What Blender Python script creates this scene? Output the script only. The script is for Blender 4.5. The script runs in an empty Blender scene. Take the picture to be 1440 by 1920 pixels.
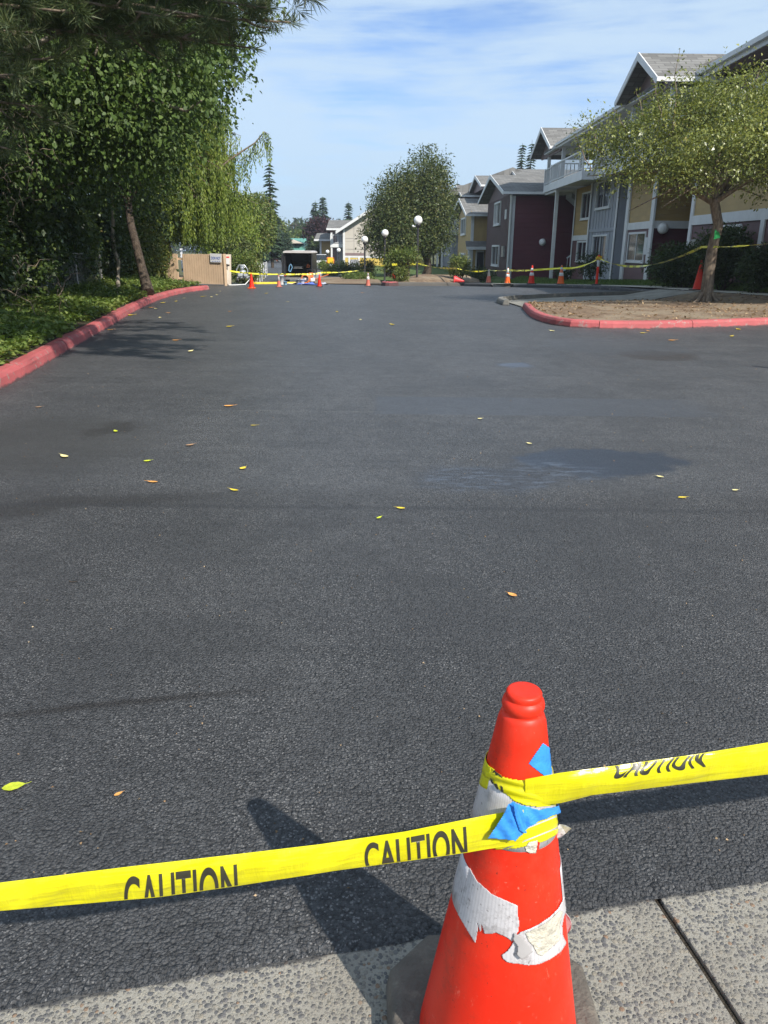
import bpy, bmesh, math
import numpy as np
from mathutils import Vector, Matrix
rad = math.radians
SC = bpy.context.scene
COL = SC.collection
rng = np.random.default_rng(11)

# ------------------------------------------------------------------ camera model
FPX, HCAM, ROLL = 1442.0, 1.5, 0.010
PITCH = math.atan((960 - 466) / FPX)
_cr, _sr = math.cos(ROLL), math.sin(ROLL)
def ray(x, y):
    a = (x - 720) / FPX; b = (960 - y) / FPX
    a, b = a * _cr - b * _sr, a * _sr + b * _cr
    return np.array([a, math.cos(PITCH) + b * math.sin(PITCH), -math.sin(PITCH) + b * math.cos(PITCH)])
CAMP = np.array([0, 0, HCAM])
def zg(y):                                   # the lot is level, then falls a little to the far road
    return 0.0 if y < 33 else (-0.6 * (y - 33) / 17 if y < 50 else -0.6)
def G(x, y, z=0.0):
    d = ray(x, y); return d * ((z - HCAM) / d[2]) + CAMP
def GT(x, y, lift=0.0):                      # on the sloping terrain
    d = ray(x, y); z = 0.0
    for _ in range(30):
        p = d * ((z + lift - HCAM) / d[2]) + CAMP
        z = zg(p[1])
    return p
def aX(x, y, X):
    d = ray(x, y); return d * (X / d[0]) + CAMP
def aY(x, y, Y):
    d = ray(x, y); return d * (Y / d[1]) + CAMP
SUN = np.array([0.593, -0.71, 0.825]); SUN = SUN / np.linalg.norm(SUN)

# ------------------------------------------------------------------ object helpers
def tag(o, label=None, cat=None, group=None, kind=None):
    if label: o['label'] = label
    if cat: o['category'] = cat
    if group: o['group'] = group
    if kind: o['kind'] = kind
    return o
def thing(name, label, cat, loc=(0, 0, 0), group=None, rz=0.0):
    o = bpy.data.objects.new(name, None); COL.objects.link(o)
    o.location = tuple(float(c) for c in loc); o.rotation_euler = (0, 0, rz)
    o.empty_display_size = 0.2
    return tag(o, label, cat, group)
def wloc(o):
    v = Vector((0, 0, 0))
    while o is not None:
        v += o.location; o = o.parent
    return v
def copy_tree(o, parent=None):
    c = o.copy(); COL.objects.link(c)
    if parent is not None: c.parent = parent
    for ch in [k for k in COL.objects if k.parent == o]:
        copy_tree(ch, c)
    return c
class MB:
    def __init__(s): s.v = []; s.f = []; s.m = []; s.s = []
    def add(s, vs, fs, mi=0, smooth=False):
        o = len(s.v); s.v += [tuple(float(c) for c in p) for p in vs]
        for f in fs:
            s.f.append(tuple(i + o for i in f)); s.m.append(mi); s.s.append(smooth)
        return s
    def box(s, x0, x1, y0, y1, z0, z1, mi=0):
        return s.add([(x0,y0,z0),(x1,y0,z0),(x1,y1,z0),(x0,y1,z0),(x0,y0,z1),(x1,y0,z1),(x1,y1,z1),(x0,y1,z1)],
              [(0,3,2,1),(4,5,6,7),(0,1,5,4),(1,2,6,5),(2,3,7,6),(3,0,4,7)], mi)
    def prism(s, poly, axis, a, b, mi=0):        # polygon in the two other axes, extruded along axis
        n = len(poly)
        def P(p, t):
            return {0: (t, p[0], p[1]), 1: (p[0], t, p[1]), 2: (p[0], p[1], t)}[axis]
        vs = [P(p, a) for p in poly] + [P(p, b) for p in poly]
        fs = [tuple(range(n)), tuple(range(2*n-1, n-1, -1))] + [(i, i+n, (i+1) % n + n, (i+1) % n) for i in range(n)]
        return s.add(vs, fs, mi)
    def bar(s, p, q, w, d, mi=0, up=(0, 0, 1)):  # rectangular bar from p to q
        p, q = Vector(p), Vector(q); t = (q - p).normalized(); u = Vector(up)
        a = t.cross(u)
        if a.length < 1e-4: a = t.cross(Vector((1, 0, 0)))
        a.normalize(); b = a.cross(t).normalized()
        vs = []
        for c in (p, q):
            for i, j in ((-1,-1),(1,-1),(1,1),(-1,1)):
                vs.append(c + a * (i*w/2) + b * (j*d/2))
        return s.add(vs, [(0,3,2,1),(4,5,6,7),(0,1,5,4),(1,2,6,5),(2,3,7,6),(3,0,4,7)], mi)
    def tube(s, pts, rads, n=8, mi=0, caps=True):
        pts = [Vector(p) for p in pts]; m = len(pts)
        if not hasattr(rads, '__len__'): rads = [rads] * m
        vs = []; ref = None
        for i in range(m):
            t = (pts[min(i+1, m-1)] - pts[max(i-1, 0)])
            if t.length < 1e-9: t = Vector((0, 0, 1))
            t.normalize()
            if ref is None:
                ref = Vector((1, 0, 0)) if abs(t.x) < 0.8 else Vector((0, 1, 0))
            a = (ref - t * ref.dot(t)).normalized(); b = t.cross(a); ref = a
            for k in range(n):
                an = 2 * math.pi * k / n
                vs.append(pts[i] + (a * math.cos(an) + b * math.sin(an)) * rads[i])
        fs = []
        for i in range(m-1):
            for k in range(n):
                k2 = (k+1) % n
                fs.append((i*n+k, i*n+k2, (i+1)*n+k2, (i+1)*n+k))
        o = len(s.v); s.add(vs, fs, mi, True)
        if caps: s.add(vs[:n], [tuple(range(n-1, -1, -1))], mi); s.add(vs[-n:], [tuple(range(n))], mi)
        return s
    def lathe(s, prof, c=(0, 0, 0), n=28, mi=0, smooth=True):
        vs = []; m = len(prof)
        for r, z in prof:
            for k in range(n):
                an = 2*math.pi*k/n
                vs.append((c[0]+r*math.cos(an), c[1]+r*math.sin(an), c[2]+z))
        fs = [(i*n+k, i*n+(k+1) % n, (i+1)*n+(k+1) % n, (i+1)*n+k) for i in range(m-1) for k in range(n)]
        s.add(vs, fs, mi, smooth)
        s.add(vs[-n:], [tuple(range(n))], mi); s.add(vs[:n], [tuple(range(n-1, -1, -1))], mi)
        return s
    def sphere(s, c, r, n=20, mi=0, sz=1.0):
        prof = [(max(1e-4, r*math.sin(math.pi*i/n)), -r*sz*math.cos(math.pi*i/n)) for i in range(n+1)]
        return s.lathe(prof, c, n, mi)
    def build(s, name, mats, parent=None, world=True, bevel=0, kind=None):
        me = bpy.data.meshes.new(name); off = wloc(parent) if (parent is not None and world) else Vector((0, 0, 0))
        me.from_pydata([(x-off.x, y-off.y, z-off.z) for x, y, z in s.v], [], s.f)
        for m in (mats if isinstance(mats, (list, tuple)) else [mats]): me.materials.append(m)
        me.polygons.foreach_set('material_index', s.m); me.polygons.foreach_set('use_smooth', s.s)
        me.update()
        o = bpy.data.objects.new(name, me); COL.objects.link(o)
        if parent is not None: o.parent = parent
        if bevel:
            b = o.modifiers.new('Bevel', 'BEVEL'); b.width = bevel; b.segments = 2; b.limit_method = 'ANGLE'
        if kind: o['kind'] = kind
        return o
def raw_mesh(name, V, nper, mat, parent=None):
    """V: (n, nper, 3) array of separate polygons."""
    V = np.asarray(V, dtype=np.float64)
    n = V.shape[0]
    if parent is not None: V = V - np.array(wloc(parent))
    me = bpy.data.meshes.new(name)
    me.vertices.add(n*nper); me.vertices.foreach_set('co', V.reshape(-1).astype(np.float32))
    me.loops.add(n*nper); me.loops.foreach_set('vertex_index', np.arange(n*nper, dtype=np.int32))
    me.polygons.add(n)
    me.polygons.foreach_set('loop_start', np.arange(n, dtype=np.int32)*nper)
    me.polygons.foreach_set('loop_total', np.full(n, nper, dtype=np.int32))
    me.update(calc_edges=True); me.validate()
    me.materials.append(mat)
    o = bpy.data.objects.new(name, me); COL.objects.link(o)
    if parent is not None: o.parent = parent
    return o
def nrm(a): return a / np.maximum(np.linalg.norm(a, axis=-1, keepdims=True), 1e-9)
def leaf_polys(P, D, U, L, W, fold=0.12):
    D = nrm(D); S = nrm(np.cross(D, U)); N = np.cross(S, D)
    L = np.asarray(L)[:, None]; W = np.asarray(W)[:, None]
    mid = P + D*L*0.42
    return np.stack([P, mid + S*W/2 + N*L*fold, P + D*L - N*L*fold*0.6, mid - S*W/2 + N*L*fold], axis=1)
def leaf6(P, D, U, L, W, fold=0.10):
    D = nrm(D); S = nrm(np.cross(D, U)); N = np.cross(S, D)
    L = np.asarray(L)[:, None]; W = np.asarray(W)[:, None]
    a = P + D*L*0.28 + N*L*fold; b = P + D*L*0.68 + N*L*fold*0.6
    return np.stack([P, a + S*W*0.5, b + S*W*0.40, P + D*L - N*L*fold, b - S*W*0.40, a - S*W*0.5], axis=1)
def crown_leaves(ells, ncl, clr, per, L, r, droop=0.35, shell=0.55, ratio=0.55, zflat=0.75, up=0.7, lf=None):
    w = np.array([e[1][0]*e[1][1]*e[1][2] for e in ells]); w = w / w.sum()
    k = r.choice(len(ells), ncl, p=w)
    C = np.array([e[0] for e in ells], float)[k]; RR = np.array([e[1] for e in ells], float)[k]
    d = nrm(r.normal(size=(ncl, 3)))
    q = (shell + (1-shell)*r.random(ncl)) * np.where(r.random(ncl) < 0.2, r.random(ncl), 1.0)
    cc = C + d*RR*q[:, None]
    sz = clr*(0.6+0.8*r.random(ncl))
    off = np.clip(r.normal(size=(ncl, per, 3)), -1.5, 1.5)*sz[:, None, None]*np.array([1, 1, zflat])
    P = (cc[:, None, :] + off).reshape(-1, 3)
    out = nrm(np.repeat(d, per, axis=0)*0.8 + off.reshape(-1, 3)/max(clr, 1e-3)*0.5)
    n = len(P)
    D = nrm(out*0.7 + r.normal(size=(n, 3))*0.6 + np.array([0, 0, -droop]))
    U = nrm(out*0.5 + np.array([0, 0, up]) + r.normal(size=(n, 3))*0.55)
    LL = L*(0.5+1.05*r.random(n)**1.5)
    return (lf or leaf_polys)(P, D, U, LL, LL*ratio), cc
def limb(mb, p, q, r0, r1, r, sag=0.0, wob=0.1, n=6, seg=6):
    p, q = np.array(p, float), np.array(q, float); ln = np.linalg.norm(q-p)
    pts = []
    for i in range(seg+1):
        t = i/seg
        c = p + (q-p)*t + np.array([0, 0, sag*4*t*(1-t)])
        if 0 < i < seg: c = c + r.normal(size=3)*wob*ln*0.12
        pts.append(c)
    mb.tube(pts, [r0+(r1-r0)*i/seg for i in range(seg+1)], n)
    return pts

# ------------------------------------------------------------------ materials
class NT:
    def __init__(s, name):
        s.dim = '3D'; s.m = bpy.data.materials.new(name); s.m.use_nodes = True; s.t = s.m.node_tree
        s.b = s.t.nodes['Principled BSDF']; s.out = s.t.nodes['Material Output']
        s.co = s.t.nodes.new('ShaderNodeTexCoord').outputs['Object']
    def n(s, typ, ins=None, **props):
        nd = s.t.nodes.new('ShaderNode'+typ)
        for k, v in props.items(): setattr(nd, k, v)
        for k, v in (ins or {}).items():
            sock = nd.inputs[k]
            if isinstance(v, bpy.types.NodeSocket): s.t.links.new(v, sock)
            else: sock.default_value = v
        return nd
    def set(s, k, v):
        sock = s.b.inputs[k]
        if isinstance(v, bpy.types.NodeSocket): s.t.links.new(v, sock)
        else: sock.default_value = v
    def noise(s, scale, detail=3, rough=0.55, vec=None, dist=0.0):
        return s.n('TexNoise', {'Vector': vec or s.co, 'Scale': scale, 'Detail': detail, 'Roughness': rough, 'Distortion': dist}, noise_dimensions=s.dim)
    def math(s, op, a, b=0.0, c=None, clamp=False):
        nd = s.n('Math', {0: a, 1: b} if c is None else {0: a, 1: b, 2: c}, operation=op); nd.use_clamp = clamp
        return nd.outputs[0]
    def ramp(s, fac, stops, interp='LINEAR'):
        nd = s.n('ValToRGB', {'Fac': fac}); cr = nd.color_ramp; cr.interpolation = interp
        while len(cr.elements) > 1: cr.elements.remove(cr.elements[-1])
        for i, (p, c) in enumerate(stops):
            e = cr.elements[0] if i == 0 else cr.elements.new(p)
            e.position = p; e.color = (c[0], c[1], c[2], 1) if hasattr(c, '__len__') else (c, c, c, 1)
        return nd.outputs[0]
    def mix(s, fac, a, b, typ='MIX'):
        nd = s.n('Mix', data_type='RGBA', blend_type=typ)
        for i, v in ((0, fac), (6, a), (7, b)):
            sock = nd.inputs[i]
            if isinstance(v, bpy.types.NodeSocket): s.t.links.new(v, sock)
            else: sock.default_value = v if i == 0 else ((v[0], v[1], v[2], 1) if hasattr(v, '__len__') else (v, v, v, 1))
        return nd.outputs[2]
    def sstep(s, x, a, b, lo=0.0, hi=1.0):
        return s.n('MapRange', {'Value': x, 'From Min': a, 'From Max': b, 'To Min': lo, 'To Max': hi}, interpolation_type='SMOOTHSTEP').outputs[0]
    def bump(s, h, strength, dist, normal=None):
        ins = {'Height': h, 'Strength': strength, 'Distance': dist}
        if normal is not None: ins['Normal'] = normal
        return s.n('Bump', ins).outputs[0]
    def xyz(s, vec=None):
        nd = s.n('SeparateXYZ', {0: vec or s.co}); return nd.outputs
def pm(name, col, rough=0.6, var=0.12, scale=3.0, bump=0.0, bscale=40.0, metal=0.0, spec=0.5, dirt=None):
    k = NT(name)
    nz = k.noise(scale, 5, 0.6)
    f = k.sstep(nz.outputs[0], 0.3, 0.7)
    c = k.mix(f, [x*(1-var) for x in col], [min(1, x*(1+var)) for x in col])
    if dirt:
        d = k.sstep(k.noise(scale*2.3, 6, 0.7).outputs[0], 0.52, 0.75, 0, dirt[1])
        c = k.mix(d, c, dirt[0])
    k.set('Base Color', c); k.set('Roughness', k.math('ADD', rough-0.06, k.math('MULTIPLY', nz.outputs[0], 0.12)))
    k.set('Metallic', metal); k.set('Specular IOR Level', spec)
    if bump: k.set('Normal', k.bump(k.noise(bscale, 4, 0.6).outputs[0], bump, 0.02))
    return k.m
def leafmat(name, stops, trans=0.3, rough=0.45, spec=0.35):
    k = NT(name)
    rnd = k.n('NewGeometry').outputs['Random Per Island']
    big = k.noise(0.9, 3, 0.6).outputs[0]
    f = k.math('ADD', k.math('MULTIPLY', rnd, 0.75), k.math('MULTIPLY', k.math('SUBTRACT', big, 0.36), 0.9), clamp=True)
    c = k.ramp(f, stops)
    k.set('Base Color', c); k.set('Roughness', rough); k.set('Specular IOR Level', spec)
    tr = k.n('BsdfTranslucent', {'Color': k.mix(1.0, c, (1.25, 1.3, 0.6), 'MULTIPLY')})
    mx = k.n('MixShader', {0: trans, 1: k.b.outputs[0], 2: tr.outputs[0]})
    k.t.links.new(mx.outputs[0], k.out.inputs[0])
    return k.m
def lapmat(name, col, pitch=0.18, var=0.10):
    k = NT(name); x, y, z = k.xyz()
    fr = k.math('FRACT', k.math('MULTIPLY', z, 1/pitch))
    row = k.math('FLOOR', k.math('MULTIPLY', z, 1/pitch))
    cv = k.n('CombineXYZ', {0: k.math('MULTIPLY', x, 0.4), 1: k.math('MULTIPLY', y, 0.4), 2: row}).outputs[0]
    nz = k.noise(1.3, 3, 0.6, vec=cv).outputs[0]
    c = k.mix(k.sstep(nz, 0.3, 0.7), [q*(1-var) for q in col], [q*(1+var) for q in col])
    k.set('Base Color', c); k.set('Roughness', 0.62); k.set('Specular IOR Level', 0.3)
    k.set('Normal', k.bump(k.math('SUBTRACT', 1.0, fr), 1.0, 0.06))
    return k.m
def shinglemat(name, col):
    k = NT(name); x, y, z = k.xyz()
    v = k.n('CombineXYZ', {0: x, 1: k.math('ADD', y, 0.0), 2: 0.0}).outputs[0]
    br = k.n('TexBrick', {'Vector': v, 'Color1': (*[c*1.4 for c in col], 1), 'Color2': (*[c*0.6 for c in col], 1), 'Mortar': (*[c*0.45 for c in col], 1),
                          'Scale': 1.0, 'Mortar Size': 0.02, 'Brick Width': 0.6, 'Row Height': 0.26, 'Bias': 0.0})
    nz = k.noise(14, 4, 0.7).outputs[0]
    k.set('Base Color', k.mix(0.35, br.outputs[0], k.mix(nz, [c*0.6 for c in col], [c*1.4 for c in col])))
    k.set('Roughness', 0.9); k.set('Specular IOR Level', 0.2)
    k.set('Normal', k.bump(br.outputs[1], 0.4, 0.02))
    return k.m
def glassmat(name, col=(0.012, 0.015, 0.018)):
    k = NT(name); nz = k.noise(0.7, 3, 0.6).outputs[0]
    k.set('Base Color', k.mix(k.sstep(nz, 0.4, 0.65), col, [c*2.6 for c in col])); k.set('Roughness', 0.06)
    k.set('Specular IOR Level', 0.6)
    return k.m
def barkmat(name, c0, c1, scale=9):
    k = NT(name)
    mp = k.n('Mapping', {'Vector': k.co, 'Scale': (1, 1, 0.22)}).outputs[0]
    nz = k.noise(scale*2.2, 6, 0.65, vec=mp).outputs[0]; n2 = k.noise(scale*0.5, 3, 0.6).outputs[0]
    c = k.mix(k.sstep(nz, 0.35, 0.65), c0, c1); c = k.mix(k.sstep(n2, 0.5, 0.7, 0, 0.5), c, [x*0.45 for x in c0])
    k.set('Base Color', c); k.set('Roughness', 0.9); k.set('Specular IOR Level', 0.15)
    k.set('Normal', k.bump(nz, 0.8, 0.03))
    return k.m

EDGE = lambda x: 1.335 + 0.209*x               # front edge of the asphalt
def asphalt():
    k = NT('sealed_asphalt'); k.dim = '2D'; x, y, z = k.xyz()
    warp = k.noise(2.2, 5, 0.65)
    wsc = k.n('VectorMath', {0: k.n('VectorMath', {0: warp.outputs['Color'], 1: (0.5, 0.5, 0.5)}, operation='SUBTRACT').outputs[0]}, operation='SCALE'); wsc.inputs['Scale'].default_value = 0.55
    wv = k.n('VectorMath', {0: k.co, 1: wsc.outputs[0]}, operation='ADD').outputs[0]
    def blob(px, py, rx, ry, ang=0.0, soft=0.25, hard=1.0, vec=None):
        c = G(px, py)
        mp = k.n('Mapping', {'Vector': vec or wv, 'Location': (-c[0], -c[1], 0)}).outputs[0]
        mp = k.n('VectorRotate', {'Vector': mp, 'Angle': -ang}, rotation_type='Z_AXIS').outputs[0]
        mp = k.n('VectorMath', {0: mp, 1: (1/rx, 1/ry, 0)}, operation='MULTIPLY').outputs[0]
        ln = k.n('VectorMath', {0: mp}, operation='LENGTH').outputs['Value']
        return k.sstep(ln, 1.0+soft, 1.0-soft, 0, hard)
    jit = k.n('VectorMath', {0: k.noise(70, 2, 0.5).outputs['Color']}, operation='SCALE'); jit.inputs['Scale'].default_value = 0.006
    jv = k.n('VectorMath', {0: k.co, 1: jit.outputs[0]}, operation='ADD').outputs[0]
    stone = k.n('TexVoronoi', {'Vector': jv, 'Scale': 190.0}, feature='F1', voronoi_dimensions='2D')
    big = k.n('TexVoronoi', {'Vector': jv, 'Scale': 105.0}, feature='F1', voronoi_dimensions='2D')
    fine = k.noise(420, 3, 0.6).outputs[0]
    mid = k.noise(6.0, 5, 0.65).outputs[0]
    large = k.noise(0.55, 4, 0.6).outputs[0]
    near = k.sstep(k.math('ADD', y, k.math('MULTIPLY', mid, 0.25)), 5.1, 4.7)       # coarser mix in the last strip before the pavement
    cb_ = k.n('SeparateColor', {0: big.outputs['Color']}).outputs
    dome = lambda v: k.math('SQRT', k.math('MAXIMUM', k.math('SUBTRACT', 1.0, k.math('MULTIPLY', v.outputs['Distance'], v.outputs['Distance'])), 0.0))
    hgt = k.math('ADD', k.math('MULTIPLY', dome(stone), 0.6),
                 k.math('ADD', k.math('ADD', k.math('MULTIPLY', dome(big), 1.3), k.math('MULTIPLY', cb_[1], 0.40)), k.math('MULTIPLY', fine, 0.22)))
    wet = blob(1135, 866, 0.58, 0.40, 0.12, 0.16)
    wet2 = blob(950, 895, 0.62, 0.30, 0.30, 0.35)
    pud = blob(967, 686, 0.28, 0.26, 0.0, 0.35)
    brown = blob(1235, 668, 0.62, 0.55, -0.1, 0.25)
    smear = blob(60, 830, 0.95, 0.95, 0.3, 0.5)
    smear2 = blob(90, 950, 0.9, 0.14, 0.25, 0.6)
    smear3 = blob(205, 805, 0.16, 0.3, 0.0, 0.5)
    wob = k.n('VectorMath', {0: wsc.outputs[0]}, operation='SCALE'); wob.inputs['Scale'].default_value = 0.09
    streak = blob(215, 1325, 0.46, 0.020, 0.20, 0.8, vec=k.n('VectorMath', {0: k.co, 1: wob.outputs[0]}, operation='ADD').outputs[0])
    patchb = blob(1150, 650, 1.15, 1.2, -0.2, 0.15)
    # strip of smoother sealer laid across the lot
    a = G(710, 765); b = G(1255, 738)
    strip = k.math('MULTIPLY', k.math('MULTIPLY', k.sstep(y, a[1]-0.36, a[1]-0.30), k.sstep(y, a[1]+0.62, a[1]+0.54)),
                   k.math('MULTIPLY', k.sstep(x, a[0]-0.06, a[0]), k.sstep(k.math('ADD', x, k.math('MULTIPLY', mid, 0.5)), b[0]+0.5, b[0])))
    smooth = k.math('MAXIMUM', k.math('MAXIMUM', wet, k.math('MULTIPLY', strip, 0.75)), k.math('MAXIMUM', pud, k.math('MULTIPLY', patchb, 0.6)))
    smooth = k.math('MAXIMUM', smooth, k.math('MULTIPLY', smear, 0.7))
    # colour
    c = k.mix(k.sstep(large, 0.35, 0.65), (0.052, 0.0525, 0.0535), (0.068, 0.0685, 0.0695))
    c = k.mix(k.sstep(mid, 0.3, 0.7, 0, 0.5), c, (0.042, 0.043, 0.045))
    cell = k.n('SeparateColor', {0: stone.outputs['Color']}).outputs
    patchy = k.sstep(k.noise(1.6, 5, 0.7).outputs[0], 0.36, 0.62, 0.15, 1.0)
    spk = k.math('MAXIMUM', k.math('MULTIPLY', k.sstep(cell[0], 0.84, 0.95), k.sstep(stone.outputs['Distance'], 0.55, 0.35)),
                 k.math('MULTIPLY', k.sstep(cb_[0], 0.86, 0.95), k.sstep(big.outputs['Distance'], 0.45, 0.25)))
    spk = k.math('MULTIPLY', spk, patchy)
    grain = k.math('ADD', k.math('MULTIPLY', k.noise(34, 3, 0.75).outputs[0], 0.6), k.math('MULTIPLY', cb_[2], 0.4))
    gr = k.sstep(grain, 0.25, 0.75, 0.62, 1.42)
    gr = k.math('ADD', 1.0, k.math('MULTIPLY', k.math('SUBTRACT', gr, 1.0), k.math('SUBTRACT', 1.0, k.math('MULTIPLY', smooth, 0.85))))
    c = k.mix(1.0, c, k.n('CombineColor', {0: gr, 1: gr, 2: gr}).outputs[0], 'MULTIPLY')
    smv = k.n('Mapping', {'Vector': k.co, 'Rotation': (0, 0, 0.12), 'Scale': (0.5, 7.0, 1.0)}).outputs[0]
    c = k.mix(k.sstep(k.noise(1.0, 4, 0.6, vec=smv).outputs[0], 0.5, 0.72, 0, 0.35), c, (0.034, 0.0345, 0.036))
    c = k.mix(k.math('MULTIPLY', spk, k.math('SUBTRACT', 1.0, smooth)), c, (0.21, 0.205, 0.20))  # pale stone tops, with their glints put into the colour
    c = k.mix(k.math('MULTIPLY', smear, 0.4), c, (0.034, 0.033, 0.030))
    c = k.mix(k.math('MULTIPLY', k.math('MAXIMUM', smear2, smear3), 0.5), c, (0.022, 0.019, 0.017))
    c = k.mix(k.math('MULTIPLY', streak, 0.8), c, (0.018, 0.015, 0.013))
    c = k.mix(k.math('MULTIPLY', brown, 0.7), c, (0.036, 0.029, 0.024))
    c = k.mix(k.math('MULTIPLY', wet, 0.9), c, (0.020, 0.025, 0.036))
    c = k.mix(k.math('MULTIPLY', strip, 0.55), c, (0.050, 0.055, 0.064))
    c = k.mix(k.math('MULTIPLY', patchb, 0.35), c, (0.048, 0.052, 0.058))
    c = k.mix(k.math('MULTIPLY', wet2, 0.55), c, (0.026, 0.031, 0.042))
    c = k.mix(k.math('MULTIPLY', pud, 0.6), c, (0.05, 0.06, 0.085))
    sheen = k.math('MULTIPLY', wet2, k.sstep(k.noise(1.0, 6, 0.75, vec=k.n('Mapping', {'Vector': k.co, 'Rotation': (0, 0, 0.2), 'Scale': (5, 17, 1)}).outputs[0]).outputs[0], 0.46, 0.66))
    c = k.mix(k.math('MULTIPLY', sheen, 0.6), c, (0.11, 0.135, 0.175))  # bluish sky sheen painted as pale streaks over the damp tail
    # pale worn seam lines
    def seam(yy, x0, x1, w, wig):
        d = k.math('ABSOLUTE', k.math('SUBTRACT', k.math('ADD', y, k.math('MULTIPLY', k.math('SUBTRACT', warp.outputs[0], 0.5), wig)), yy))
        return k.math('MULTIPLY', k.math('MULTIPLY', k.sstep(d, w, w*0.3), k.math('MULTIPLY', k.sstep(x, x0-0.3, x0), k.sstep(x, x1+0.3, x1))),
                      k.sstep(k.noise(9, 4, 0.7).outputs[0], 0.40, 0.6))
    s1 = seam(G(520, 772)[1], -1.9, -0.12, 0.018, 0.10)
    s2 = seam(G(600, 601)[1], -5.2, 3.2, 0.06, 0.3)
    s3 = seam(G(1340, 648)[1], 3.6, 7.2, 0.03, 0.15)
    c = k.mix(k.math('MULTIPLY', k.math('MAXIMUM', s1, k.math('MAXIMUM', s2, s3)), 0.45), c, (0.17, 0.165, 0.15))
    s4 = k.math('MULTIPLY', k.sstep(k.math('ABSOLUTE', k.math('SUBTRACT', y, k.math('ADD', G(700, 957)[1], k.math('MULTIPLY', mid, 0.05)))), 0.06, 0.01), 0.45)
    c = k.mix(s4, c, (0.026, 0.027, 0.030))
    k.set('Base Color', c)
    k.set('Roughness', k.math('SUBTRACT', k.math('ADD', 0.50, k.math('MULTIPLY', mid, 0.14)), k.math('MULTIPLY', k.math('MAXIMUM', k.math('MULTIPLY', wet, 0.14), k.math('MULTIPLY', pud, 0.22)), 1.0)))
    k.set('Specular IOR Level', 0.5)
    k.set('Coat Weight', k.math('MULTIPLY', k.sstep(cell[1], 0.55, 0.9), 0.25)); k.set('Coat Roughness', 0.28)
    st = k.math('MULTIPLY', k.math('SUBTRACT', 1.0, k.math('MULTIPLY', smooth, 0.75)), k.math('ADD', 0.55, k.math('MULTIPLY', near, 0.45)))
    k.set('Normal', k.bump(hgt, st, 0.016))
    return k.m
def aggregate():
    k = NT('exposed_aggregate_concrete'); k.dim = '2D'; x, y, z = k.xyz()
    n0 = k.noise(30, 4, 0.6)
    wsc = k.n('VectorMath', {0: n0.outputs['Color']}, operation='SCALE'); wsc.inputs['Scale'].default_value = 0.006
    v = k.n('VectorMath', {0: k.co, 1: wsc.outputs[0]}, operation='ADD').outputs[0]
    vo = k.n('TexVoronoi', {'Vector': v, 'Scale': 84.0}, feature='F1', voronoi_dimensions='2D')
    vs = k.n('TexVoronoi', {'Vector': v, 'Scale': 150.0}, feature='F1', voronoi_dimensions='2D')
    sc = k.n('SeparateColor', {0: vo.outputs['Color']}).outputs
    sc2 = k.n('SeparateColor', {0: vs.outputs['Color']}).outputs
    size = k.math('ADD', 0.20, k.math('MULTIPLY', k.math('POWER', sc[1], 1.3), 0.32))
    peb = k.math('MULTIPLY', k.sstep(k.math('SUBTRACT', vo.outputs['Distance'], size), 0.05, -0.05), k.math('GREATER_THAN', sc[0], 0.10))
    peb2 = k.math('MULTIPLY', k.sstep(vs.outputs['Distance'], 0.42, 0.3), k.math('GREATER_THAN', sc2[0], 0.25))
    pc = k.ramp(sc[2], [(0.0, (0.12, 0.118, 0.118)), (0.3, (0.17, 0.163, 0.15)), (0.55, (0.235, 0.215, 0.18)), (0.72, (0.145, 0.138, 0.135)), (0.86, (0.27, 0.24, 0.19)), (0.95, (0.25, 0.165, 0.11))], 'CONSTANT')
    pc2 = k.ramp(sc2[2], [(0.0, (0.16, 0.152, 0.145)), (0.4, (0.25, 0.23, 0.19)), (0.8, (0.34, 0.31, 0.25))])
    grit = k.noise(260, 4, 0.7).outputs[0]
    c = k.mix(grit, (0.18, 0.168, 0.142), (0.40, 0.375, 0.32))
    c = k.mix(peb2, c, pc2); c = k.mix(peb, c, pc)
    stain = k.noise(3.5, 4, 0.6).outputs[0]
    c = k.mix(k.sstep(stain, 0.42, 0.72, 0, 0.5), c, (0.22, 0.20, 0.165))
    # sealer splashed along the edge of the asphalt
    d = k.math('SUBTRACT', k.math('ADD', 1.335, k.math('MULTIPLY', x, 0.209)), y)
    sp = k.sstep(k.math('SUBTRACT', d, k.math('MULTIPLY', k.math('SUBTRACT', k.noise(9, 6, 0.75).outputs[0], 0.42), 0.045)), 0.008, -0.003)
    c = k.mix(k.math('MULTIPLY', sp, 0.85), c, (0.05, 0.05, 0.052))
    k.set('Base Color', c); k.set('Roughness', 0.85); k.set('Specular IOR Level', 0.3)
    h = k.math('ADD', k.math('MULTIPLY', peb, k.math('SUBTRACT', 1.0, vo.outputs['Distance'])), k.math('ADD', k.math('MULTIPLY', peb2, 0.3), k.math('MULTIPLY', grit, 0.45)))
    k.set('Normal', k.bump(h, 0.85, 0.005))
    return k.m
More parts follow.
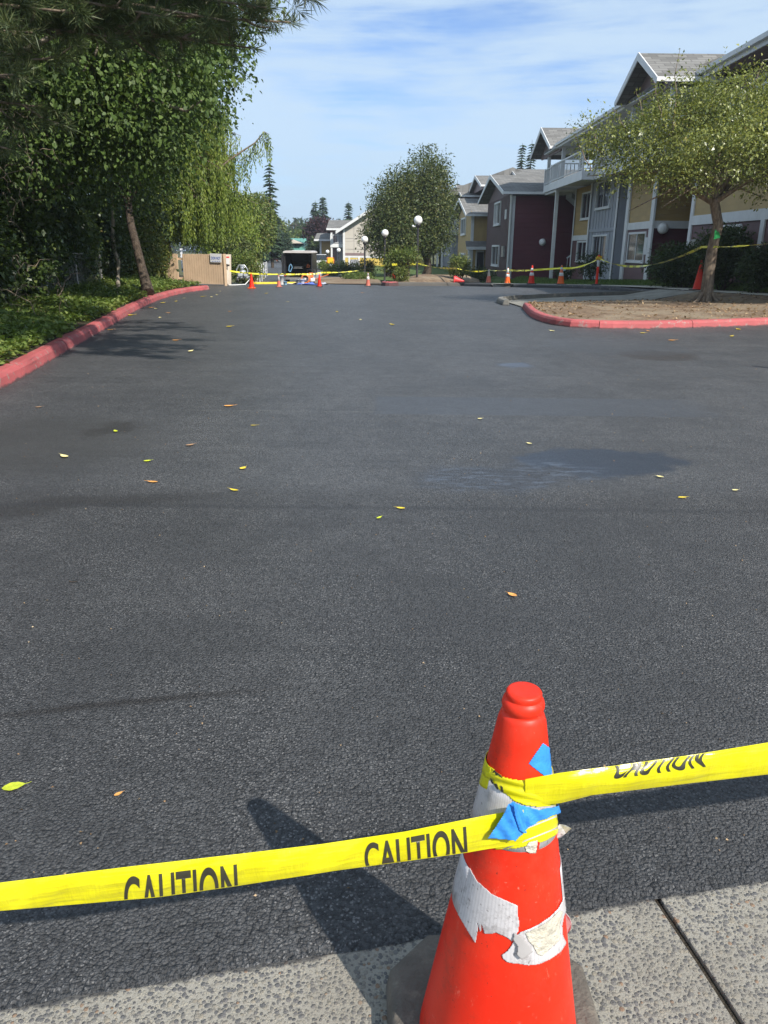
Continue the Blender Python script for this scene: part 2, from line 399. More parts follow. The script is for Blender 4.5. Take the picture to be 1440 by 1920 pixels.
def kerbmat(name, col, under, wear=0.5):
    k = NT(name)
    nz = k.noise(2.6, 6, 0.7).outputs[0]; n2 = k.noise(14, 5, 0.75).outputs[0]
    c = k.mix(k.sstep(k.noise(0.8, 3, 0.6).outputs[0], 0.3, 0.7), [q*0.8 for q in col], [min(1, q*1.15) for q in col])
    c = k.mix(k.sstep(k.math('ADD', k.math('MULTIPLY', nz, 0.6), k.math('MULTIPLY', n2, 0.4)), 0.52, 0.66, 0, wear), c, under)
    c = k.mix(k.sstep(n2, 0.62, 0.72, 0, 0.45), c, [q*0.3 for q in under])
    x, y, z = k.xyz()
    chip = k.noise(7, 7, 0.8).outputs[0]
    c = k.mix(k.sstep(chip, 0.56, 0.60, 0, wear), c, (0.30, 0.25, 0.22))
    sc = k.n('Mapping', {'Vector': k.co, 'Scale': (2.2, 2.2, 26)}).outputs[0]
    c = k.mix(k.sstep(k.noise(1.0, 6, 0.75, vec=sc).outputs[0], 0.56, 0.72, 0, wear*0.8), c, [q*0.35 for q in under])
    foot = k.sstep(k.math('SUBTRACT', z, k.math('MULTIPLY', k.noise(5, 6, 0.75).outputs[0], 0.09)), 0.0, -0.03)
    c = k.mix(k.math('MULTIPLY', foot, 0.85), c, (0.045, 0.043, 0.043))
    k.set('Base Color', c); k.set('Roughness', 0.75); k.set('Normal', k.bump(k.math('ADD', n2, chip), 0.6, 0.012))
    return k.m
def soilmat(name, c0, c1, c2, sc=12):
    k = NT(name)
    vo = k.n('TexVoronoi', {'Vector': k.co, 'Scale': sc*2.0}, feature='F1')
    nz = k.noise(sc, 6, 0.75).outputs[0]; n2 = k.noise(0.8, 4, 0.6).outputs[0]
    c = k.mix(k.sstep(nz, 0.35, 0.65), c0, c1); c = k.mix(k.sstep(n2, 0.42, 0.62, 0, 0.8), c, c2)
    c = k.mix(0.25, c, k.mix(k.n('SeparateColor', {0: vo.outputs['Color']}).outputs[0], c0, c1))
    k.set('Base Color', c); k.set('Roughness', 0.95); k.set('Specular IOR Level', 0.15)
    k.set('Normal', k.bump(k.math('ADD', nz, k.noise(sc*3.5, 5, 0.7).outputs[0]), 0.7, 0.03))
    return k.m
def conemat(name, col, scuff=0.5):
    k = NT(name)
    mp = k.n('Mapping', {'Vector': k.co, 'Rotation': (0.5, 0.3, 0.4), 'Scale': (60, 9, 60)}).outputs[0]
    scr = k.sstep(k.noise(1.0, 5, 0.8, vec=mp).outputs[0], 0.62, 0.70)
    spot = k.sstep(k.noise(150, 2, 0.5).outputs[0], 0.70, 0.76)
    fade = k.noise(5, 4, 0.6).outputs[0]
    c = k.mix(k.sstep(fade, 0.35, 0.7), col, (min(1, col[0]*1.02), col[1]*1.5+0.004, col[2]*1.6+0.004))
    s2 = k.sstep(k.noise(1.0, 6, 0.8, vec=k.n('Mapping', {'Vector': k.co, 'Rotation': (0.2, -0.5, 1.1), 'Scale': (8, 70, 14)}).outputs[0]).outputs[0], 0.61, 0.69)
    grime = k.sstep(k.noise(11, 7, 0.78).outputs[0], 0.50, 0.70)
    c = k.mix(k.math('MULTIPLY', grime, 0.6*scuff), c, (0.34, 0.03, 0.014))
    c = k.mix(k.sstep(k.noise(4.5, 5, 0.7).outputs[0], 0.52, 0.72, 0, 0.45*scuff), c, (0.66, 0.075, 0.04))
    c = k.mix(k.math('MULTIPLY', s2, 0.55*scuff), c, (0.78, 0.20, 0.13))
    c = k.mix(k.math('MULTIPLY', scr, 0.5*scuff), c, (0.8, 0.30, 0.22)); c = k.mix(k.math('MULTIPLY', spot, 0.8*scuff), c, (0.06, 0.02, 0.015))
    k.set('Base Color', c); k.set('Roughness', k.math('ADD', 0.36, k.math('MULTIPLY', fade, 0.18))); k.set('Specular IOR Level', 0.38)
    k.set('Subsurface Weight', 0.0)
    k.set('Normal', k.bump(k.noise(90, 4, 0.6).outputs[0], 0.08, 0.004))
    return k.m

M = {}
M['asphalt'] = asphalt()
M['agg'] = aggregate()
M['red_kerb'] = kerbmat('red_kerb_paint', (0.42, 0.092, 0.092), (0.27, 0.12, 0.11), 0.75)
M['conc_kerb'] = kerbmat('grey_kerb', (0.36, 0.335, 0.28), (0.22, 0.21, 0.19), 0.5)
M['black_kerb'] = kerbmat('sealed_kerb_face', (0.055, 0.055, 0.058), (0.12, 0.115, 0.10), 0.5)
M['shade_mottled_kerb'] = kerbmat('shade_mottled_kerb', (0.20, 0.19, 0.165), (0.05, 0.05, 0.05), 0.8)  # dark blotches stand in for dappled tree shade on this kerb
M['walk'] = pm('walk_concrete', (0.47, 0.44, 0.37), 0.85, 0.14, 1.2, 0.3, 60, dirt=((0.25, 0.22, 0.18), 0.45))
M['mulch'] = soilmat('mulch', (0.085, 0.056, 0.037), (0.29, 0.205, 0.135), (0.30, 0.245, 0.175), 6)
M['path'] = pm('shaded_path_concrete', (0.25, 0.235, 0.20), 0.9, 0.2, 1.5, 0.3, 60, dirt=((0.12, 0.10, 0.08), 0.6))  # darker version of the walk concrete, tree shade put into its colour
M['soil'] = soilmat('bank_soil', (0.03, 0.025, 0.018), (0.08, 0.06, 0.04), (0.04, 0.05, 0.02), 10)
M['ground'] = soilmat('far_ground', (0.06, 0.07, 0.03), (0.12, 0.11, 0.06), (0.08, 0.09, 0.035), 2)
M['lawn'] = soilmat('lawn_turf', (0.045, 0.075, 0.02), (0.09, 0.14, 0.035), (0.12, 0.15, 0.05), 7)
M['joint'] = soilmat('joint_dirt', (0.02, 0.018, 0.014), (0.12, 0.10, 0.075), (0.06, 0.05, 0.04), 40)
M['white'] = pm('white_trim', (0.68, 0.68, 0.67), 0.55, 0.06, 2, dirt=((0.45, 0.44, 0.41), 0.3))
M['maroon'] = lapmat('maroon_lap_siding', (0.088, 0.024, 0.032))
M['maroon_red'] = lapmat('red_panel_siding', (0.11, 0.025, 0.034), 0.3)
M['brown'] = pm('brown_board_siding', (0.125, 0.070, 0.068), 0.65, 0.1, 1.5)
M['brownlap'] = lapmat('brown_lap_siding', (0.125, 0.062, 0.060))
M['yellow'] = lapmat('ochre_lap_siding', (0.40, 0.27, 0.105))
M['yellowb'] = pm('ochre_board_siding', (0.40, 0.27, 0.095), 0.65, 0.1, 1.5)
M['grey'] = pm('grey_board_siding', (0.33, 0.34, 0.37), 0.65, 0.07, 1.5)
M['mauve'] = pm('mauve_gable_boards', (0.22, 0.155, 0.15), 0.65, 0.1, 1.5)
M['cream'] = lapmat('pale_panel_siding', (0.50, 0.46, 0.40), 1.45, 0.03)
M['shingle'] = shinglemat('grey_shingles', (0.175, 0.17, 0.16))
M['glass'] = glassmat('window_glass')
M['blind'] = pm('window_blind', (0.55, 0.57, 0.58), 0.4, 0.05, 2)
M['globe'] = pm('white_globe', (0.84, 0.84, 0.82), 0.35, 0.03, 2)
M['blackmetal'] = pm('dark_pole_metal', (0.03, 0.03, 0.032), 0.45, 0.2, 4)
M['steel'] = pm('galvanised_steel', (0.32, 0.31, 0.29), 0.5, 0.2, 5, metal=0.6)
M['silver'] = pm('silver_enamel', (0.62, 0.65, 0.68), 0.35, 0.15, 6, metal=0.4)
M['rubber'] = pm('black_rubber', (0.030, 0.029, 0.028), 0.75, 0.25, 9, 0.3, 60, dirt=((0.16, 0.135, 0.11), 0.55))
M['dusty'] = pm('dusty_cone_base', (0.115, 0.10, 0.082), 0.9, 0.25, 7, 0.5, 70, dirt=((0.27, 0.235, 0.18), 0.6))
M['cone'] = conemat('cone_red', (0.74, 0.019, 0.003), 0.95)
M['cone_or'] = conemat('cone_orange', (0.80, 0.115, 0.015), 0.4)
M['cone_dust'] = conemat('cone_dusty', (0.50, 0.13, 0.09), 0.8)
def sheeting():
    k = NT('retroreflective_sheeting'); x, y, z = k.xyz()
    an = k.math('ARCTAN2', k.math('SUBTRACT', y, 0.0), x)
    pat = k.math('FRACT', k.math('MULTIPLY', an, 15.0))
    nz = k.noise(26, 6, 0.75).outputs[0]
    c = k.mix(k.math('MULTIPLY', k.sstep(k.math('ABSOLUTE', k.math('SUBTRACT', pat, 0.5)), 0.15, 0.5), 0.4), (0.60, 0.575, 0.58), (0.42, 0.40, 0.41))
    c = k.mix(k.sstep(nz, 0.48, 0.70, 0, 0.65), c, (0.22, 0.195, 0.185))
    c = k.mix(k.sstep(k.noise(120, 2, 0.5).outputs[0], 0.66, 0.72, 0, 0.6), c, (0.12, 0.09, 0.08))
    k.set('Base Color', c); k.set('Roughness', 0.34); k.set('Metallic', 0.1)
    k.set('Normal', k.bump(nz, 0.35, 0.004))
    return k.m
M['sheet'] = sheeting()
M['sheet_old'] = pm('peeled_sheeting_back', (0.54, 0.50, 0.41), 0.7, 0.25, 22, 0.6, 70, dirt=((0.45, 0.36, 0.26), 0.6))
M['sheet_far'] = pm('cone_collar_white', (0.72, 0.72, 0.70), 0.4, 0.08, 6)
M['sheet_grey'] = pm('cone_collar_dusty_shaded', (0.36, 0.34, 0.33), 0.6, 0.12, 6)  # dust on the far cones, painted shade on the foreground curl
def filmmat():
    k = NT('yellow_film')
    nz = k.noise(14, 4, 0.6).outputs[0]
    c = k.mix(k.sstep(nz, 0.3, 0.75), (0.66, 0.60, 0.004), (0.76, 0.71, 0.015))
    k.set('Base Color', c); k.set('Roughness', 0.28); k.set('Specular IOR Level', 0.5)
    wv = k.n('Mapping', {'Vector': k.co, 'Scale': (5, 5, 90)}).outputs[0]
    wd = k.n('Mapping', {'Vector': k.co, 'Rotation': (0, 0.6, 0), 'Scale': (34, 10, 8)}).outputs[0]
    k.set('Normal', k.bump(k.math('ADD', k.noise(1.0, 3, 0.5, vec=wv).outputs[0], k.math('MULTIPLY', k.sstep(k.noise(1.0, 4, 0.6, vec=wd).outputs[0], 0.4, 0.62), 0.22)), 0.45, 0.006))
    tr = k.n('BsdfTranslucent', {'Color': (0.85, 0.78, 0.02, 1)})
    mx = k.n('MixShader', {0: 0.12, 1: k.b.outputs[0], 2: tr.outputs[0]})
    k.t.links.new(mx.outputs[0], k.out.inputs[0])
    return k.m
M['film'] = filmmat()
M['ink'] = pm('black_print', (0.035, 0.034, 0.022), 0.4, 0.35, 20)
M['bluetape'] = pm('blue_masking_tape', (0.035, 0.26, 0.72), 0.55, 0.12, 30, 0.25, 45)
M['tan'] = pm('tan_fence_boards', (0.60, 0.43, 0.28), 0.75, 0.1, 1.6)
M['yellowpaint'] = pm('yellow_paint', (0.78, 0.52, 0.03), 0.6, 0.1, 3, dirt=((0.4, 0.3, 0.08), 0.4))
M['bark'] = barkmat('grey_brown_bark', (0.15, 0.115, 0.085), (0.30, 0.235, 0.175))
M['darkbark'] = barkmat('dark_bark', (0.045, 0.034, 0.026), (0.10, 0.077, 0.057))
M['palebark'] = barkmat('pale_bark', (0.20, 0.17, 0.13), (0.36, 0.31, 0.24))
M['black'] = pm('black_enamel', (0.026, 0.026, 0.028), 0.35, 0.2, 3)
M['dark_in'] = pm('dark_interior', (0.075, 0.07, 0.066), 0.7, 0.3, 3)
M['roofgrey'] = pm('pale_vehicle_roof', (0.50, 0.47, 0.45), 0.5, 0.1, 2)
M['bluecloth'] = pm('blue_sheet', (0.09, 0.15, 0.50), 0.8, 0.2, 3, 0.5, 10)
M['whitecloth'] = pm('pale_sheet', (0.60, 0.56, 0.50), 0.85, 0.15, 3, 0.5, 10)
M['greenroof'] = pm('green_metal_roof', (0.11, 0.30, 0.24), 0.5, 0.1, 1)
M['orange'] = pm('orange_plastic', (0.75, 0.20, 0.06), 0.5, 0.15, 6)
M['skin_tan'] = pm('stucco', (0.55, 0.47, 0.38), 0.8, 0.08, 1)
M['redplastic'] = pm('red_plastic', (0.72, 0.05, 0.05), 0.5, 0.15, 6)
# foliage
M['lf_broad'] = leafmat('broad_leaf', [(0, (0.034, 0.062, 0.014)), (0.5, (0.075, 0.125, 0.028)), (0.85, (0.13, 0.19, 0.05)), (1, (0.17, 0.21, 0.07))], 0.3, 0.5, 0.32)
M['lf_dark'] = leafmat('dark_leaf', [(0, (0.022, 0.040, 0.012)), (0.6, (0.046, 0.076, 0.021)), (1, (0.085, 0.115, 0.032))], 0.25, 0.55)
M['lf_ivy'] = leafmat('ivy_leaf', [(0, (0.025, 0.048, 0.012)), (0.6, (0.055, 0.09, 0.02)), (0.9, (0.10, 0.13, 0.03)), (1, (0.20, 0.15, 0.06))], 0.25, 0.4, 0.5)
M['lf_cover'] = leafmat('cover_leaf', [(0, (0.06, 0.10, 0.02)), (0.6, (0.14, 0.20, 0.045)), (0.9, (0.24, 0.28, 0.08)), (1, (0.42, 0.34, 0.17))], 0.3, 0.45)
M['lf_pine'] = leafmat('pine_needle', [(0, (0.036, 0.060, 0.024)), (0.6, (0.085, 0.115, 0.042)), (1, (0.19, 0.19, 0.08))], 0.15, 0.5)
M['lf_weep'] = leafmat('weeping_spray', [(0, (0.06, 0.10, 0.015)), (0.5, (0.15, 0.21, 0.03)), (1, (0.30, 0.34, 0.07))], 0.3, 0.5)
M['lf_olive'] = leafmat('olive_leaf', [(0, (0.085, 0.11, 0.026)), (0.5, (0.19, 0.22, 0.05)), (0.9, (0.33, 0.34, 0.095)), (1, (0.38, 0.29, 0.10))], 0.25, 0.38, 0.6)
M['lf_horn'] = leafmat('hornbeam_leaf', [(0, (0.040, 0.064, 0.022)), (0.5, (0.080, 0.110, 0.034)), (0.85, (0.15, 0.16, 0.052)), (1, (0.22, 0.19, 0.075))], 0.22, 0.45)
M['lf_mixed'] = leafmat('mixed_leaf', [(0, (0.06, 0.10, 0.02)), (0.5, (0.13, 0.18, 0.04)), (0.85, (0.22, 0.22, 0.07)), (1, (0.28, 0.18, 0.08))], 0.28, 0.5)
M['lf_fir'] = leafmat('fir_needle', [(0, (0.025, 0.05, 0.028)), (0.6, (0.05, 0.085, 0.045)), (1, (0.08, 0.12, 0.06))], 0.12, 0.6)
M['lf_purple'] = leafmat('purple_leaf', [(0, (0.022, 0.010, 0.014)), (0.6, (0.05, 0.022, 0.028)), (1, (0.09, 0.04, 0.045))], 0.2, 0.5)
M['lf_bush'] = leafmat('bush_leaf', [(0, (0.06, 0.09, 0.02)), (0.5, (0.12, 0.16, 0.035)), (0.85, (0.22, 0.22, 0.06)), (1, (0.36, 0.24, 0.11))], 0.25, 0.5)
M['lf_grass'] = leafmat('grass_blade', [(0, (0.05, 0.09, 0.02)), (0.6, (0.10, 0.17, 0.035)), (1, (0.18, 0.22, 0.07))], 0.3, 0.5)
M['lf_litter'] = leafmat('litter', [(0, (0.14, 0.085, 0.045)), (0.5, (0.30, 0.19, 0.10)), (0.85, (0.45, 0.33, 0.20)), (1, (0.55, 0.45, 0.30))], 0.1, 0.7)
def flatleaf(name, col):
    k = NT(name); nz = k.noise(60, 4, 0.6).outputs[0]
    k.set('Base Color', k.mix(k.sstep(nz, 0.35, 0.7), [c*0.72 for c in col], col)); k.set('Roughness', 0.5)
    return k.m
M['leaf_yellow'] = flatleaf('fallen_yellow', (0.80, 0.60, 0.05)); M['leaf_green'] = flatleaf('fallen_yellow_green', (0.55, 0.62, 0.04))
M['leaf_orange'] = flatleaf('fallen_orange', (0.80, 0.38, 0.10)); M['leaf_pale'] = flatleaf('fallen_pale', (0.80, 0.70, 0.32)); M['leaf_brown'] = flatleaf('fallen_brown', (0.36, 0.22, 0.12))
# ------------------------------------------------------------------ setting
def sheet_strip(name, xs, ys, lift, mat, kind='structure', zf=None):
    mb = MB(); nx, ny = len(xs), len(ys)
    vs = [(x, y, (zf(x, y) if zf else zg(y)) + lift) for y in ys for x in xs]
    fs = [(j*nx+i, j*nx+i+1, (j+1)*nx+i+1, (j+1)*nx+i) for j in range(ny-1) for i in range(nx-1)]
    mb.add(vs, fs, 0, zf is not None)
    return mb.build(name, mat, kind=kind)
sheet_strip('ground', [-330, 330], [-60, 33, 50, 420], -0.06, M['ground'])
# asphalt lot with a ragged front edge
xs = list(np.arange(-14, -1.6, 0.4)) + list(np.arange(-1.6, 1.9, 0.012)) + list(np.arange(1.9, 12, 0.3)) + list(np.arange(12, 46, 2))
mb = MB(); r0 = np.random.default_rng(3)
rag = np.cumsum(r0.normal(size=len(xs)))*0.0012; rag = rag - np.convolve(rag, np.ones(41)/41, 'same') + r0.normal(size=len(xs))*0.0008
n = len(xs); vs = []
for i, x in enumerate(xs):
    e = EDGE(x) + float(rag[i])
    vs += [(x, e, 0.0005), (x, e+0.022+abs(float(r0.normal()))*0.003, 0.008), (x, max(12.0, e+1), 0.008), (x, 33, 0.008), (x, 50, -0.592)]
fs = [(i*5+j, (i+1)*5+j, (i+1)*5+j+1, i*5+j+1) for i in range(n-1) for j in range(4)]
mb.add(vs, fs); mb.build('parking_lot', M['asphalt'], kind='structure')
# road beyond
mb = MB(); ys = [50, 75, 100, 140, 200]
vs = []
for y in ys:
    c = -0.145*(y-50); vs += [(-8.0+c, y, -0.592), (-0.5+c, y, -0.592)]
mb.add(vs, [(2*i, 2*i+1, 2*i+3, 2*i+2) for i in range(len(ys)-1)])
mb.build('far_road', M['asphalt'], kind='structure')
# foreground pavement: two slabs and an open joint
def slab(x0, x1, first):
    mb = MB(); jl = lambda y: 0.68 + (1.48-y)*0.19
    ys = [1.9, 1.6, 1.3, 1.0, 0.4, -1.5]
    if first:  # left of the joint
        pts = [(-6, EDGE(-6)+0.1)] + [(x, EDGE(x)+0.1) for x in (-3, 0)] + [(jl(1.6)-0.006, EDGE(jl(1.6))+0.1)] + [(jl(y)-0.006, y) for y in (1.3, 1.0, 0.4, -1.5)] + [(-6, -1.5)]
    else:
        pts = [(jl(1.6)+0.010, EDGE(jl(1.6))+0.1), (3, EDGE(3)+0.1), (6, EDGE(6)+0.1), (6, -1.5)] + [(jl(y)+0.010, y) for y in (-1.5, 0.4, 1.0, 1.3)]
    mb.prism(pts[::-1], 2, -0.05, 0.0)
    return mb.build('pavement', M['agg'], kind='structure', bevel=0.004)
slab(0, 0, True); slab(0, 0, False)
mb = MB(); mb.box(0.3, 1.4, -1.5, 1.62, -0.055, -0.011); mb.build('pavement_joint', M['joint'], kind='structure')

def offset_path(pts, d):
    out = []
    for i, p in enumerate(pts):
        a = Vector(pts[max(i-1, 0)]); b = Vector(pts[min(i+1, len(pts)-1)]); t = (b-a).normalized()
        out.append((p[0]-t.y*d, p[1]+t.x*d))
    return out
def smooth_path(pts, step=0.25):
    P = [Vector((p[0], p[1])) for p in pts]; out = []
    for i in range(len(P)-1):
        p0, p1, p2, p3 = P[max(i-1, 0)], P[i], P[i+1], P[min(i+2, len(P)-1)]
        m = max(2, int((p2-p1).length/step))
        for k in range(m):
            t = k/m
            out.append(0.5*((2*p1)+(p2-p0)*t+(2*p0-5*p1+4*p2-p3)*t*t+(3*p1-p0-3*p2+p3)*t*t*t))
    out.append(P[-1]); return [(v.x, v.y) for v in out]
def kerb(name, pts, w, h, mat, gap=3.0, base=0.0, lip=0.05, jit=0.0, cap=True):
    """kerb with its face on the left-hand offset 0 side, running back by w to the left of the direction."""
    mb = MB(); L = 0; seg = [[]]; sg_ = 1 if w > 0 else -1
    for i, p in enumerate(pts):
        if i: L += math.hypot(p[0]-pts[i-1][0], p[1]-pts[i-1][1])
        seg[-1].append((p, L))
        if gap and L > gap*len(seg) and i < len(pts)-2: seg.append([(p, L)])
    rr = np.random.default_rng(5)
    inner = dict(zip(pts, offset_path(pts, 1.0)))
    for sidx, sg in enumerate(seg):
        vs = []
        m = len(sg)
        for i, (p, l) in enumerate(sg):
            q = inner[p]; dx, dy = q[0]-p[0], q[1]-p[1]
            sh = 0.006 if (i == 0 and sidx) else 0
            z = zg(p[1]) + base; j = float(rr.normal())*jit
            for o, zz in ((0.0, -0.04), (0.03*sg_, h-lip), ((0.06+j*0.3)*sg_, h-0.012), (0.085*sg_, h), (w, h+0.004), (w, -0.05)):
                vs.append((p[0]+dx*o, p[1]+dy*o, z+zz+j*(zz > 0)))
        # open a small joint at the start of every piece but the first
        if sidx:
            a = Vector(vs[0:6][0]); b = Vector(vs[6]); t = (b-a); t.z = 0; t.normalize()
            for q in range(6): vs[q] = tuple(Vector(vs[q]) + t*0.012)
        fs = [(i*6+k, (i+1)*6+k, (i+1)*6+k+1, i*6+k+1) for i in range(m-1) for k in range(5)]
        fs += [(5, 4, 3, 2, 1, 0), tuple((m-1)*6+k for k in range(6))]
        mb.add(vs, fs)
    return mb.build(name, mat, kind='structure')
# left red kerb: direction runs away from the camera with the bank on its left
LK = smooth_path([(-3.4, 1.2), (-3.72, 4.5), (-4.15, 8.24), (-4.72, 11.6), (-5.42, 15.7), (-6.1, 19.6), (-6.62, 23.5), (-6.75, 27.0), (-6.45, 29.2)], 0.3)
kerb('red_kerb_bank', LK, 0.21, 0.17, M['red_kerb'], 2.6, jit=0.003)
def bank_z(x, y):
    k = min(LK, key=lambda p: abs(p[1]-y)); d = k[0]-0.2-x
    return 0.155 + max(0, d)*0.10
mb = MB(); cols = [0.19, 0.6, 1.2, 2.2, 4, 9, 20, 40]; vs = []; yy = [p for p in LK[::3]]
if yy[-1] != LK[-1]: yy.append(LK[-1])
for p in yy:
    for c in cols: vs.append((p[0]-c, p[1], 0.155+c*0.10*(1 if c < 10 else 10/c)))
nc = len(cols)
mb.add(vs, [(i*nc+j+1, i*nc+j, (i+1)*nc+j, (i+1)*nc+j+1) for i in range(len(yy)-1) for j in range(nc-1)], 0, True)
mb.add([(yy[-1][0]-c, yy[-1][1], z) for c, z in ((0.19, 0.155), (2.2, 0.37), (9, 1.0), (40, 1.2))] + [(-46, 60, 0.6), (-12.5, 60, -0.62), (-10.2, 36.5, -0.1), (-9.8, 35.6, 0.0)], [(0, 1, 7), (1, 2, 6, 7), (2, 3, 4, 5, 6)])
mb.build('planted_bank', M['soil'], kind='structure')

# right island: red kerb, mulch bed, concrete strip and low mottled kerb
ISL = [tuple(G(*p)[:2]) for p in ((978, 579), (996, 597), (1040, 611), (1100, 616), (1180, 618), (1300, 616), (1440, 611))]
ISL = [(10.45, 18.3)] + ISL[::-1]
IS = smooth_path(ISL, 0.25)
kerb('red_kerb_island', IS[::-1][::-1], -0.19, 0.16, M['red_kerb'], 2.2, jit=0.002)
INN = offset_path(IS, -0.185)
far_edge = [(3.75, 21.2), (4.35, 22.6), (6.4, 24.4), (8.6, 25.4), (10.1, 25.7), (10.35, 22.5), (10.55, 18.6)]
def inside_ring(a, b, nz, fz, mat, name, sub=10):
    mb = MB(); vs = []; n = len(a)
    for i in range(n):
        for j in range(sub+1):
            t = j/sub; x = a[i][0]+(b[i][0]-a[i][0])*t; y = a[i][1]+(b[i][1]-a[i][1])*t
            vs.append((x, y, fz(x, y, t)))
    s1 = sub+1
    mb.add(vs, [(i*s1+j, i*s1+j+1, (i+1)*s1+j+1, (i+1)*s1+j) for i in range(n-1) for j in range(sub)], 0, True)
    return mb.build(name, mat, kind='structure')
def resample(pts, n):
    P = [Vector(p) for p in pts]; L = [0]
    for i in range(1, len(P)): L.append(L[-1]+(P[i]-P[i-1]).length)
    out = []
    for k in range(n):
        d = L[-1]*k/(n-1); i = max(0, min(len(P)-2, int(np.searchsorted(L, d))-1))
        t = (d-L[i])/max(1e-9, L[i+1]-L[i]); v = P[i].lerp(P[i+1], min(1, max(0, t))); out.append((v.x, v.y))
    return out
na = 40
rz = np.random.default_rng(8); bumps = [(float(rz.uniform(3, 13)), float(rz.uniform(16, 27)), float(rz.uniform(0.005, 0.03)), float(rz.uniform(0.5, 1.3))) for _ in range(26)]
def walk_z(y): return zg(y)+.152+.27*min(1, max(0, (33-y)/13))
def mound(x, y, t=0.5):
    z = 0.14 - 0.10*t**3 + 0.015*math.sin(math.pi*min(1, max(0, t))) + sum(h*math.exp(-((x-a)**2+(y-b)**2)/(s*s)) for a, b, h, s in bumps)*0.8*math.sin(math.pi*min(1, max(0, t)))
    if x > 8.6: z += (walk_z(y)-.05)*t**3*min(1, (x-8.6)/1.4)
    d = math.hypot(x-8.92, y-22.2); return z + 0.05*math.exp(-d*d/0.7)
inside_ring(resample(INN, na), resample(far_edge[::-1], na), 0, mound, M['mulch'], 'mulch_bed', 14)
# concrete strip behind the bed, low kerb along its far side
strip_far = [(3.55, 24.2), (5.2, 26.0), (8.0, 27.95), (9.85, 29.0)]
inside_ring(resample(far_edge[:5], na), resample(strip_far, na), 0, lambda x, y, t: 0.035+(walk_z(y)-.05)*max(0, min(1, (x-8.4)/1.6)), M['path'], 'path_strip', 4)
SK = smooth_path([(3.30, 22.6), (3.42, 24.25), (5.15, 26.15), (8.0, 28.15), (9.75, 29.15)], 0.3)
kerb('shade_mottled_kerb', SK, -0.20, 0.155, M['shade_mottled_kerb'], 1.8, jit=0.004)
# far walk with dark sealed kerb face and a dished drop
FW = smooth_path([(3.9, 40.2), (4.6, 38.6), (6.0, 36.2), (8.0, 33.6), (9.1, 31.4), (9.8, 29.3)], 0.35)
FA = [p for p in FW if p[1] > 37.75]; FB = [p for p in FW if p[1] < 36.75]
kerb('sealed_kerb', FA, 0.16, 0.15, M['black_kerb'], 0, jit=0.002); kerb('sealed_kerb', FB, 0.16, 0.15, M['black_kerb'], 0, jit=0.002)
a, b = Vector(FA[-1]), Vector(FB[0]); t = (b-a).normalized(); nn = Vector((-t.y, t.x)); za = zg(a.y)
mb = MB(); mb.add([(a.x, a.y, za+.15), (a.x+t.x*.3, a.y+t.y*.3, za+.016), (b.x-t.x*.3, b.y-t.y*.3, za+.016), (b.x, b.y, za+.15), (a.x+nn.x*.16, a.y+nn.y*.16, za+.152), (b.x+nn.x*.16, b.y+nn.y*.16, za+.152), (a.x+t.x*.3+nn.x*.16, a.y+t.y*.3+nn.y*.16, za+.10), (b.x-t.x*.3+nn.x*.16, b.y-t.y*.3+nn.y*.16, za+.10)], [(0, 1, 6, 4), (1, 2, 7, 6), (2, 3, 5, 7), (4, 6, 7, 5)])
mb.build('kerb_drop', M['conc_kerb'], kind='structure')
WI = offset_path(FW, 0.155)+[(10.1, 26.6), (10.35, 23.5), (10.6, 17.0)]
walk_far = [(6.2, 44.0), (7.2, 41.0), (8.6, 38.2), (10.0, 35.5), (11.1, 33.0), (11.4, 30.0), (11.45, 26.0), (11.55, 17.0)]
inside_ring(resample(WI, 44), resample(walk_far, 44), 0, lambda x, y, t: walk_z(y), M['walk'], 'far_walk', 3)
# lawn in front of the building
lawn_far = [(9.6, 57.5), (11.0, 52), (11.9, 47), (11.98, 42), (11.98, 37), (12.0, 32), (12.0, 26), (12.0, 17)]
def lawn_z(x, y, t): return walk_z(y) + 0.01 + 0.16*math.sin(math.pi*.5*t)
inside_ring(resample(walk_far, 44), resample(lawn_far, 44), 0, lawn_z, M['lawn'], 'lawn', 4)
mb = MB(); mb.add([(11.9, 37.2, .2), (17, 37.2, .2), (17, 32, .2), (11.9, 32, .3)], [(0, 1, 2, 3)]); mb.build('lawn', M['lawn'], kind='structure')
# lawn and soil round the far buildings
mb = MB(); q_ = [(5.6, 43.6, zg(43.6)+.10), (6.2, 44, zg(44)+.15), (8.6, 52, zg(52)+.13), (9.6, 57.5, -.46), (9.6, 110, -.46), (-3, 110, -.50), (-1.5, 60, -.50), (-.5, 52.0, -.44), (2.0, 51.0, -.44), (4.5, 48.0, zg(48)+.13)]
mb.add(q_, [(0, 1, 2, 9), (9, 2, 8), (8, 2, 3), (8, 3, 4), (7, 8, 4), (7, 4, 6), (6, 4, 5)]); mb.build('lawn', M['lawn'], kind='structure')
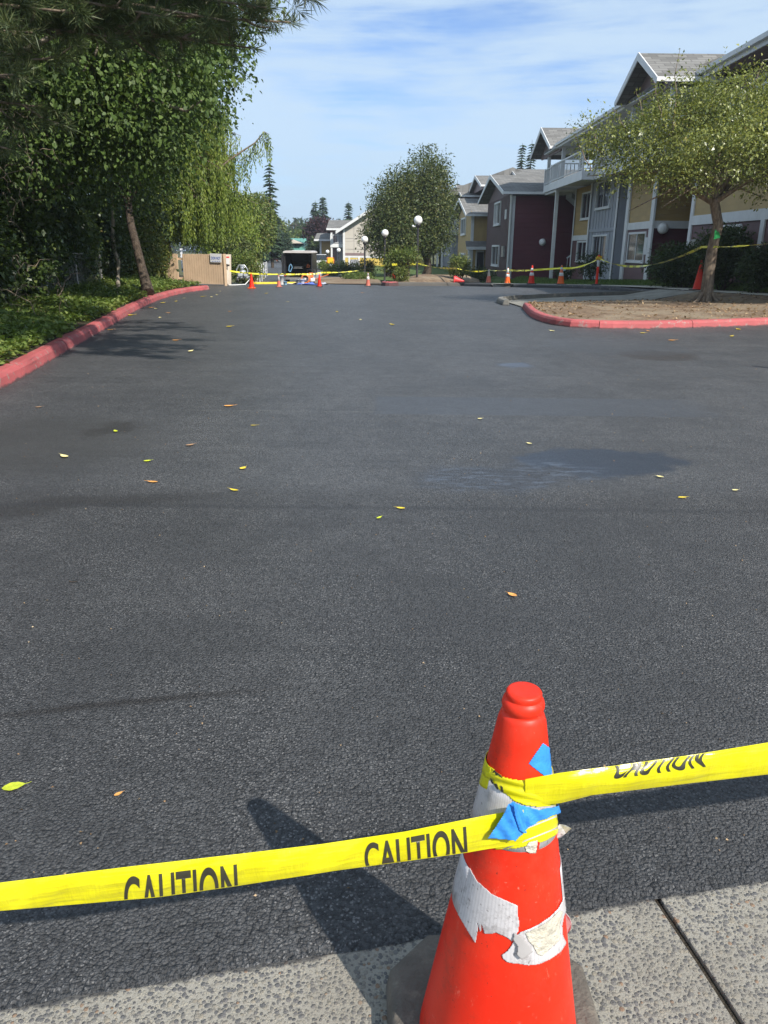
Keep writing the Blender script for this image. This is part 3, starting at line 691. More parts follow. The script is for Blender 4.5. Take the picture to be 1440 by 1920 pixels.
# far planter of wood chips with a pale kerb and a red nose
PK = smooth_path([tuple(aY(px, 530, Y)[:2]) for px, Y in ((748, 37.6), (790, 38.8), (830, 40.2), (868, 41.8), (893, 43.6), (905, 46.0))], 0.4)
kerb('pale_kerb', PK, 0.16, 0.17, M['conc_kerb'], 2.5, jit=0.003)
PR = smooth_path([(-0.1, 40.6), (-0.25, 38.0), tuple(aY(716, 536, 36.7)[:2]), tuple(aY(730, 537, 36.3)[:2]), tuple(aY(748, 535, 37.2)[:2])], 0.3)
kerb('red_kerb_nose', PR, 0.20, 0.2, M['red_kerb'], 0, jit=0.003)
pa = resample(offset_path(PK, 0.15), 24); pb = resample([(-0.4, 46.0), (1.2, 48.5), (3.4, 49.5), (5.4, 48.2)], 24)
inside_ring(pa, pb, 0, lambda x, y, t: zg(y)+0.16+0.42*math.sin(math.pi*min(1, t*0.95))*max(0, min(1, (x-.2)/1.6))*max(0, min(1, (6.0-x)/1.4)), M['mulch'], 'chip_bed', 8)
inside_ring(resample(offset_path(PR, 0.18), 16), resample([pb[0], pa[0]], 16), 0, lambda x, y, t: zg(y)+0.165, M['mulch'], 'chip_bed', 3)
mb = MB(); mb.add([(-4.6, 45, -.38), (-.1, 40.6, -.22), (-.5, 52, -.4), (-2, 58, -.45), (-5, 58, -.5)], [(0, 1, 2, 3, 4)]); mb.build('chip_bed', M['mulch'], kind='structure')
RB = smooth_path([tuple(GT(*p)[:2]) for p in ((640, 527), (665, 526), (695, 527))], 0.4)
kerb('red_kerb_piece', RB, 0.2, 0.16, M['red_kerb'], 0)

# ------------------------------------------------------------------ foreground cone
AX, AY = 0.231, 1.090
R0, R1, Z1 = 0.163, 0.0375, 0.782            # radius at the ground, radius and height at the shoulder
SLOPE = (R0-R1)/Z1
def rad_at(z): return R0-SLOPE*z
root = thing('traffic_cone', 'large red traffic cone in the foreground with torn white collars', 'traffic cone', (AX, AY, 0.0))
prof = [(rad_at(0.03)+0.012, 0.030), (rad_at(0.05)+0.003, 0.046)]
prof += [(rad_at(z), z) for z in np.linspace(0.06, Z1-0.012, 40)]
prof += [(R1-0.0006, Z1-0.005), (R1-0.0018, Z1-0.001), (R1-0.0045, Z1+0.0022), (R1-0.0062, Z1+0.0045), (R1-0.0060, Z1+0.0065), (R1-0.0036, Z1+0.010), (R1-0.0026, Z1+0.015), (R1-0.0026, Z1+0.019), (R1-0.0042, Z1+0.0245), (R1-0.0072, Z1+0.0278),
         (R1-0.0086, Z1+0.0288), (R1-0.0086, Z1+0.030), (R1-0.0082, Z1+0.032), (R1-0.0084, Z1+0.0375), (R1-0.0105, Z1+0.0405), (R1-0.0145, Z1+0.0415), (0.012, Z1+0.0405), (0.0005, Z1+0.041)]
mb = MB(); mb.lathe(prof, (AX, AY, 0), 96); mb.build('body', M['cone'], root)
def rsq(h, c, n=10, rot=0.0):
    out = []
    for q in range(4):
        a0 = q*math.pi/2
        cx, cy = (h-c)*(1 if q in (0, 3) else -1), (h-c)*(1 if q in (0, 1) else -1)
        for k in range(n+1):
            a = a0+math.pi/2*k/n; x, y = cx+c*math.cos(a), cy+c*math.sin(a)
            out.append((x*math.cos(rot)-y*math.sin(rot), x*math.sin(rot)+y*math.cos(rot)))
    return out
mb = MB(); rings = [(0.211, 0.088, 0.0), (0.213, 0.088, 0.010), (0.205, 0.085, 0.058), (0.199, 0.083, 0.066), (0.185, 0.078, 0.069), (0.10, 0.05, 0.0705)]
vs = []; m0 = None
for h, c, z in rings:
    pl = rsq(h, c, 1, 0.03); m0 = len(pl); vs += [(AX+p[0], AY+p[1]+0.02, z) for p in pl]
mb.add(vs, [(i*m0+k, i*m0+(k+1) % m0, (i+1)*m0+(k+1) % m0, (i+1)*m0+k) for i in range(len(rings)-1) for k in range(m0)], 0, False)
mb.build('base', M['dusty'], root, bevel=0.004)

def cone_hit(px, py):
    """first intersection of the sight line with the cone's flank -> angle, height"""
    d = ray(px, py); ox, oy, oz = -AX, -AY, HCAM
    # (ox+t dx)^2+(oy+t dy)^2 = (R0 - S (oz+t dz))^2
    a = d[0]**2+d[1]**2-(SLOPE*d[2])**2
    q = R0-SLOPE*oz
    b = 2*(ox*d[0]+oy*d[1]+q*SLOPE*d[2])
    c = ox*ox+oy*oy-q*q
    D = b*b-4*a*c
    if D < 0:
        t = -b/(2*a)
    else: t = (-b-math.sqrt(D))/(2*a)
    x, y, z = ox+t*d[0], oy+t*d[1], oz+t*d[2]
    return math.atan2(y, x), z, D >= 0
def cpt(th, z, eps):
    r = rad_at(z)+eps; return (AX+r*math.cos(th), AY+r*math.sin(th), z)
def in_poly(x, y, poly):
    c = False; n = len(poly); j = n-1
    for i in range(n):
        if (poly[i][1] > y) != (poly[j][1] > y) and x < (poly[j][0]-poly[i][0])*(y-poly[i][1])/(poly[j][1]-poly[i][1])+poly[i][0]: c = not c
        j = i
    return c
def cone_patch(name, poly, eps, mat, parent, res=1.6, epsf=None, thick=0.0008):
    """sheet lying on the flank, its outline given by a polygon of sight lines"""
    xs = np.arange(min(p[0] for p in poly), max(p[0] for p in poly)+res, res)
    ys = np.arange(min(p[1] for p in poly), max(p[1] for p in poly)+res, res)
    idx = {}; mb = MB(); vs = []; fs = []
    def vid(i, j):
        if (i, j) not in idx:
            px, py = xs[i], ys[j]
            th, z, ok = cone_hit(px, py)
            e = eps + (epsf(px, py) if epsf else 0)
            idx[(i, j)] = len(vs); vs.append(cpt(th, z, e))
        return idx[(i, j)]
    for i in range(len(xs)-1):
        for j in range(len(ys)-1):
            cx, cy = xs[i]+res/2, ys[j]+res/2
            if in_poly(cx, cy, poly) and cone_hit(cx, cy)[2]:
                fs.append((vid(i, j), vid(i, j+1), vid(i+1, j+1), vid(i+1, j)))
    mb.add(vs, fs, 0, True)
    o = mb.build(name, mat, parent)
    s = o.modifiers.new('Solid', 'SOLIDIFY'); s.thickness = thick; s.offset = 1
    return o
def band(name, z0, z1, t0, t1, eps, mat, parent, n=90, thick=0.0008, wav=0.0):
    mb = MB(); vs = []; nz = 5; rr = np.random.default_rng(2)
    for i in range(n+1):
        t = t0+(t1-t0)*i/n
        a = z0(t) if callable(z0) else z0; b = z1(t) if callable(z1) else z1
        for j in range(nz): vs.append(cpt(t, a+(b-a)*j/(nz-1), eps+wav*math.sin(j*2.1+i*0.35)))
    mb.add(vs, [(i*nz+j, (i+1)*nz+j, (i+1)*nz+j+1, i*nz+j+1) for i in range(n) for j in range(nz-1)], 0, True)
    o = mb.build(name, mat, parent); s = o.modifiers.new('Solid', 'SOLIDIFY'); s.thickness = thick; s.offset = 1
    return o
# upper collar: a full ring with a few splits; lower collar: two torn pieces in front and the rest of the ring behind
zc0 = cone_hit(975, 1597)[1]; zc1 = cone_hit(985, 1478)[1]
band('collar', zc0, zc1, 0, 2*math.pi, 0.0007, M['sheet'], root)
cone_patch('collar_scrap', [(984, 1586), (990, 1577), (1006, 1573), (1005, 1583), (1003, 1597), (992, 1597), (986, 1594)], 0.0030, M['sheet_old'], root, 1.2)
cone_patch('collar_split', [(1006, 1575), (1010, 1577), (1009, 1588), (1006, 1598), (1004, 1598), (1006, 1586)], 0.0022, M['cone'], root, 1.0)
lowL = [(881, 1626), (895, 1651), (923, 1676), (970, 1697), (970, 1712), (973, 1727), (972, 1745), (966, 1752), (960, 1764), (950, 1756), (941, 1752), (930, 1747), (921, 1750), (909, 1749), (906, 1738), (903, 1731), (902, 1748), (895, 1728), (897, 1740), (894, 1756), (892, 1767), (880, 1748), (860, 1714)]
cone_patch('collar', lowL, 0.0009, M['sheet'], root, 1.3)
lowR = [(976, 1746), (992, 1740), (1010, 1731), (1028, 1719), (1044, 1704), (1052, 1690), (1060, 1672), (1064, 1690), (1062, 1700), (1056, 1716), (1052, 1735), (1053, 1752), (1060, 1768), (1050, 1783), (1030, 1797), (1010, 1806), (990, 1808), (972, 1805), (961, 1804), (951, 1802), (944, 1796), (941, 1789), (951, 1782), (958, 1773), (965, 1759), (970, 1752)]
cone_patch('collar', lowR, 0.0016, M['sheet'], root, 1.3)
cone_patch('collar_backing', [(984, 1747), (1008, 1736), (1030, 1722), (1046, 1706), (1052, 1708), (1046, 1735), (1047, 1760), (1030, 1775), (1014, 1790), (1006, 1786), (998, 1770), (990, 1762)], 0.0029, M['sheet_old'], root, 1.3)
cone_patch('collar_curl', [(964, 1746), (976, 1752), (990, 1768), (994, 1777), (976, 1789), (968, 1781), (970, 1768), (962, 1757)], 0.0038, M['sheet_grey'], root, 1.2, lambda x, y: 0.006*max(0, min(1, (y-1746)/40)))  # grey sheet gives the curl its shaded tone
thL = cone_hit(862, 1716)[0]; thR = cone_hit(1058, 1730)[0]
zl0, zl1 = cone_hit(868, 1724)[1], cone_hit(884, 1632)[1]
thL = thL % (2*math.pi); thR = thR % (2*math.pi)
band('collar', zl0, zl1, (thR-2*math.pi) if thR > thL else thR, thL, 0.0009, M['sheet'], root)
def flap(name, pts3, mat, parent, thick=0.0008):
    mb = MB(); mb.add(pts3, [tuple(range(len(pts3)))]); o = mb.build(name, mat, parent)
    s = o.modifiers.new('Solid', 'SOLIDIFY'); s.thickness = thick; return o
def sightpts(pix, y0):
    return [tuple(aY(px, py, yy)) for px, py, yy in pix]
flap('collar_flap', sightpts([(1040, 1556, 1.065), (1049, 1545, 1.09), (1060, 1547, 1.085), (1071, 1553, 1.07), (1060, 1563, 1.07), (1050, 1571, 1.08), (1040, 1573, 1.065)], 0), M['sheet'], root)
flap('collar_flap', sightpts([(1052, 1704, 1.08), (1060, 1710, 1.075), (1068, 1720, 1.07), (1072, 1731, 1.07), (1070, 1742, 1.07), (1063, 1752, 1.075), (1056, 1756, 1.08), (1052, 1735, 1.08)], 0), M['sheet'], root)

# ------------------------------------------------------------------ caution tape wound round it
TD = Vector((0.979, 0.204, 0.0)); TN = Vector((0.204, -0.979, 0.0))       # along the edge of the pavement, facing the walker
tape = thing('caution_tape', 'yellow caution tape strung across the foreground and wound round the large cone', 'caution tape', (AX, AY, 0.55))
zt = cone_hit(985, 1530)[1]
def plane_pt(px, py, off=0.0, zref=zt):
    F = Vector((AX, AY, 0)) + TN*(rad_at(zref)+0.0030+off)
    d = Vector(ray(px, py)); o = Vector((0, 0, HCAM))
    t = (F-o).dot(TN)/d.dot(TN); return o+d*t
def interp(tab, x):
    return float(np.interp(x, [t[0] for t in tab], [t[1] for t in tab]))
class Ribbon:
    def __init__(s, top, bot, zref, bulge): s.top, s.bot, s.zref, s.bulge = top, bot, zref, bulge
    def pt(s, px, v, off=0.0):
        w = 0.0018*math.sin(px*0.021+v*2)+0.0012*math.sin(px*0.057+v*5)+0.0016*math.sin(px*0.0085-v*4)+0.0006*math.sin(px*0.15+v*9)
        k = min(1.0, abs(px-985)/110.0); k = k*k*(3-2*k)
        b = (s.bulge*(1-(2*v-1)**2) + w*(0.4+v))*k
        a = plane_pt(px, interp(s.top, px), b+off, s.zref); c = plane_pt(px, interp(s.bot, px), b+off, s.zref)
        return a.lerp(c, v)
    def mesh(s, name, x0, x1, mat, parent, nv=12, step=6):
        xs = np.arange(x0, x1+0.1, step); mb = MB()
        vs = [s.pt(x, j/nv) for x in xs for j in range(nv+1)]; m = nv+1
        mb.add(vs, [(i*m+j, i*m+j+1, (i+1)*m+j+1, (i+1)*m+j) for i in range(len(xs)-1) for j in range(nv)], 0, True)
        # turned-in lips where the film is folded behind itself
        k = len(xs)
        vt = []
        for x in xs:
            b0 = s.pt(x, 1.0); b1 = s.pt(x, 0.97, -0.004); b2 = s.pt(x, 0.35, -0.006); vt += [b0, b1, b2]
        mb.add(vt, [(i*3+j, i*3+j+1, (i+1)*3+j+1, (i+1)*3+j) for i in range(k-1) for j in range(2)], 0, True)
        return mb.build(name, mat, parent)
topL = [(-260, 1690), (0, 1655), (240, 1625), (440, 1602), (600, 1583), (760, 1559), (905, 1530), (945, 1523), (985, 1518)]
botL = [(-260, 1742), (0, 1708), (300, 1682), (440, 1662), (640, 1631), (760, 1615), (880, 1598), (915, 1592), (985, 1583)]
topR = [(985, 1461), (1050, 1449), (1150, 1436), (1300, 1415), (1440, 1392), (1600, 1368), (2900, 1172)]
botR = [(985, 1512), (1050, 1506), (1075, 1500), (1110, 1491), (1200, 1480), (1300, 1468), (1440, 1452), (1600, 1432), (2900, 1262)]
RL = Ribbon(topL, botL, cone_hit(985, 1560)[1], 0.006); RR_ = Ribbon(topR, botR, cone_hit(985, 1485)[1], 0.007)
rib_l = RL.mesh('ribbon', -260, 985, M['film'], tape); rib_r = RR_.mesh('ribbon', 985, 2900, M['film'], tape)
# windings on the cone
upper = [(915, 1434), (922, 1437), (932, 1448), (945, 1455), (965, 1460), (985, 1462), (1020, 1462), (1056, 1449), (1056, 1507), (1030, 1510), (1010, 1511), (985, 1507), (965, 1500), (945, 1485), (932, 1472), (920, 1462), (912, 1455)]
cone_patch('winding', upper, 0.0022, M['film'], tape, 1.6, lambda x, y: 0.0012*math.sin((y-0.25*x)*0.32))
low_w = [(930, 1524), (945, 1523), (975, 1532), (985, 1545), (1004, 1538), (1024, 1529), (1049, 1513), (1053, 1530), (1049, 1552), (1040, 1564), (1020, 1575), (1000, 1582), (985, 1585), (965, 1590), (930, 1592)]
cone_patch('winding', low_w, 0.0014, M['film'], tape, 1.6, lambda x, y: 0.0008*math.sin((y+0.4*x)*0.28))
ua, ub = cone_hit(921, 1462)[1], cone_hit(921, 1437)[1]
t0 = cone_hit(1049, 1480)[0] % (2*math.pi); t1 = cone_hit(921, 1450)[0] % (2*math.pi)
zR0, zR1 = cone_hit(1046, 1506)[1], cone_hit(1046, 1450)[1]
if t0 > t1: t0 -= 2*math.pi
band('winding', lambda t: zR0+(ua-zR0)*(t-t0)/(t1-t0), lambda t: zR1+(ub-zR1)*(t-t0)/(t1-t0), t0, t1, 0.0022, M['film'], tape)
zq0, zq1 = cone_hit(1046, 1560)[1], cone_hit(1046, 1518)[1]
band('winding', lambda t: zq0+(ua-0.02-zq0)*(t-t0)/(t1-t0), lambda t: zq1+(ub-0.02-zq1)*(t-t0)/(t1-t0), t0, t1, 0.0012, M['film'], tape)
for pl in ([(926, 1448), (931, 1446), (933, 1452), (937, 1451), (944, 1456), (943, 1452), (936, 1447), (930, 1442)], [(929, 1468), (934, 1467), (938, 1476), (935, 1479)], [(923, 1457), (927, 1460), (928, 1468), (925, 1467)], [(941, 1470), (945, 1473), (946, 1483), (941, 1481)]):
    cone_patch('lettering', pl, 0.0042, M['ink'], tape, 1.0, thick=0.0002)
# printed words
def word_mesh(text):
    cu = bpy.data.curves.new('word', 'FONT'); cu.body = text; cu.size = 1.0; cu.offset = 0.022; cu.space_character = 1.06
    ob = bpy.data.objects.new('word', cu); COL.objects.link(ob); bpy.context.view_layer.update()
    me = bpy.data.meshes.new_from_object(ob.evaluated_get(bpy.context.evaluated_depsgraph_get()))
    bpy.data.objects.remove(ob); bpy.data.curves.remove(cu)
    bm = bmesh.new(); bm.from_mesh(me); bpy.data.meshes.remove(me)
    xs = [v.co.x for v in bm.verts]; ys = [v.co.y for v in bm.verts]
    x0, x1, y0, y1 = min(xs), max(xs), min(ys), max(ys)
    for v in bm.verts: v.co.x = (v.co.x-x0)/(x1-x0); v.co.y = (v.co.y-y0)/(y1-y0); v.co.z = 0
    return bm
def print_word(text, rb, x0, x1, v0, v1, parent, shear=0.0, wobble=0.0):
    bm = word_mesh(text)
    for i in range(1, 40):
        g = bm.verts[:]+bm.edges[:]+bm.faces[:]
        bmesh.ops.bisect_plane(bm, geom=g, plane_co=(i/40, 0, 0), plane_no=(1, 0, 0))
    for i in range(1, 12):
        g = bm.verts[:]+bm.edges[:]+bm.faces[:]
        bmesh.ops.bisect_plane(bm, geom=g, plane_co=(0, i/12, 0), plane_no=(0, 1, 0))
    for lim, keep_low in ((0.985, True), (0.015, False)):
        t = 1-(lim-v0)/(v1-v0)                     # height of the word at that place across the ribbon
        if 0 < t < 1:
            g = bm.verts[:]+bm.edges[:]+bm.faces[:]
            bmesh.ops.bisect_plane(bm, geom=g, plane_co=(0, t, 0), plane_no=(0, 1, 0), clear_inner=keep_low, clear_outer=not keep_low)
    bmesh.ops.triangulate(bm, faces=bm.faces[:])
    off = wloc(parent)
    vs = []
    for v in bm.verts:
        t = v.co.y; vv = v0+(1-t)*(v1-v0); px = x0+(x1-x0)*v.co.x+shear*(t-0.5)+wobble*math.sin(vv*9+v.co.x*3)
        vs.append(rb.pt(px, min(0.99, max(0.01, vv)), 0.0009))
    mb = MB(); bm.verts.index_update(); mb.add(vs, [tuple(q.index for q in f.verts) for f in bm.faces], 0, True); bm.free()
    return mb.build('lettering', M['ink'], parent)
print_word('CAUTION', RL, 233, 446, 0.30, 1.62, rib_l, -4)
print_word('CAUTION', RL, 684, 876, 0.20, 1.30, rib_l, -4)
print_word('CAUTION', RR_, 1152, 1322, -0.34, 0.50, rib_r, 6, 5)
# masking tape
b1 = thing('masking_tape', 'flat blue masking tape square stuck on the red cone above the yellow winding', 'masking tape', cpt(-1.0, cone_hit(1020, 1425)[1], 0.001))
cone_patch('strip', [(1017, 1393), (1040, 1409), (1046, 1440), (1056, 1452), (1034, 1462), (1024, 1458), (991, 1431)], 0.0009, M['bluetape'], b1, 1.3, thick=0.0004)
b2 = thing('masking_tape', 'crumpled blue masking tape holding the lower yellow strand against the cone', 'masking tape', cpt(-1.3, cone_hit(975, 1540)[1], 0.006))
def front_patch(name, poly, lift, mat, parent, f, res=1.5):
    xs = np.arange(min(p[0] for p in poly), max(p[0] for p in poly)+res, res); ys = np.arange(min(p[1] for p in poly), max(p[1] for p in poly)+res, res)
    idx = {}; vs = []; fs = []
    def vid(i, j):
        if (i, j) not in idx:
            px, py = xs[i], ys[j]; e = lift+f(px, py)
            th, z, ok = cone_hit(px, py); a = Vector(cpt(th, z, e))
            if px < 985:
                b_ = plane_pt(px, py, e+0.0065, RL.zref)
                k = min(1, (985-px)/25); k = k*k*(3-2*k); a = a.lerp(b_, k)
            idx[(i, j)] = len(vs); vs.append(a)
        return idx[(i, j)]
    for i in range(len(xs)-1):
        for j in range(len(ys)-1):
            if in_poly(xs[i]+res/2, ys[j]+res/2, poly): fs.append((vid(i, j), vid(i, j+1), vid(i+1, j+1), vid(i+1, j)))
    mb = MB(); mb.add(vs, fs, 0, True); o = mb.build(name, mat, parent)
    s = o.modifiers.new('Solid', 'SOLIDIFY'); s.thickness = 0.0004; s.offset = 1
front_patch('strip', [(962, 1503), (985, 1507), (1010, 1511), (1030, 1510), (1046, 1507), (1047, 1516), (1039, 1523), (1012, 1532), (990, 1541), (983, 1550), (974, 1563), (966, 1576), (940, 1573), (915, 1572), (930, 1550), (944, 1528), (953, 1508)], 0.0082, M['bluetape'], b2,
            lambda x, y: 0.0016*math.sin((x*0.8+y*0.5)*0.13)+0.0012*math.sin((x-0.7*y)*0.21))
front_patch('fold', [(962, 1504), (970, 1508), (978, 1530), (983, 1549), (973, 1550), (965, 1525)], 0.0122, M['bluetape'], b2, lambda x, y: 0.006*max(0, 1-abs(x-(966+(y-1504)*0.30))/9))

# ------------------------------------------------------------------ fallen leaves
def fallen(px, py, size, mat, label, group=None, rot=0.0, curl=0.3, aspect=0.55, z0=0.012):
    p = GT(px, py); p = np.array([p[0], p[1], zg(p[1])+z0])
    t = thing('fallen_leaf', label, 'leaf', p, group)
    mb = MB(); n = 9; vs = []
    for i in range(n+1):
        u = i/n; w = size*aspect*0.5*(math.sin(math.pi*min(1, u*1.0))**0.75)*(1.15-0.45*u)+0.0004
        for j, s in enumerate((-1, -0.5, 0, 0.5, 1)):
            x = (u-0.5)*size; y = s*w*(1+0.06*math.sin(i*2.3))
            z = curl*size*(0.35*s*s*w/size*2 + 0.9*(u-0.45)**2) + 0.001
            vs.append((x*math.cos(rot)-y*math.sin(rot)+p[0], x*math.sin(rot)+y*math.cos(rot)+p[1], z+p[2]))
    mb.add(vs, [(i*5+j, i*5+j+1, (i+1)*5+j+1, (i+1)*5+j) for i in range(n) for j in range(4)], 0, True)
    bl = mb.build('blade', mat, t)
    tip = Vector(vs[-3]); d = Vector((math.cos(rot), math.sin(rot), 0.05))
    mb = MB(); mb.tube([tip, tip+d*size*0.12, tip+d*size*0.25+Vector((0, 0, size*0.03))], [size*0.016, size*0.012, size*0.008], 5); mb.build('stalk', mat, t)
    return t
FL = [
 (27, 1481, .064, 'leaf_green', 'large flat yellow green leaf at the left edge above the caution tape', 0.35, 0.08, .6),
 (223, 1496, .026, 'leaf_orange', 'small orange leaf fragment beside the large yellow green leaf', 0.7, 0.4, .5),
 (960, 1121, .040, 'leaf_orange', 'curled amber leaf lying alone on the dark asphalt above the large cone', 2.4, 0.5, .6),
 (751, 957, .046, 'leaf_yellow', 'yellow leaf on the dark seam, right one of a close pair', 2.9, 0.45, .5),
 (711, 975, .036, 'leaf_green', 'twisted yellow leaf on the dark seam, left one of a close pair', 0.9, 0.5, .5),
 (1279, 936, .050, 'leaf_yellow', 'oblong golden leaf lying below the wet patch at the right', 0.15, 0.15, .5),
 (1237, 898, .042, 'leaf_pale', 'pale curled leaf right beside the end of the wet patch', 2.6, 0.6, .6),
 (1378, 923, .036, 'leaf_pale', 'small pale leaf nearest the right edge of the asphalt', 0.2, 0.5, .6),
 (992, 835, .040, 'leaf_pale', 'small curled leaf just above the wet patch', 2.5, 0.6, .6),
 (900, 788, .042, 'leaf_pale', 'pale yellow leaf just below the smooth strip of sealer', 0.4, 0.5, .6),
 (121, 860, .075, 'leaf_pale', 'large pale crescent leaf on the brownish smear at the left', 2.5, 0.6, .5),
 (277, 868, .046, 'leaf_green', 'bright lime leaf standing on edge above the amber oblong leaf', 0.4, 0.5, .6),
 (286, 907, .062, 'leaf_orange', 'amber oblong leaf below the bright lime leaf', 3.0, 0.3, .4),
 (456, 882, .048, 'leaf_yellow', 'round yellow leaf right of the lime leaf', 1.1, 0.5, .75),
 (439, 923, .055, 'leaf_yellow', 'folded yellow leaf below the round yellow leaf', 2.7, 0.5, .4),
 (217, 812, .048, 'leaf_green', 'upright yellow green leaf beside a small dark oil spot', 2.2, 0.6, .6),
 (357, 838, .062, 'leaf_brown', 'dull grey brown leaf right of the dark oil spot', 0.6, 0.5, .5),
 (476, 800, .052, 'leaf_yellow', 'thin yellow leaf lying flat near the pale seam', 0.1, 0.2, .3),
 (430, 764, .085, 'leaf_orange', 'large rusty orange leaf on the pale seam', 0.2, 0.4, .5),
 (73, 766, .055, 'leaf_brown', 'brown leaf on the smear closest to the red kerb', 0.5, 0.4, .5),
 (358, 661, .10, 'leaf_pale', 'pale leaf at the tip of the branch shadow', 1.3, 0.6, .6),
 (330, 640, .10, 'leaf_orange', 'tan leaf inside the branch shadow', 0.2, 0.5, .5),
 (430, 614, .11, 'leaf_yellow', 'yellow leaf right of the branch shadow on a pale seam', 0.5, 0.5, .6),
 (244, 593, .16, 'leaf_yellow', 'yellow leaf against the foot of the red kerb', 0.3, 0.5, .6),
]
for (px, py, sz, mt, lb, ro, cu, asp) in FL: fallen(px, py, sz*(1.25 if py < 1400 else 1), M[mt], lb, None, ro, cu, asp)
FAR = [(407, 554), (413, 547), (380, 557), (397, 558), (316, 588), (292, 580), (283, 578), (305, 569), (330, 566), (345, 560), (300, 597), (207, 620), (735, 610), (632, 586), (679, 550), (499, 551), (540, 567), (1384, 619), (1372, 632), (1260, 640), (1035, 622), (1215, 622), (1205, 626), (431, 585), (676, 601)]
rr = np.random.default_rng(21)
for px, py in FAR:
    fallen(px, py, float(rr.uniform(.10, .17)), M[['leaf_yellow', 'leaf_pale', 'leaf_pale', 'leaf_orange'][int(rr.integers(4))]], 'tiny pale or yellow leaf scattered on the far part of the lot', 'tiny leaves far across the lot', float(rr.uniform(0, 3)), 0.4, 0.55)
for px, py, lb in ((137, 1096, 'short bent black twig lying on the open asphalt at the left'),):
    p = GT(px, py); mb = MB(); mb.tube([(p[0]-.018, p[1]+.004, .018), (p[0]-.012, p[1], .014), (p[0], p[1]+.001, .013), (p[0]+.02, p[1]+.003, .016)], [.002, .0028, .0022, .001], 6)
    tag(mb.build('twig', M['darkbark']), lb, 'twig')
# ------------------------------------------------------------------ far cones, posts, tapes
def small_cone(label, px, py, h, lift, scheme, tilt=0.0, Y=None):
    p = GT(px, py, lift) if Y is None else aY(px, py, Y); p = (p[0], p[1], zg(p[1])+lift if Y is None else walk_z(Y)+.004)
    t = thing('traffic_cone', label, 'traffic cone', p, 'small traffic cones round the lot')
    k = h/0.71; r0, r1 = 0.135*k, 0.028*k; zb = 0.03*k
    f = lambda z: r0-(r0-r1)*(z-zb)/(h-zb)
    mb = MB(); mb.lathe([(r0*1.12, zb), (f(zb+0.03*k), zb+0.03*k)]+[(f(z), z) for z in np.linspace(zb+0.05*k, h-0.04*k, 8)]+[(r1*1.25, h-0.03*k), (r1*1.2, h-0.01*k), (r1*0.7, h)], p, 24); mb.build('body', M[scheme[0]], t)
    mb = MB(); a = 0.185*k; pl = rsq(a, 0.05*k, 4, tilt); n = len(pl)
    mb.prism([(p[0]+q[0], p[1]+q[1]) for q in pl], 2, p[2]+0.012, p[2]+zb+0.012); mb.build('base', M[scheme[1]], t)
    for a, b, mt in scheme[2]:
        mb = MB(); za, zb_ = a*h, b*h
        mb.lathe([(f(za)+0.001, za), (f(za)+0.004, za+0.002), (f(zb_)+0.004, zb_-0.002), (f(zb_)+0.001, zb_)], p, 24); mb.build('collar', M[mt], t)
    return t, p
WK = 0.165
c1 = small_cone('plain bright orange cone standing beside the silver wheeled machine', 472, 541, .56, .012, ('cone', 'cone_or', []))
c2 = small_cone('scuffed pinkish cone in front of the white bucket', 523, 538, .46, .012, ('cone_dust', 'cone_dust', [(.52, .86, 'sheet_grey')]), .3)
c3 = small_cone('plain red cone standing right of the blue sheet', 599, 538, .49, .012, ('cone', 'rubber', []), .2)
c4 = small_cone('red cone with dusty white top on a black base near the rounded red kerb', 690, 537, .55, .012, ('cone_dust', 'rubber', [(.5, .72, 'sheet_far'), (.76, .97, 'sheet_grey')]))
c5 = small_cone('cone with white collar standing behind the leafy shrub in the wood chips', 738, 522, .62, .22, ('cone', 'rubber', [(.55, .85, 'sheet_far')]))
c6 = small_cone('red cone with dusty grey upper half, leftmost of four on the far walk', 916, 528, .68, WK, ('cone_dust', 'rubber', [(.5, .98, 'sheet_grey')]), Y=39.5)
c7 = small_cone('orange cone with two white bands standing beside the dip in the kerb', 951, 532, .70, WK, ('cone_or', 'rubber', [(.45, .62, 'sheet_far'), (.70, .98, 'sheet_far')]), Y=37.2)
c8 = small_cone('red cone with two white bands between the kerb dip and the blue wrapped cone', 996, 531, .80, WK, ('cone', 'rubber', [(.46, .62, 'sheet_far'), (.72, .86, 'sheet_far')]), Y=36.0)
c9 = small_cone('cone with its top wrapped in pale blue tape, next to the orange post', 1051, 533, .80, WK, ('cone_or', 'rubber', [(.45, .62, 'sheet_far')]), .2, Y=34.8)
p = c9[1]
mt_ = thing('masking_tape', 'pale blue tape wrapped round the top of the far cone beside the orange post', 'masking tape', (p[0], p[1], p[2]+.6))
mb = MB(); mb.lathe([(.068, .52), (.074, .53), (.06, .62), (.05, .70), (.034, .76), (.033, .80)], p, 14); mb.add([(p[0]+.05, p[1]-.04, p[2]+.63), (p[0]+.16, p[1]-.05, p[2]+.68), (p[0]+.17, p[1]-.04, p[2]+.60), (p[0]+.06, p[1]-.04, p[2]+.55)], [(0, 1, 2, 3)])
mb.build('wrapping', pm('pale_blue_tape', (0.40, 0.58, 0.74), 0.5, 0.25, 20), mt_)
c10 = small_cone('tall plain red cone half hidden by the trunk of the island tree', 1309, 545, .98, .26, ('cone', 'rubber', []))
small_cone('red cone standing just past the right edge, throwing a thin pointed shadow across the lot', 1556, 703, .88, .010, ('cone', 'rubber', [(.5, .75, 'sheet_far')]))
p = aY(862, 521, 41.6); p[2] = zg(41.6)+.2; t = thing('traffic_cone', 'red cone lying on its side in the wood chips below the shrub', 'traffic cone', (p[0], p[1], p[2]), 'small traffic cones round the lot')
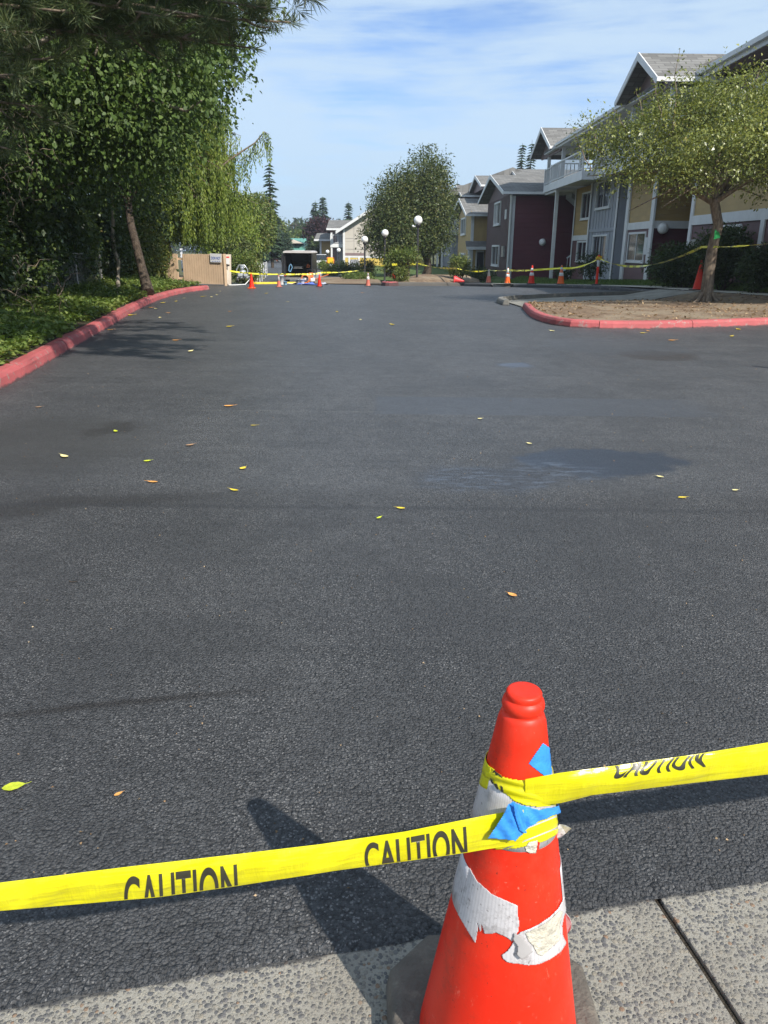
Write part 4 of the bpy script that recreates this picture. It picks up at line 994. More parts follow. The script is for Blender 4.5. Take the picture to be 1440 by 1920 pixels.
mb = MB(); q = Vector((p[0]-.28, p[1], p[2]+.12)); e = Vector((p[0]+.25, p[1]-.1, p[2]+.03)); mb.tube([q, q.lerp(e, .5), e], [.20, .11, .03], 16); mb.build('body', M['redplastic'], t)
mb = MB(); mb.bar(q-Vector((.03, 0, 0)), q, .4, .34); mb.build('base', M['redplastic'], t)
# delineator post
p = aY(1118, 535, 33.4); p = (p[0], p[1], walk_z(33.4)+.004); H = aY(1119, 478, p[1])[2]-p[2]
t = thing('delineator_post', 'tall orange tube post with white band on a flat black base', 'post', p)
mb = MB(); mb.lathe([(.060, .03), (.062, .05), (.052, .10), (.050, H-.1), (.044, H-.07), (.044, H-.02), (.03, H)], p, 22); mb.build('tube', M['cone'], t)
mb = MB(); mb.lathe([(.21, 0), (.215, .02), (.19, .04), (.07, .055)], p, 8, smooth=False); mb.build('base', M['rubber'], t)
mb = MB(); mb.lathe([(.0505, H*.62), (.0535, H*.622), (.0535, H*.84), (.0505, H*.842)], p, 22); mb.build('collar', M['sheet_far'], t)
DEL = (p[0], p[1], p[2]+H)
def knot(mb, c, r0, seed, nloop=7):
    rr = np.random.default_rng(seed)
    for i in range(nloop):
        a = float(rr.uniform(0, 6.28)); b = float(rr.uniform(-.5, .5)); pts = []
        for q in range(9):
            u = 2*math.pi*q/8; pts.append(Vector((c[0]+math.cos(a+u)*r0*(1+.5*math.sin(i+u)), c[1]+math.sin(a+u)*r0, c[2]+b*.1+.03*math.sin(2*u+i))))
        for k in range(8):
            o = Vector((0, 0, .03)); n0 = len(mb.v); mb.add([pts[k]-o, pts[k+1]-o, pts[k+1]+o, pts[k]+o], [(0, 1, 2, 3)])
def tape_span(mb, p, q, sag, w=0.07, tw=0.0, n=26, tw0=0.0):
    p, q = Vector(p), Vector(q); vs = []
    d = (q-p); d.z = 0; d.normalize(); s = Vector((-d.y, d.x, 0))
    for i in range(n+1):
        t = i/n; c = p.lerp(q, t)+Vector((0, 0, -sag*4*t*(1-t)))
        a = tw0+tw*t+0.35*math.sin(t*17+p.x); o = (Vector((0, 0, 1))*math.cos(a)+s*math.sin(a))*w/2
        vs += [c-o, c+o]
    mb.add(vs, [(2*i, 2*i+2, 2*i+3, 2*i+1) for i in range(n)], 0, True)
def top(c, h): return (c[1][0], c[1][1], c[1][2]+h)
k = NT('far_tape'); x, y, z = k.xyz()
bk = k.math('MULTIPLY', k.math('GREATER_THAN', k.math('FRACT', k.math('MULTIPLY', k.math('ADD', x, y), 1.25)), 0.52), k.math('GREATER_THAN', k.noise(26, 2, 0.5).outputs[0], 0.47))
k.set('Base Color', k.mix(bk, (0.82, 0.74, 0.05), (0.10, 0.10, 0.03))); k.set('Roughness', 0.35); M['film_far'] = k.m
L785 = GT(785, 524, .25)
LAMPTAPE = aY(785, 494, L785[1])
BUSHA = aY(857, 503, 40.0); BUSHB = aY(735, 496, 38.5); BUSHC = aY(722, 497, 38.5)
t = thing('caution_tape', 'yellow caution tape running from shrub to lamp post, cones, orange post and island tree', 'caution tape', (DEL[0], DEL[1], DEL[2]-.1))
TREEPT = aY(1316, 463, 22.5); ENDPT = aY(1470, 453, 20.0)
for a_, b_, sg, tw, tw0, w_ in ((BUSHB, LAMPTAPE, .02, .3, 0, .11), (LAMPTAPE, BUSHA, .10, 2.5, 0.6, .09), (BUSHA, top(c6, .62), .10, 3.0, 1, .06), (top(c6, .62), top(c7, .60), .03, 1.5, .9, .07), (top(c7, .60), top(c8, .60), .02, .4, .2, .08),
                          (top(c8, .60), top(c9, .68), .0, .5, .1, .085), (top(c9, .68), (DEL[0], DEL[1], DEL[2]-.14), .13, .7, .2, .08), ((DEL[0], DEL[1], DEL[2]-.12), TREEPT, .42, 5.0, 1.2, .07), (TREEPT, ENDPT, .04, 1.5, .4, .065)):
    mb = MB(); tape_span(mb, a_, b_, sg, w_, tw, 26, tw0); mb.build('span', M['film_far'], t)
mb = MB(); knot(mb, (DEL[0], DEL[1], DEL[2]-.12), .085, 4, 10); mb.build('knot', pm('bunched_tape', (0.80, 0.45, 0.02), 0.4, 0.3, 20), t)
FENCEPT = aY(431, 508, 32.9)
t = thing('caution_tape', 'yellow caution tape running from the tan fence past the black van to the shrub', 'caution tape', FENCEPT)
A1 = aY(529, 514, 33.0); A2 = aY(604, 511, 33.5)
for a_, b_, sg, tw, tw0 in ((FENCEPT, A1, .05, .6, 0), (A1, aY(569, 514, 33.2), .01, .2, .1), (aY(569, 514, 33.2), A2, .03, .4, .2), (A2, BUSHC, .10, 2.2, .3)):
    mb = MB(); tape_span(mb, a_, b_, sg, .06, tw, 26, tw0); mb.build('span', M['film_far'], t)
# ------------------------------------------------------------------ street lamps
def lamp(px, py_base, py_top, gd, Y, label, rp=.055):
    b = aY(px, py_base, Y); b[2] = zg(Y)+.1
    tz = aY(px, py_top, Y)
    t = thing('street_lamp', label, 'street lamp', (tz[0], Y, b[2]), 'globe street lamps')
    zt_ = tz[2]; c = (tz[0], Y)
    mb = MB(); mb.lathe([(rp*2.4, 0), (rp*2.4, .05), (rp*1.3, .10), (rp, .16), (rp, zt_-gd*.55-b[2])], (c[0], c[1], b[2]), 14); mb.build('pole', M['blackmetal'], t)
    mb = MB(); mb.lathe([(rp*1.0, -.12), (rp*1.8, -.10), (rp*2.3, -.02), (rp*2.3, .02), (rp*1.4, .05)], (c[0], c[1], zt_-gd*.5), 16); mb.build('fitter', M['blackmetal'], t)
    mb = MB(); mb.sphere((c[0], c[1], zt_), gd/2, 22); mb.build('globe', M['globe'], t)
    return t
t = lamp(784, 524, 413, .43, 41.5, 'tallest looking globe lamp, nearest one, with the caution tape tied to its pole')
p = wloc(t); z_ = aY(784, 424, 41.5)[2]
mb = MB(); mb.bar((p[0]-.22, p[1], z_), (p[0], p[1], z_), .06, .08); mb.sphere((p[0]-.25, p[1], z_), .06, 8); mb.build('floodlight', M['sheet_far'], t)
lamp(722, 530, 437, .42, 50, 'globe lamp standing behind the leafy shrub, second nearest')
lamp(684, 530, 449, .42, 53, 'globe lamp half screened by the left crown of the round trees')
lamp(635, 520, 469, .42, 85, 'small far globe lamp in front of the green porch posts')
lamp(614, 520, 472, .40, 90, 'smallest far globe lamp in front of the ochre wing')
# ------------------------------------------------------------------ tan fence with its leaning pieces
fb = GT(424, 536); fa = aY(313, 529, fb[1]+.9); fz0 = 0.05
fd = Vector((fb[0]-fa[0], fb[1]-fa[1], 0)).normalized(); fn = Vector((fd.y, -fd.x, 0))
ftop = aY(424, 477, fb[1])[2]
def boards(mb, a, b, z0, z1, w=.105, seed=0):
    L = (b-a).length; n = max(2, int(L/w)); rr = np.random.default_rng(seed); d = (b-a).normalized()
    for i in range(n):
        p = a+d*(L*i/n); q = a+d*(L*(i+.86)/n); o = fn*(.012+float(rr.uniform(0, .006)))
        vs = [p+o, q+o, q-o*1.0, p-o*1.0]
        zt = z1+float(rr.uniform(-.008, .008))
        mb.add([(v.x, v.y, z0) for v in vs]+[(v.x, v.y, zt) for v in vs], [(0, 1, 5, 4), (1, 2, 6, 5), (2, 3, 7, 6), (3, 0, 4, 7), (4, 5, 6, 7), (3, 2, 1, 0)])
t = thing('board_fence', 'tan vertical board enclosure fence with a blue lettered white sign', 'fence', (fb[0], fb[1], 0))
A = Vector((fa[0], fa[1], 0)); B = Vector((fb[0], fb[1], 0)); g1 = A+(B-A)*.22; g2 = A+(B-A)*.30
mb = MB(); boards(mb, A, g1, fz0, ftop, .105, 1); mb.build('panel', M['tan'], t)
mb = MB(); boards(mb, g2, B, fz0, ftop, .105, 2); mb.build('panel', M['tan'], t)
mb = MB(); 
for z in (.25, ftop-.2): mb.bar((A.x-fn.x*.05, A.y-fn.y*.05, z), (B.x-fn.x*.05, B.y-fn.y*.05, z), .05, .09)
mb.build('rail', M['tan'], t)
mb = MB(); mb.bar(B+Vector((0, 0, 0)), B+Vector((0, 0, ftop+.02)), .09, .09); mb.build('post', M['tan'], t)
# sign with blue marks (unreadable blocks of lettering in the photograph)
def on_fence(px, py): 
    d = Vector(ray(px, py)); o = Vector((0, 0, HCAM)); F = B+fn*.05
    return o+d*((F-o).dot(fn)/d.dot(fn))
def sheet_on(name, pix, off, mat, parent):
    mb = MB(); v = [on_fence(*q)+fn*off for q in pix]; n = len(v)
    mb.add(v+[q-fn*.012 for q in v], [tuple(range(n))]+[(i, (i+1) % n, (i+1) % n+n, i+n) for i in range(n)]); return mb.build(name, mat, parent)
s = thing('notice_sign', 'white notice board with blue lettering fixed to the tan fence', 'sign', tuple(on_fence(405, 484)))
sheet_on('board', [(394, 475), (415.5, 476), (415.5, 492), (395, 491.5)], .02, M['white'], s)
# the words are only just legible: a bold blue headline over two thin lines
def flat_text(txt, pix, off, mat, parent):
    bm = word_mesh(txt); o = [Vector(on_fence(*q))+fn*off for q in pix]   # tl,tr,br,bl
    vs = [o[3].lerp(o[2], v.co.x).lerp(o[0].lerp(o[1], v.co.x), v.co.y) for v in bm.verts]; bm.verts.index_update()
    mb = MB(); mb.add(vs, [tuple(q.index for q in f.verts) for f in bm.faces]); bm.free(); return mb.build('lettering', mat, parent)
blue = pm('sign_blue', (0.03, 0.10, 0.42), 0.5, 0.05, 3)
flat_text('DON NOT', [(396.2, 481), (414, 481.6), (414, 487), (396.6, 486.6)], .024, blue, s)
mb = MB()
for i in range(5):
    u = 397.5+i*3.3; mb.add([on_fence(*q)+fn*.024 for q in ((u, 489.2), (u+2.2, 489.3), (u+2.2, 490.3), (u, 490.2))], [(0, 1, 2, 3)])
mb.build('lettering', blue, s)
# leaning white board and the loose gate leaf
s = thing('leaning_board', 'long whitewashed board leaning upright against the gap in the tan fence', 'board', (g1.x, g1.y, 0))
p0 = GT(345, 529); p1 = aY(339.5, 466, p0[1]+.2); v = p1
mb = MB(); mb.bar((p0[0], p0[1], .02), tuple(v), .16, .05, up=(0, 1, 0)); mb.build('plank', pm('whitewash', (0.58, 0.58, 0.60), 0.7, 0.25, 6, dirt=((0.2, 0.2, 0.23), .7)), s)
s = thing('gate_leaf', 'narrow grey edged gate leaf tilted beside the tan fence', 'gate', (fb[0]+.2, fb[1]-.1, 0))
p0 = GT(428, 535); yq = p0[1]
q = [aY(426.5, 535, yq), aY(432.3, 534, yq+.15), aY(432, 477, yq+.15), aY(420, 477, yq)]
mb = MB(); v = [Vector(a) for a in q]; o = Vector((0.02, .05, 0)); mb.add(v+[a+o for a in v], [(0, 1, 2, 3), (7, 6, 5, 4), (0, 4, 5, 1), (1, 5, 6, 2), (2, 6, 7, 3), (3, 7, 4, 0)]); mb.build('leaf_panel', M['skin_tan'], s)
mb = MB(); mb.bar(v[0]-o, v[3]-o, .05, .04, up=(0, 1, 0)); mb.build('edge_strip', M['steel'], s)
s2 = thing('notice_sign', 'small white and red notice on the tilted gate leaf', 'sign', tuple(aY(427, 490, yq)))
def gate_q(name, pix, mat, dy):
    mb = MB(); mb.add([aY(a, b, yq-dy) for a, b in pix]+[aY(a, b, yq-dy+.01) for a, b in pix], [(0, 1, 2, 3), (0, 4, 5, 1), (1, 5, 6, 2), (2, 6, 7, 3), (3, 7, 4, 0)]); mb.build(name, mat, s2)
gate_q('board', [(423.5, 484), (430, 484), (430.4, 495), (424.2, 495)], M['white'], .08)
gate_q('red_strip', [(424, 481), (429.8, 481), (429.9, 483.6), (424.1, 483.6)], M['redplastic'], .09)
gate_q('black_strip', [(425, 496), (430.4, 496), (430.5, 499), (425.2, 499)], M['black'], .09)
# ------------------------------------------------------------------ silver wheeled machine
p = GT(456, 534); bx, by = p[0], p[1]
t = thing('line_striper', 'silver wheeled striping machine parked right of the tan fence', 'machine', (bx, by, 0))
mb = MB(); mb.tube([(bx-.22, by-.1, .2), (bx-.22, by+.4, .22)], .03, 8); mb.tube([(bx+.22, by-.1, .2), (bx+.22, by+.4, .22)], .03, 8); mb.tube([(bx-.24, by, .2), (bx+.24, by, .2)], .03, 8)
mb.tube([(bx-.22, by, .2), (bx-.25, by-.1, .55), (bx-.12, by-.15, .74), (bx+.12, by-.15, .74), (bx+.25, by-.1, .55), (bx+.22, by, .2)], .022, 8); mb.build('frame', M['silver'], t)
mb = MB(); mb.lathe([(.10, .22), (.15, .25), (.16, .42), (.13, .50), (.05, .53)], (bx-.02, by+.1, 0), 18); mb.build('tank', M['silver'], t)
mb = MB(); mb.box(bx-.2, bx-.04, by-.12, by+.1, .25, .45); mb.box(bx+.05, bx+.2, by-.1, by+.12, .24, .40); mb.build('engine', M['silver'], t, bevel=.02)
mb = MB(); mb.sphere((bx-.01, by-.02, .64), .10, 12); mb.tube([(bx-.08, by-.02, .56), (bx+.02, by, .72), (bx+.1, by, .62)], .02, 6); mb.build('pump_head', M['silver'], t)
for sx in (-.25, .25):
    w_ = []
    mb = MB(); mb.tube([(bx+sx-.035, by, .11), (bx+sx+.035, by, .11)], .11, 18); o = mb.build('wheel', M['rubber'], t)
    mb = MB(); mb.tube([(bx+sx-.04, by, .11), (bx+sx+.04, by, .11)], .05, 12); mb.build('rim', M['silver'], o)
mb = MB(); mb.tube([(bx+.05, by-.12, .3), (bx+.18, by-.2, .16), (bx+.02, by-.22, .12), (bx-.15, by-.2, .2)], .016, 6); mb.build('hose', M['rubber'], t)
# hose lying on the ground near it
p = GT(430, 536); mb = MB(); mb.tube([(p[0], p[1], .03), (p[0]+.25, p[1]+.05, .035), (p[0]+.6, p[1]+.3, .05), (p[0]+.75, p[1]+.6, .25)], .02, 6); tag(mb.build('pale_hose', M['sheet_far']), 'pale hose lying between the gate leaf and the silver machine', 'hose')
# ------------------------------------------------------------------ open black van, tools, sheets
Y0 = 49.0; zf = zg(Y0)
xl, xr = aY(533.5, 500, Y0)[0], aY(585.5, 500, Y0)[0]; zt = aY(560, 471, Y0)[2]; zl = zf+.38
t = thing('cargo_van', 'black box van parked on the road with its back open', 'van', ((xl+xr)/2, Y0, zf))
D = 3.2
mb = MB(); mb.box(xl, xl+.06, Y0, Y0+D, zl, zt-.10); mb.box(xr-.06, xr, Y0, Y0+D, zl, zt-.10); mb.box(xl+.06, xr-.06, Y0+D-.06, Y0+D, zl, zt-.1); mb.box(xl, xr, Y0, Y0+D, zl-.1, zl-.002); mb.build('body', M['black'], t)
mb = MB(); mb.prism([(xl-.05, zt-.10), (xr+.05, zt-.10), (xr+.03, zt-.02), (xr-.12, zt+.03), (xl+.12, zt+.03), (xl-.03, zt-.02)], 1, Y0-.18, Y0+D+.02); mb.build('roof', M['roofgrey'], t)
mb = MB(); mb.box(xl-.09, xl-.005, Y0-.62, Y0-.005, zl, zt-.16); mb.build('door', M['black'], t)
mb = MB(); mb.box(xr+.005, xr+.08, Y0-.62, Y0-.005, zl, zt-.16); mb.build('door', M['black'], t)
mb = MB(); mb.box(xl+.02, xr-.02, Y0-.06, Y0-.004, zl-.16, zl-.03); mb.build('bumper', M['steel'], t)
for q in (xl+.1, xr-.1):
    mb = MB(); mb.tube([(q-.1, Y0+.55, zf+.27), (q+.1, Y0+.55, zf+.27)], .27, 18); o = mb.build('wheel', M['rubber'], t); mb = MB(); mb.tube([(q-.105, Y0+.55, zf+.27), (q+.105, Y0+.55, zf+.27)], .13, 12); mb.build('rim', M['steel'], o)
mb = MB(); mb.box(xl+.1, xl+.45, Y0+.8, Y0+2.6, zl+.55, zl+.6); mb.box(xr-.5, xr-.1, Y0+.5, Y0+2.6, zl+.62, zl+.67); mb.box(xl+.1, xr-.1, Y0+2.0, Y0+2.9, zl+.02, zl+.34); mb.box(xl+.1, xr-.1, Y0+2.2, Y0+2.9, zl+.75, zl+.8); mb.build('shelf', M['dark_in'], t)
for q in (xl+.03, xr-.03): mb = MB(); mb.box(q-.03, q+.03, Y0-.03, Y0-.003, zl+.05, zl+.18); mb.build('tail_light', M['redplastic'], t)
mb = MB(); mb.bar((xl-.06, Y0+D+.2, zl+.55), (xl-.28, Y0+D+.2, zl+.55), .05, .05); mb.box(xl-.36, xl-.16, Y0+D+.15, Y0+D+.28, zl+.45, zl+.72); mb.build('mirror', M['black'], t)
mb = MB(); mb.tube([(xl+.30, Y0+.35, zl+.28), (xl+.42, Y0+.4, zl+.55), (xl+.34, Y0+.4, zl+.75), (xl+.24, Y0+.38, zl+.6), (xl+.2, Y0+.35, zl+.35), (xl+.30, Y0+.35, zl+.28)], .03, 8); tag(mb.build('hose_loop', pm('blue_hose', (0.15, 0.32, 0.5), 0.5, .1, 3)), 'pale blue hose loop hanging inside the open van', 'hose')
mb = MB(); mb.tube([(xr-.32, Y0+.35, zl+.72), (xr-.2, Y0+.4, zl+.66), (xr-.22, Y0+.4, zl+.55), (xr-.36, Y0+.38, zl+.56), (xr-.32, Y0+.35, zl+.72)], .04, 8); tag(mb.build('hose_coil', M['orange']), 'small orange coil hanging inside the open van', 'hose')
mb = MB(); mb.box(xl+.5, xl+1.0, Y0+.6, Y0+1.2, zl+.50, zl+.60); mb.box(xl+.46, xl+1.05, Y0+.55, Y0+1.25, zl+.48, zl+.50); tag(mb.build('tool_tray', M['steel']), 'grey tool tray on the shelf inside the open van', 'tray')
Ym = 36.2; zm = zg(Ym)
def bucket(px, py, h, r, mat, label, Y=None):
    p = GT(px, py) if Y is None else aY(px, py, Y); z0 = zg(p[1])+.01
    t = thing('bucket', label, 'bucket', (p[0], p[1], z0))
    mb = MB(); mb.lathe([(r*.82, 0), (r, h*.94), (r*1.06, h*.94), (r*1.06, h), (r*.96, h), (r*.8, h*.1)], (p[0], p[1], z0), 18); mb.build('body', mat, t)
    mb = MB(); mb.tube([(p[0]-r, p[1], z0+h*.85), (p[0]-r*.6, p[1]-r*.8, z0+h*.62), (p[0]+r*.6, p[1]-r*.8, z0+h*.62), (p[0]+r, p[1], z0+h*.85)], .008, 5); mb.build('handle', M['steel'], t)
bucket(528, 531, .42, .12, M['white'], 'tall white bucket behind the scuffed pinkish cone', Y=38.5)
bucket(566, 530, .26, .14, M['white'], 'squat white bucket at the edge of the blue sheet', Y=39.0)
bucket(559, 530, .25, .10, M['silver'], 'grey green pail touching the squat white bucket', Y=39.4)
bucket(535, 531, .14, .10, pm('pale_blue_tub', (0.25, 0.45, 0.62), .5, .1, 3), 'small pale blue tub beside the tall white bucket', Y=38.2)
def cloth(pts, h, mat, label, name):
    cs = [np.array([*aY(q[0], 530, q[1])[:2], 0.0]) for q in pts]; cx = np.mean([c[0] for c in cs]); cy = np.mean([c[1] for c in cs]); n = 18; rr = np.random.default_rng(abs(int(cx*10))+3)
    mb = MB(); vs = []
    a, b, c_, d = [Vector(q) for q in cs]; ph = rr.uniform(0, 6, 4)
    for i in range(n+1):
        for j in range(n+1):
            u, v = i/n, j/n; p = a.lerp(b, u).lerp(d.lerp(c_, u), v)
            z = zg(p.y)+.022+h*max(0, math.sin(u*7+ph[0]+v*3)*math.sin(v*6+ph[1])*.5+.35*math.sin(u*13+ph[2])*math.sin(v*3.1)+.25)*math.sin(math.pi*min(1, max(0, u)))**.5
            vs.append((p.x+.05*math.sin(v*9+ph[3]), p.y+.05*math.sin(u*11), z))
    m = n+1; mb.add(vs, [(i*m+j, i*m+j+1, (i+1)*m+j+1, (i+1)*m+j) for i in range(n) for j in range(n)], 0, True)
    o = mb.build(name, mat); tag(o, label, 'sheet'); return o
cloth([(553, 36.6), (600, 36.4), (601, 40.2), (570, 40.0)], .14, M['bluecloth'], 'rumpled blue sheet on the ground between the two red cones', 'ground_sheet')
cloth([(540, 41.0), (566, 41.0), (566, 47.5), (540, 47.5)], .10, M['whitecloth'], 'pale sheet on the ground under the back of the van', 'ground_sheet')
cloth([(600, 40.6), (618, 40.8), (614, 44.0), (600, 44.0)], .12, pm('pale_blue_sheet', (.5, .52, .62), .8, .1, 3), 'crumpled pale sheet at the right of the tools', 'ground_sheet')
# jumble of equipment: a hose reel, a compressor, a wheelbarrow
p = aY(573, 529, 40.5); rx, ry = p[0], p[1]; z0 = zg(ry)
t = thing('hose_reel', 'orange hose reel in the heap of tools behind the blue sheet', 'hose reel', (rx, ry, z0))
mb = MB()
for i in range(5): mb.tube([(rx+.19*math.cos(a)*(1+.05*i), ry-.12+.06*i, z0+.28+.19*math.sin(a)*(1+.05*i)) for a in np.linspace(0, 6.283, 17)], .03, 6)
mb.build('hose', M['orange'], t)
mb = MB(); mb.bar((rx-.25, ry, z0+.01), (rx, ry, z0+.3), .04, .04); mb.bar((rx+.25, ry, z0+.01), (rx, ry, z0+.3), .04, .04); mb.bar((rx-.25, ry, z0+.02), (rx+.25, ry, z0+.02), .05, .04); mb.tube([(rx, ry-.2, z0+.28), (rx, ry+.2, z0+.28)], .05, 8); mb.build('stand', M['white'], t)
p = aY(584, 528, 41.2); rx, ry = p[0], p[1]; z0 = zg(ry)
t = thing('compressor', 'small white and orange compressor beside the hose reel', 'compressor', (rx, ry, z0))
mb = MB(); mb.tube([(rx-.18, ry, z0+.22), (rx-.15, ry, z0+.22), (rx+.15, ry, z0+.22), (rx+.18, ry, z0+.22)], [.05, .13, .13, .05], 14); mb.build('tank', M['white'], t)
mb = MB(); mb.box(rx-.12, rx+.10, ry-.1, ry+.1, z0+.35, z0+.58); mb.build('motor', M['orange'], t, bevel=.02)
mb = MB(); mb.tube([(rx-.2, ry, z0+.4), (rx-.2, ry, z0+.72), (rx+.2, ry, z0+.72), (rx+.2, ry, z0+.4)], .018, 6); mb.build('handle', M['black'], t)
for q in (-.15, .15): mb = MB(); mb.tube([(rx+q-.02, ry-.1, z0+.09), (rx+q+.02, ry-.1, z0+.09)], .09, 14); mb.build('wheel', M['rubber'], t)
p = aY(594, 527, 41.8); rx, ry = p[0], p[1]; z0 = zg(ry)
t = thing('wheelbarrow', 'tipped grey wheelbarrow at the right end of the heap of tools', 'wheelbarrow', (rx, ry, z0))
mb = MB(); mb.add([(rx-.25, ry-.2, z0+.55), (rx+.30, ry-.2, z0+.62), (rx+.30, ry+.25, z0+.62), (rx-.25, ry+.25, z0+.55), (rx-.1, ry-.1, z0+.28), (rx+.18, ry-.1, z0+.30), (rx+.18, ry+.15, z0+.30), (rx-.1, ry+.15, z0+.28)], [(0, 1, 5, 4), (1, 2, 6, 5), (2, 3, 7, 6), (3, 0, 4, 7), (4, 5, 6, 7)]); mb.build('tray', M['silver'], t)
mb = MB(); mb.tube([(rx-.4, ry-.1, z0+.12), (rx, ry-.1, z0+.3), (rx+.6, ry-.2, z0+.5)], .02, 6); mb.tube([(rx-.4, ry+.1, z0+.12), (rx, ry+.15, z0+.3), (rx+.6, ry+.25, z0+.5)], .02, 6); mb.bar((rx+.2, ry-.1, z0+.01), (rx+.15, ry-.1, z0+.3), .03, .03); mb.build('handles', M['orange'], t)
mb = MB(); mb.tube([(rx-.4, ry-.03, z0+.13), (rx-.4, ry+.03, z0+.13)], .13, 16); mb.build('wheel', M['rubber'], t)
# yellow bumps across the lane
def hump(a, b, label):
    p, q = GT(*a), GT(*b); t = (Vector(q)-Vector(p)); t.z = 0; n = Vector((-t.y, t.x, 0)).normalized()
    mb = MB(); vs = []
    N = 14
    for i in range(N+1):
        c = Vector(p).lerp(Vector(q), i/N); z0 = zg(c.y)+.009
        for o, h in ((-.16, 0), (-.13, .055), (-.06, .095), (.06, .095), (.13, .055), (.16, 0)): vs.append((c.x+n.x*o, c.y+n.y*o, z0+h))
    mb.add(vs, [(i*6+k, (i+1)*6+k, (i+1)*6+k+1, i*6+k+1) for i in range(N) for k in range(5)]+[(0, 1, 2, 3, 4, 5), tuple(N*6+5-k for k in range(6))])
    tag(mb.build('speed_bump', M['yellowpaint']), label, 'speed bump')
hump((476, 533), (552, 532), 'yellow painted speed bump between the two left cones')
hump((606, 532), (668, 531), 'yellow painted speed bump right of the plain red cone')
# yellow sign on a white post
p = aY(620, 505, 66); z0 = zg(66)
t = thing('warning_sign', 'yellow sign with orange edge on a short white post among shrubs', 'sign', (p[0], 66, z0))
mb = MB(); mb.box(p[0]-.11, p[0]+.11, 65.95, 66.05, z0, aY(620, 493, 66)[2]); mb.build('post', M['white'], t)
z1, z2 = aY(620, 494, 66)[2], aY(620, 483, 66)[2]
mb = MB(); mb.prism(rsq(.5, .12, 5), 1, 65.92, 65.945); me = [(p[0]+v[0]*.24/.5, v[1], (z1+z2)/2+v[2]*(z2-z1)/1.0) for v in mb.v]; mb.v = me; mb.build('plate', pm('sign_yellow', (.85, .55, .02), .5, .05, 2), t)
mb = MB(); mb.prism(rsq(.5, .12, 5), 1, 65.95, 65.97); mb.v = [(p[0]+v[0]*.31/.5, v[1]+.01, (z1+z2)/2+v[2]*(z2-z1)*1.14) for v in mb.v]; mb.build('edge', M['orange'], t)
# second tan board panel and pale railing by the road on the left
p, q = aY(471, 516, 46), aY(482, 516, 46); z0 = zg(46)
t = thing('board_fence', 'short tan board panel beyond the silver machine', 'fence', (p[0], 46, z0)); zt = aY(475, 489, 46)[2]
mb = MB(); boards(mb, Vector((p[0], 46, 0)), Vector((q[0], 46.0, 0)), z0+.3, zt, .1, 5); mb.build('panel', M['tan'], t)
mb = MB(); mb.box(p[0], p[0]+.1, 46.03, 46.13, z0, zt); mb.box(q[0]-.1, q[0], 46.03, 46.13, z0, zt); mb.build('post', M['tan'], t)
a, b = aY(482, 512, 46), aY(500, 495, 62)
t = thing('ramp_railing', 'pale metal railing along the left side of the far road', 'railing', (a[0], a[1], zg(a[1])))
for dz in (0, -.25, -.5, -.75):
    mb = MB(); mb.tube([(a[0], a[1], zg(46)+1.05+dz), (b[0], b[1], zg(60)+1.0+dz)], .02, 6); mb.build('rail', M['sheet_far'], t)
for u in np.linspace(0, 1, 6):
    c = Vector(a).lerp(Vector(b), float(u)); mb = MB(); mb.tube([(c.x, c.y, zg(c.y)), (c.x, c.y, zg(c.y)+1.07)], .025, 6); mb.build('post', M['sheet_far'], t)
# far cones with a tape across the road end
for i, px in enumerate((497, 520)):
    small_cone(('left' if i == 0 else 'right')+' one of two far orange cones at the end of the road', px, 489.5, .8, .01, ('orange', 'rubber', []))
# cars
def car(px, py, Y, mat, label, rz):
    p = aY(px, py, Y); z0 = zg(Y); t = thing('parked_car', label, 'car', (p[0], Y, z0), None, rz)
    body = [(-2.1, .3), (-2.15, .62), (-1.95, .85), (-1.3, .92), (.95, .95), (1.75, .80), (2.1, .62), (2.15, .3)]
    mb = MB(); mb.prism(body, 1, -.85, .85); mb.build('body', mat, t, world=False, bevel=.06)
    mb = MB(); vs = []
    for y in (-.78, .78):
        s = -1 if y < 0 else 1
        vs += [(-1.55, y, .92), (1.05, y, .94), (.35, y-s*.14, 1.42), (-1.05, y-s*.14, 1.42)]
    mb.add(vs, [(0, 1, 2, 3), (7, 6, 5, 4), (0, 3, 7, 4), (1, 5, 6, 2)]); mb.build('window', M['glass'], t, world=False)
    mb = MB(); mb.box(-1.08, .38, -.66, .66, 1.41, 1.47); mb.build('roof', mat, t, world=False, bevel=.04)
    for x in (-1.35, 1.35):
        for y in (-.80, .80):
            mb = MB(); mb.tube([(x, y-.1, .32), (x, y+.1, .32)], .32, 18); o = mb.build('wheel', M['rubber'], t, world=False); mb = MB(); mb.tube([(x, y-.11, .32), (x, y+.11, .32)], .18, 12); mb.build('rim', M['silver'], o, world=False)
    for y in (-.6, .6):
        mb = MB(); mb.box(2.06, 2.17, y-.16, y+.16, .62, .74); mb.build('headlight', M['white'], t, world=False)
        mb = MB(); mb.box(-2.19, -2.05, y-.16, y+.16, .62, .76); mb.build('tail_light', M['redplastic'], t, world=False)
car(479, 480, 118, M['black'], 'dark parked car under the left trees near the green roofed building', 1.3)
car(515, 478, 122, pm('maroon_car_paint', (.05, .015, .02), .25, .05, 1), 'dark red car mostly hidden behind the black van', 1.5)
car(600, 492, 84, pm('white_car_paint', (.6, .6, .6), .25, .05, 1), 'pale car between the black van and the ochre wing', 1.6)
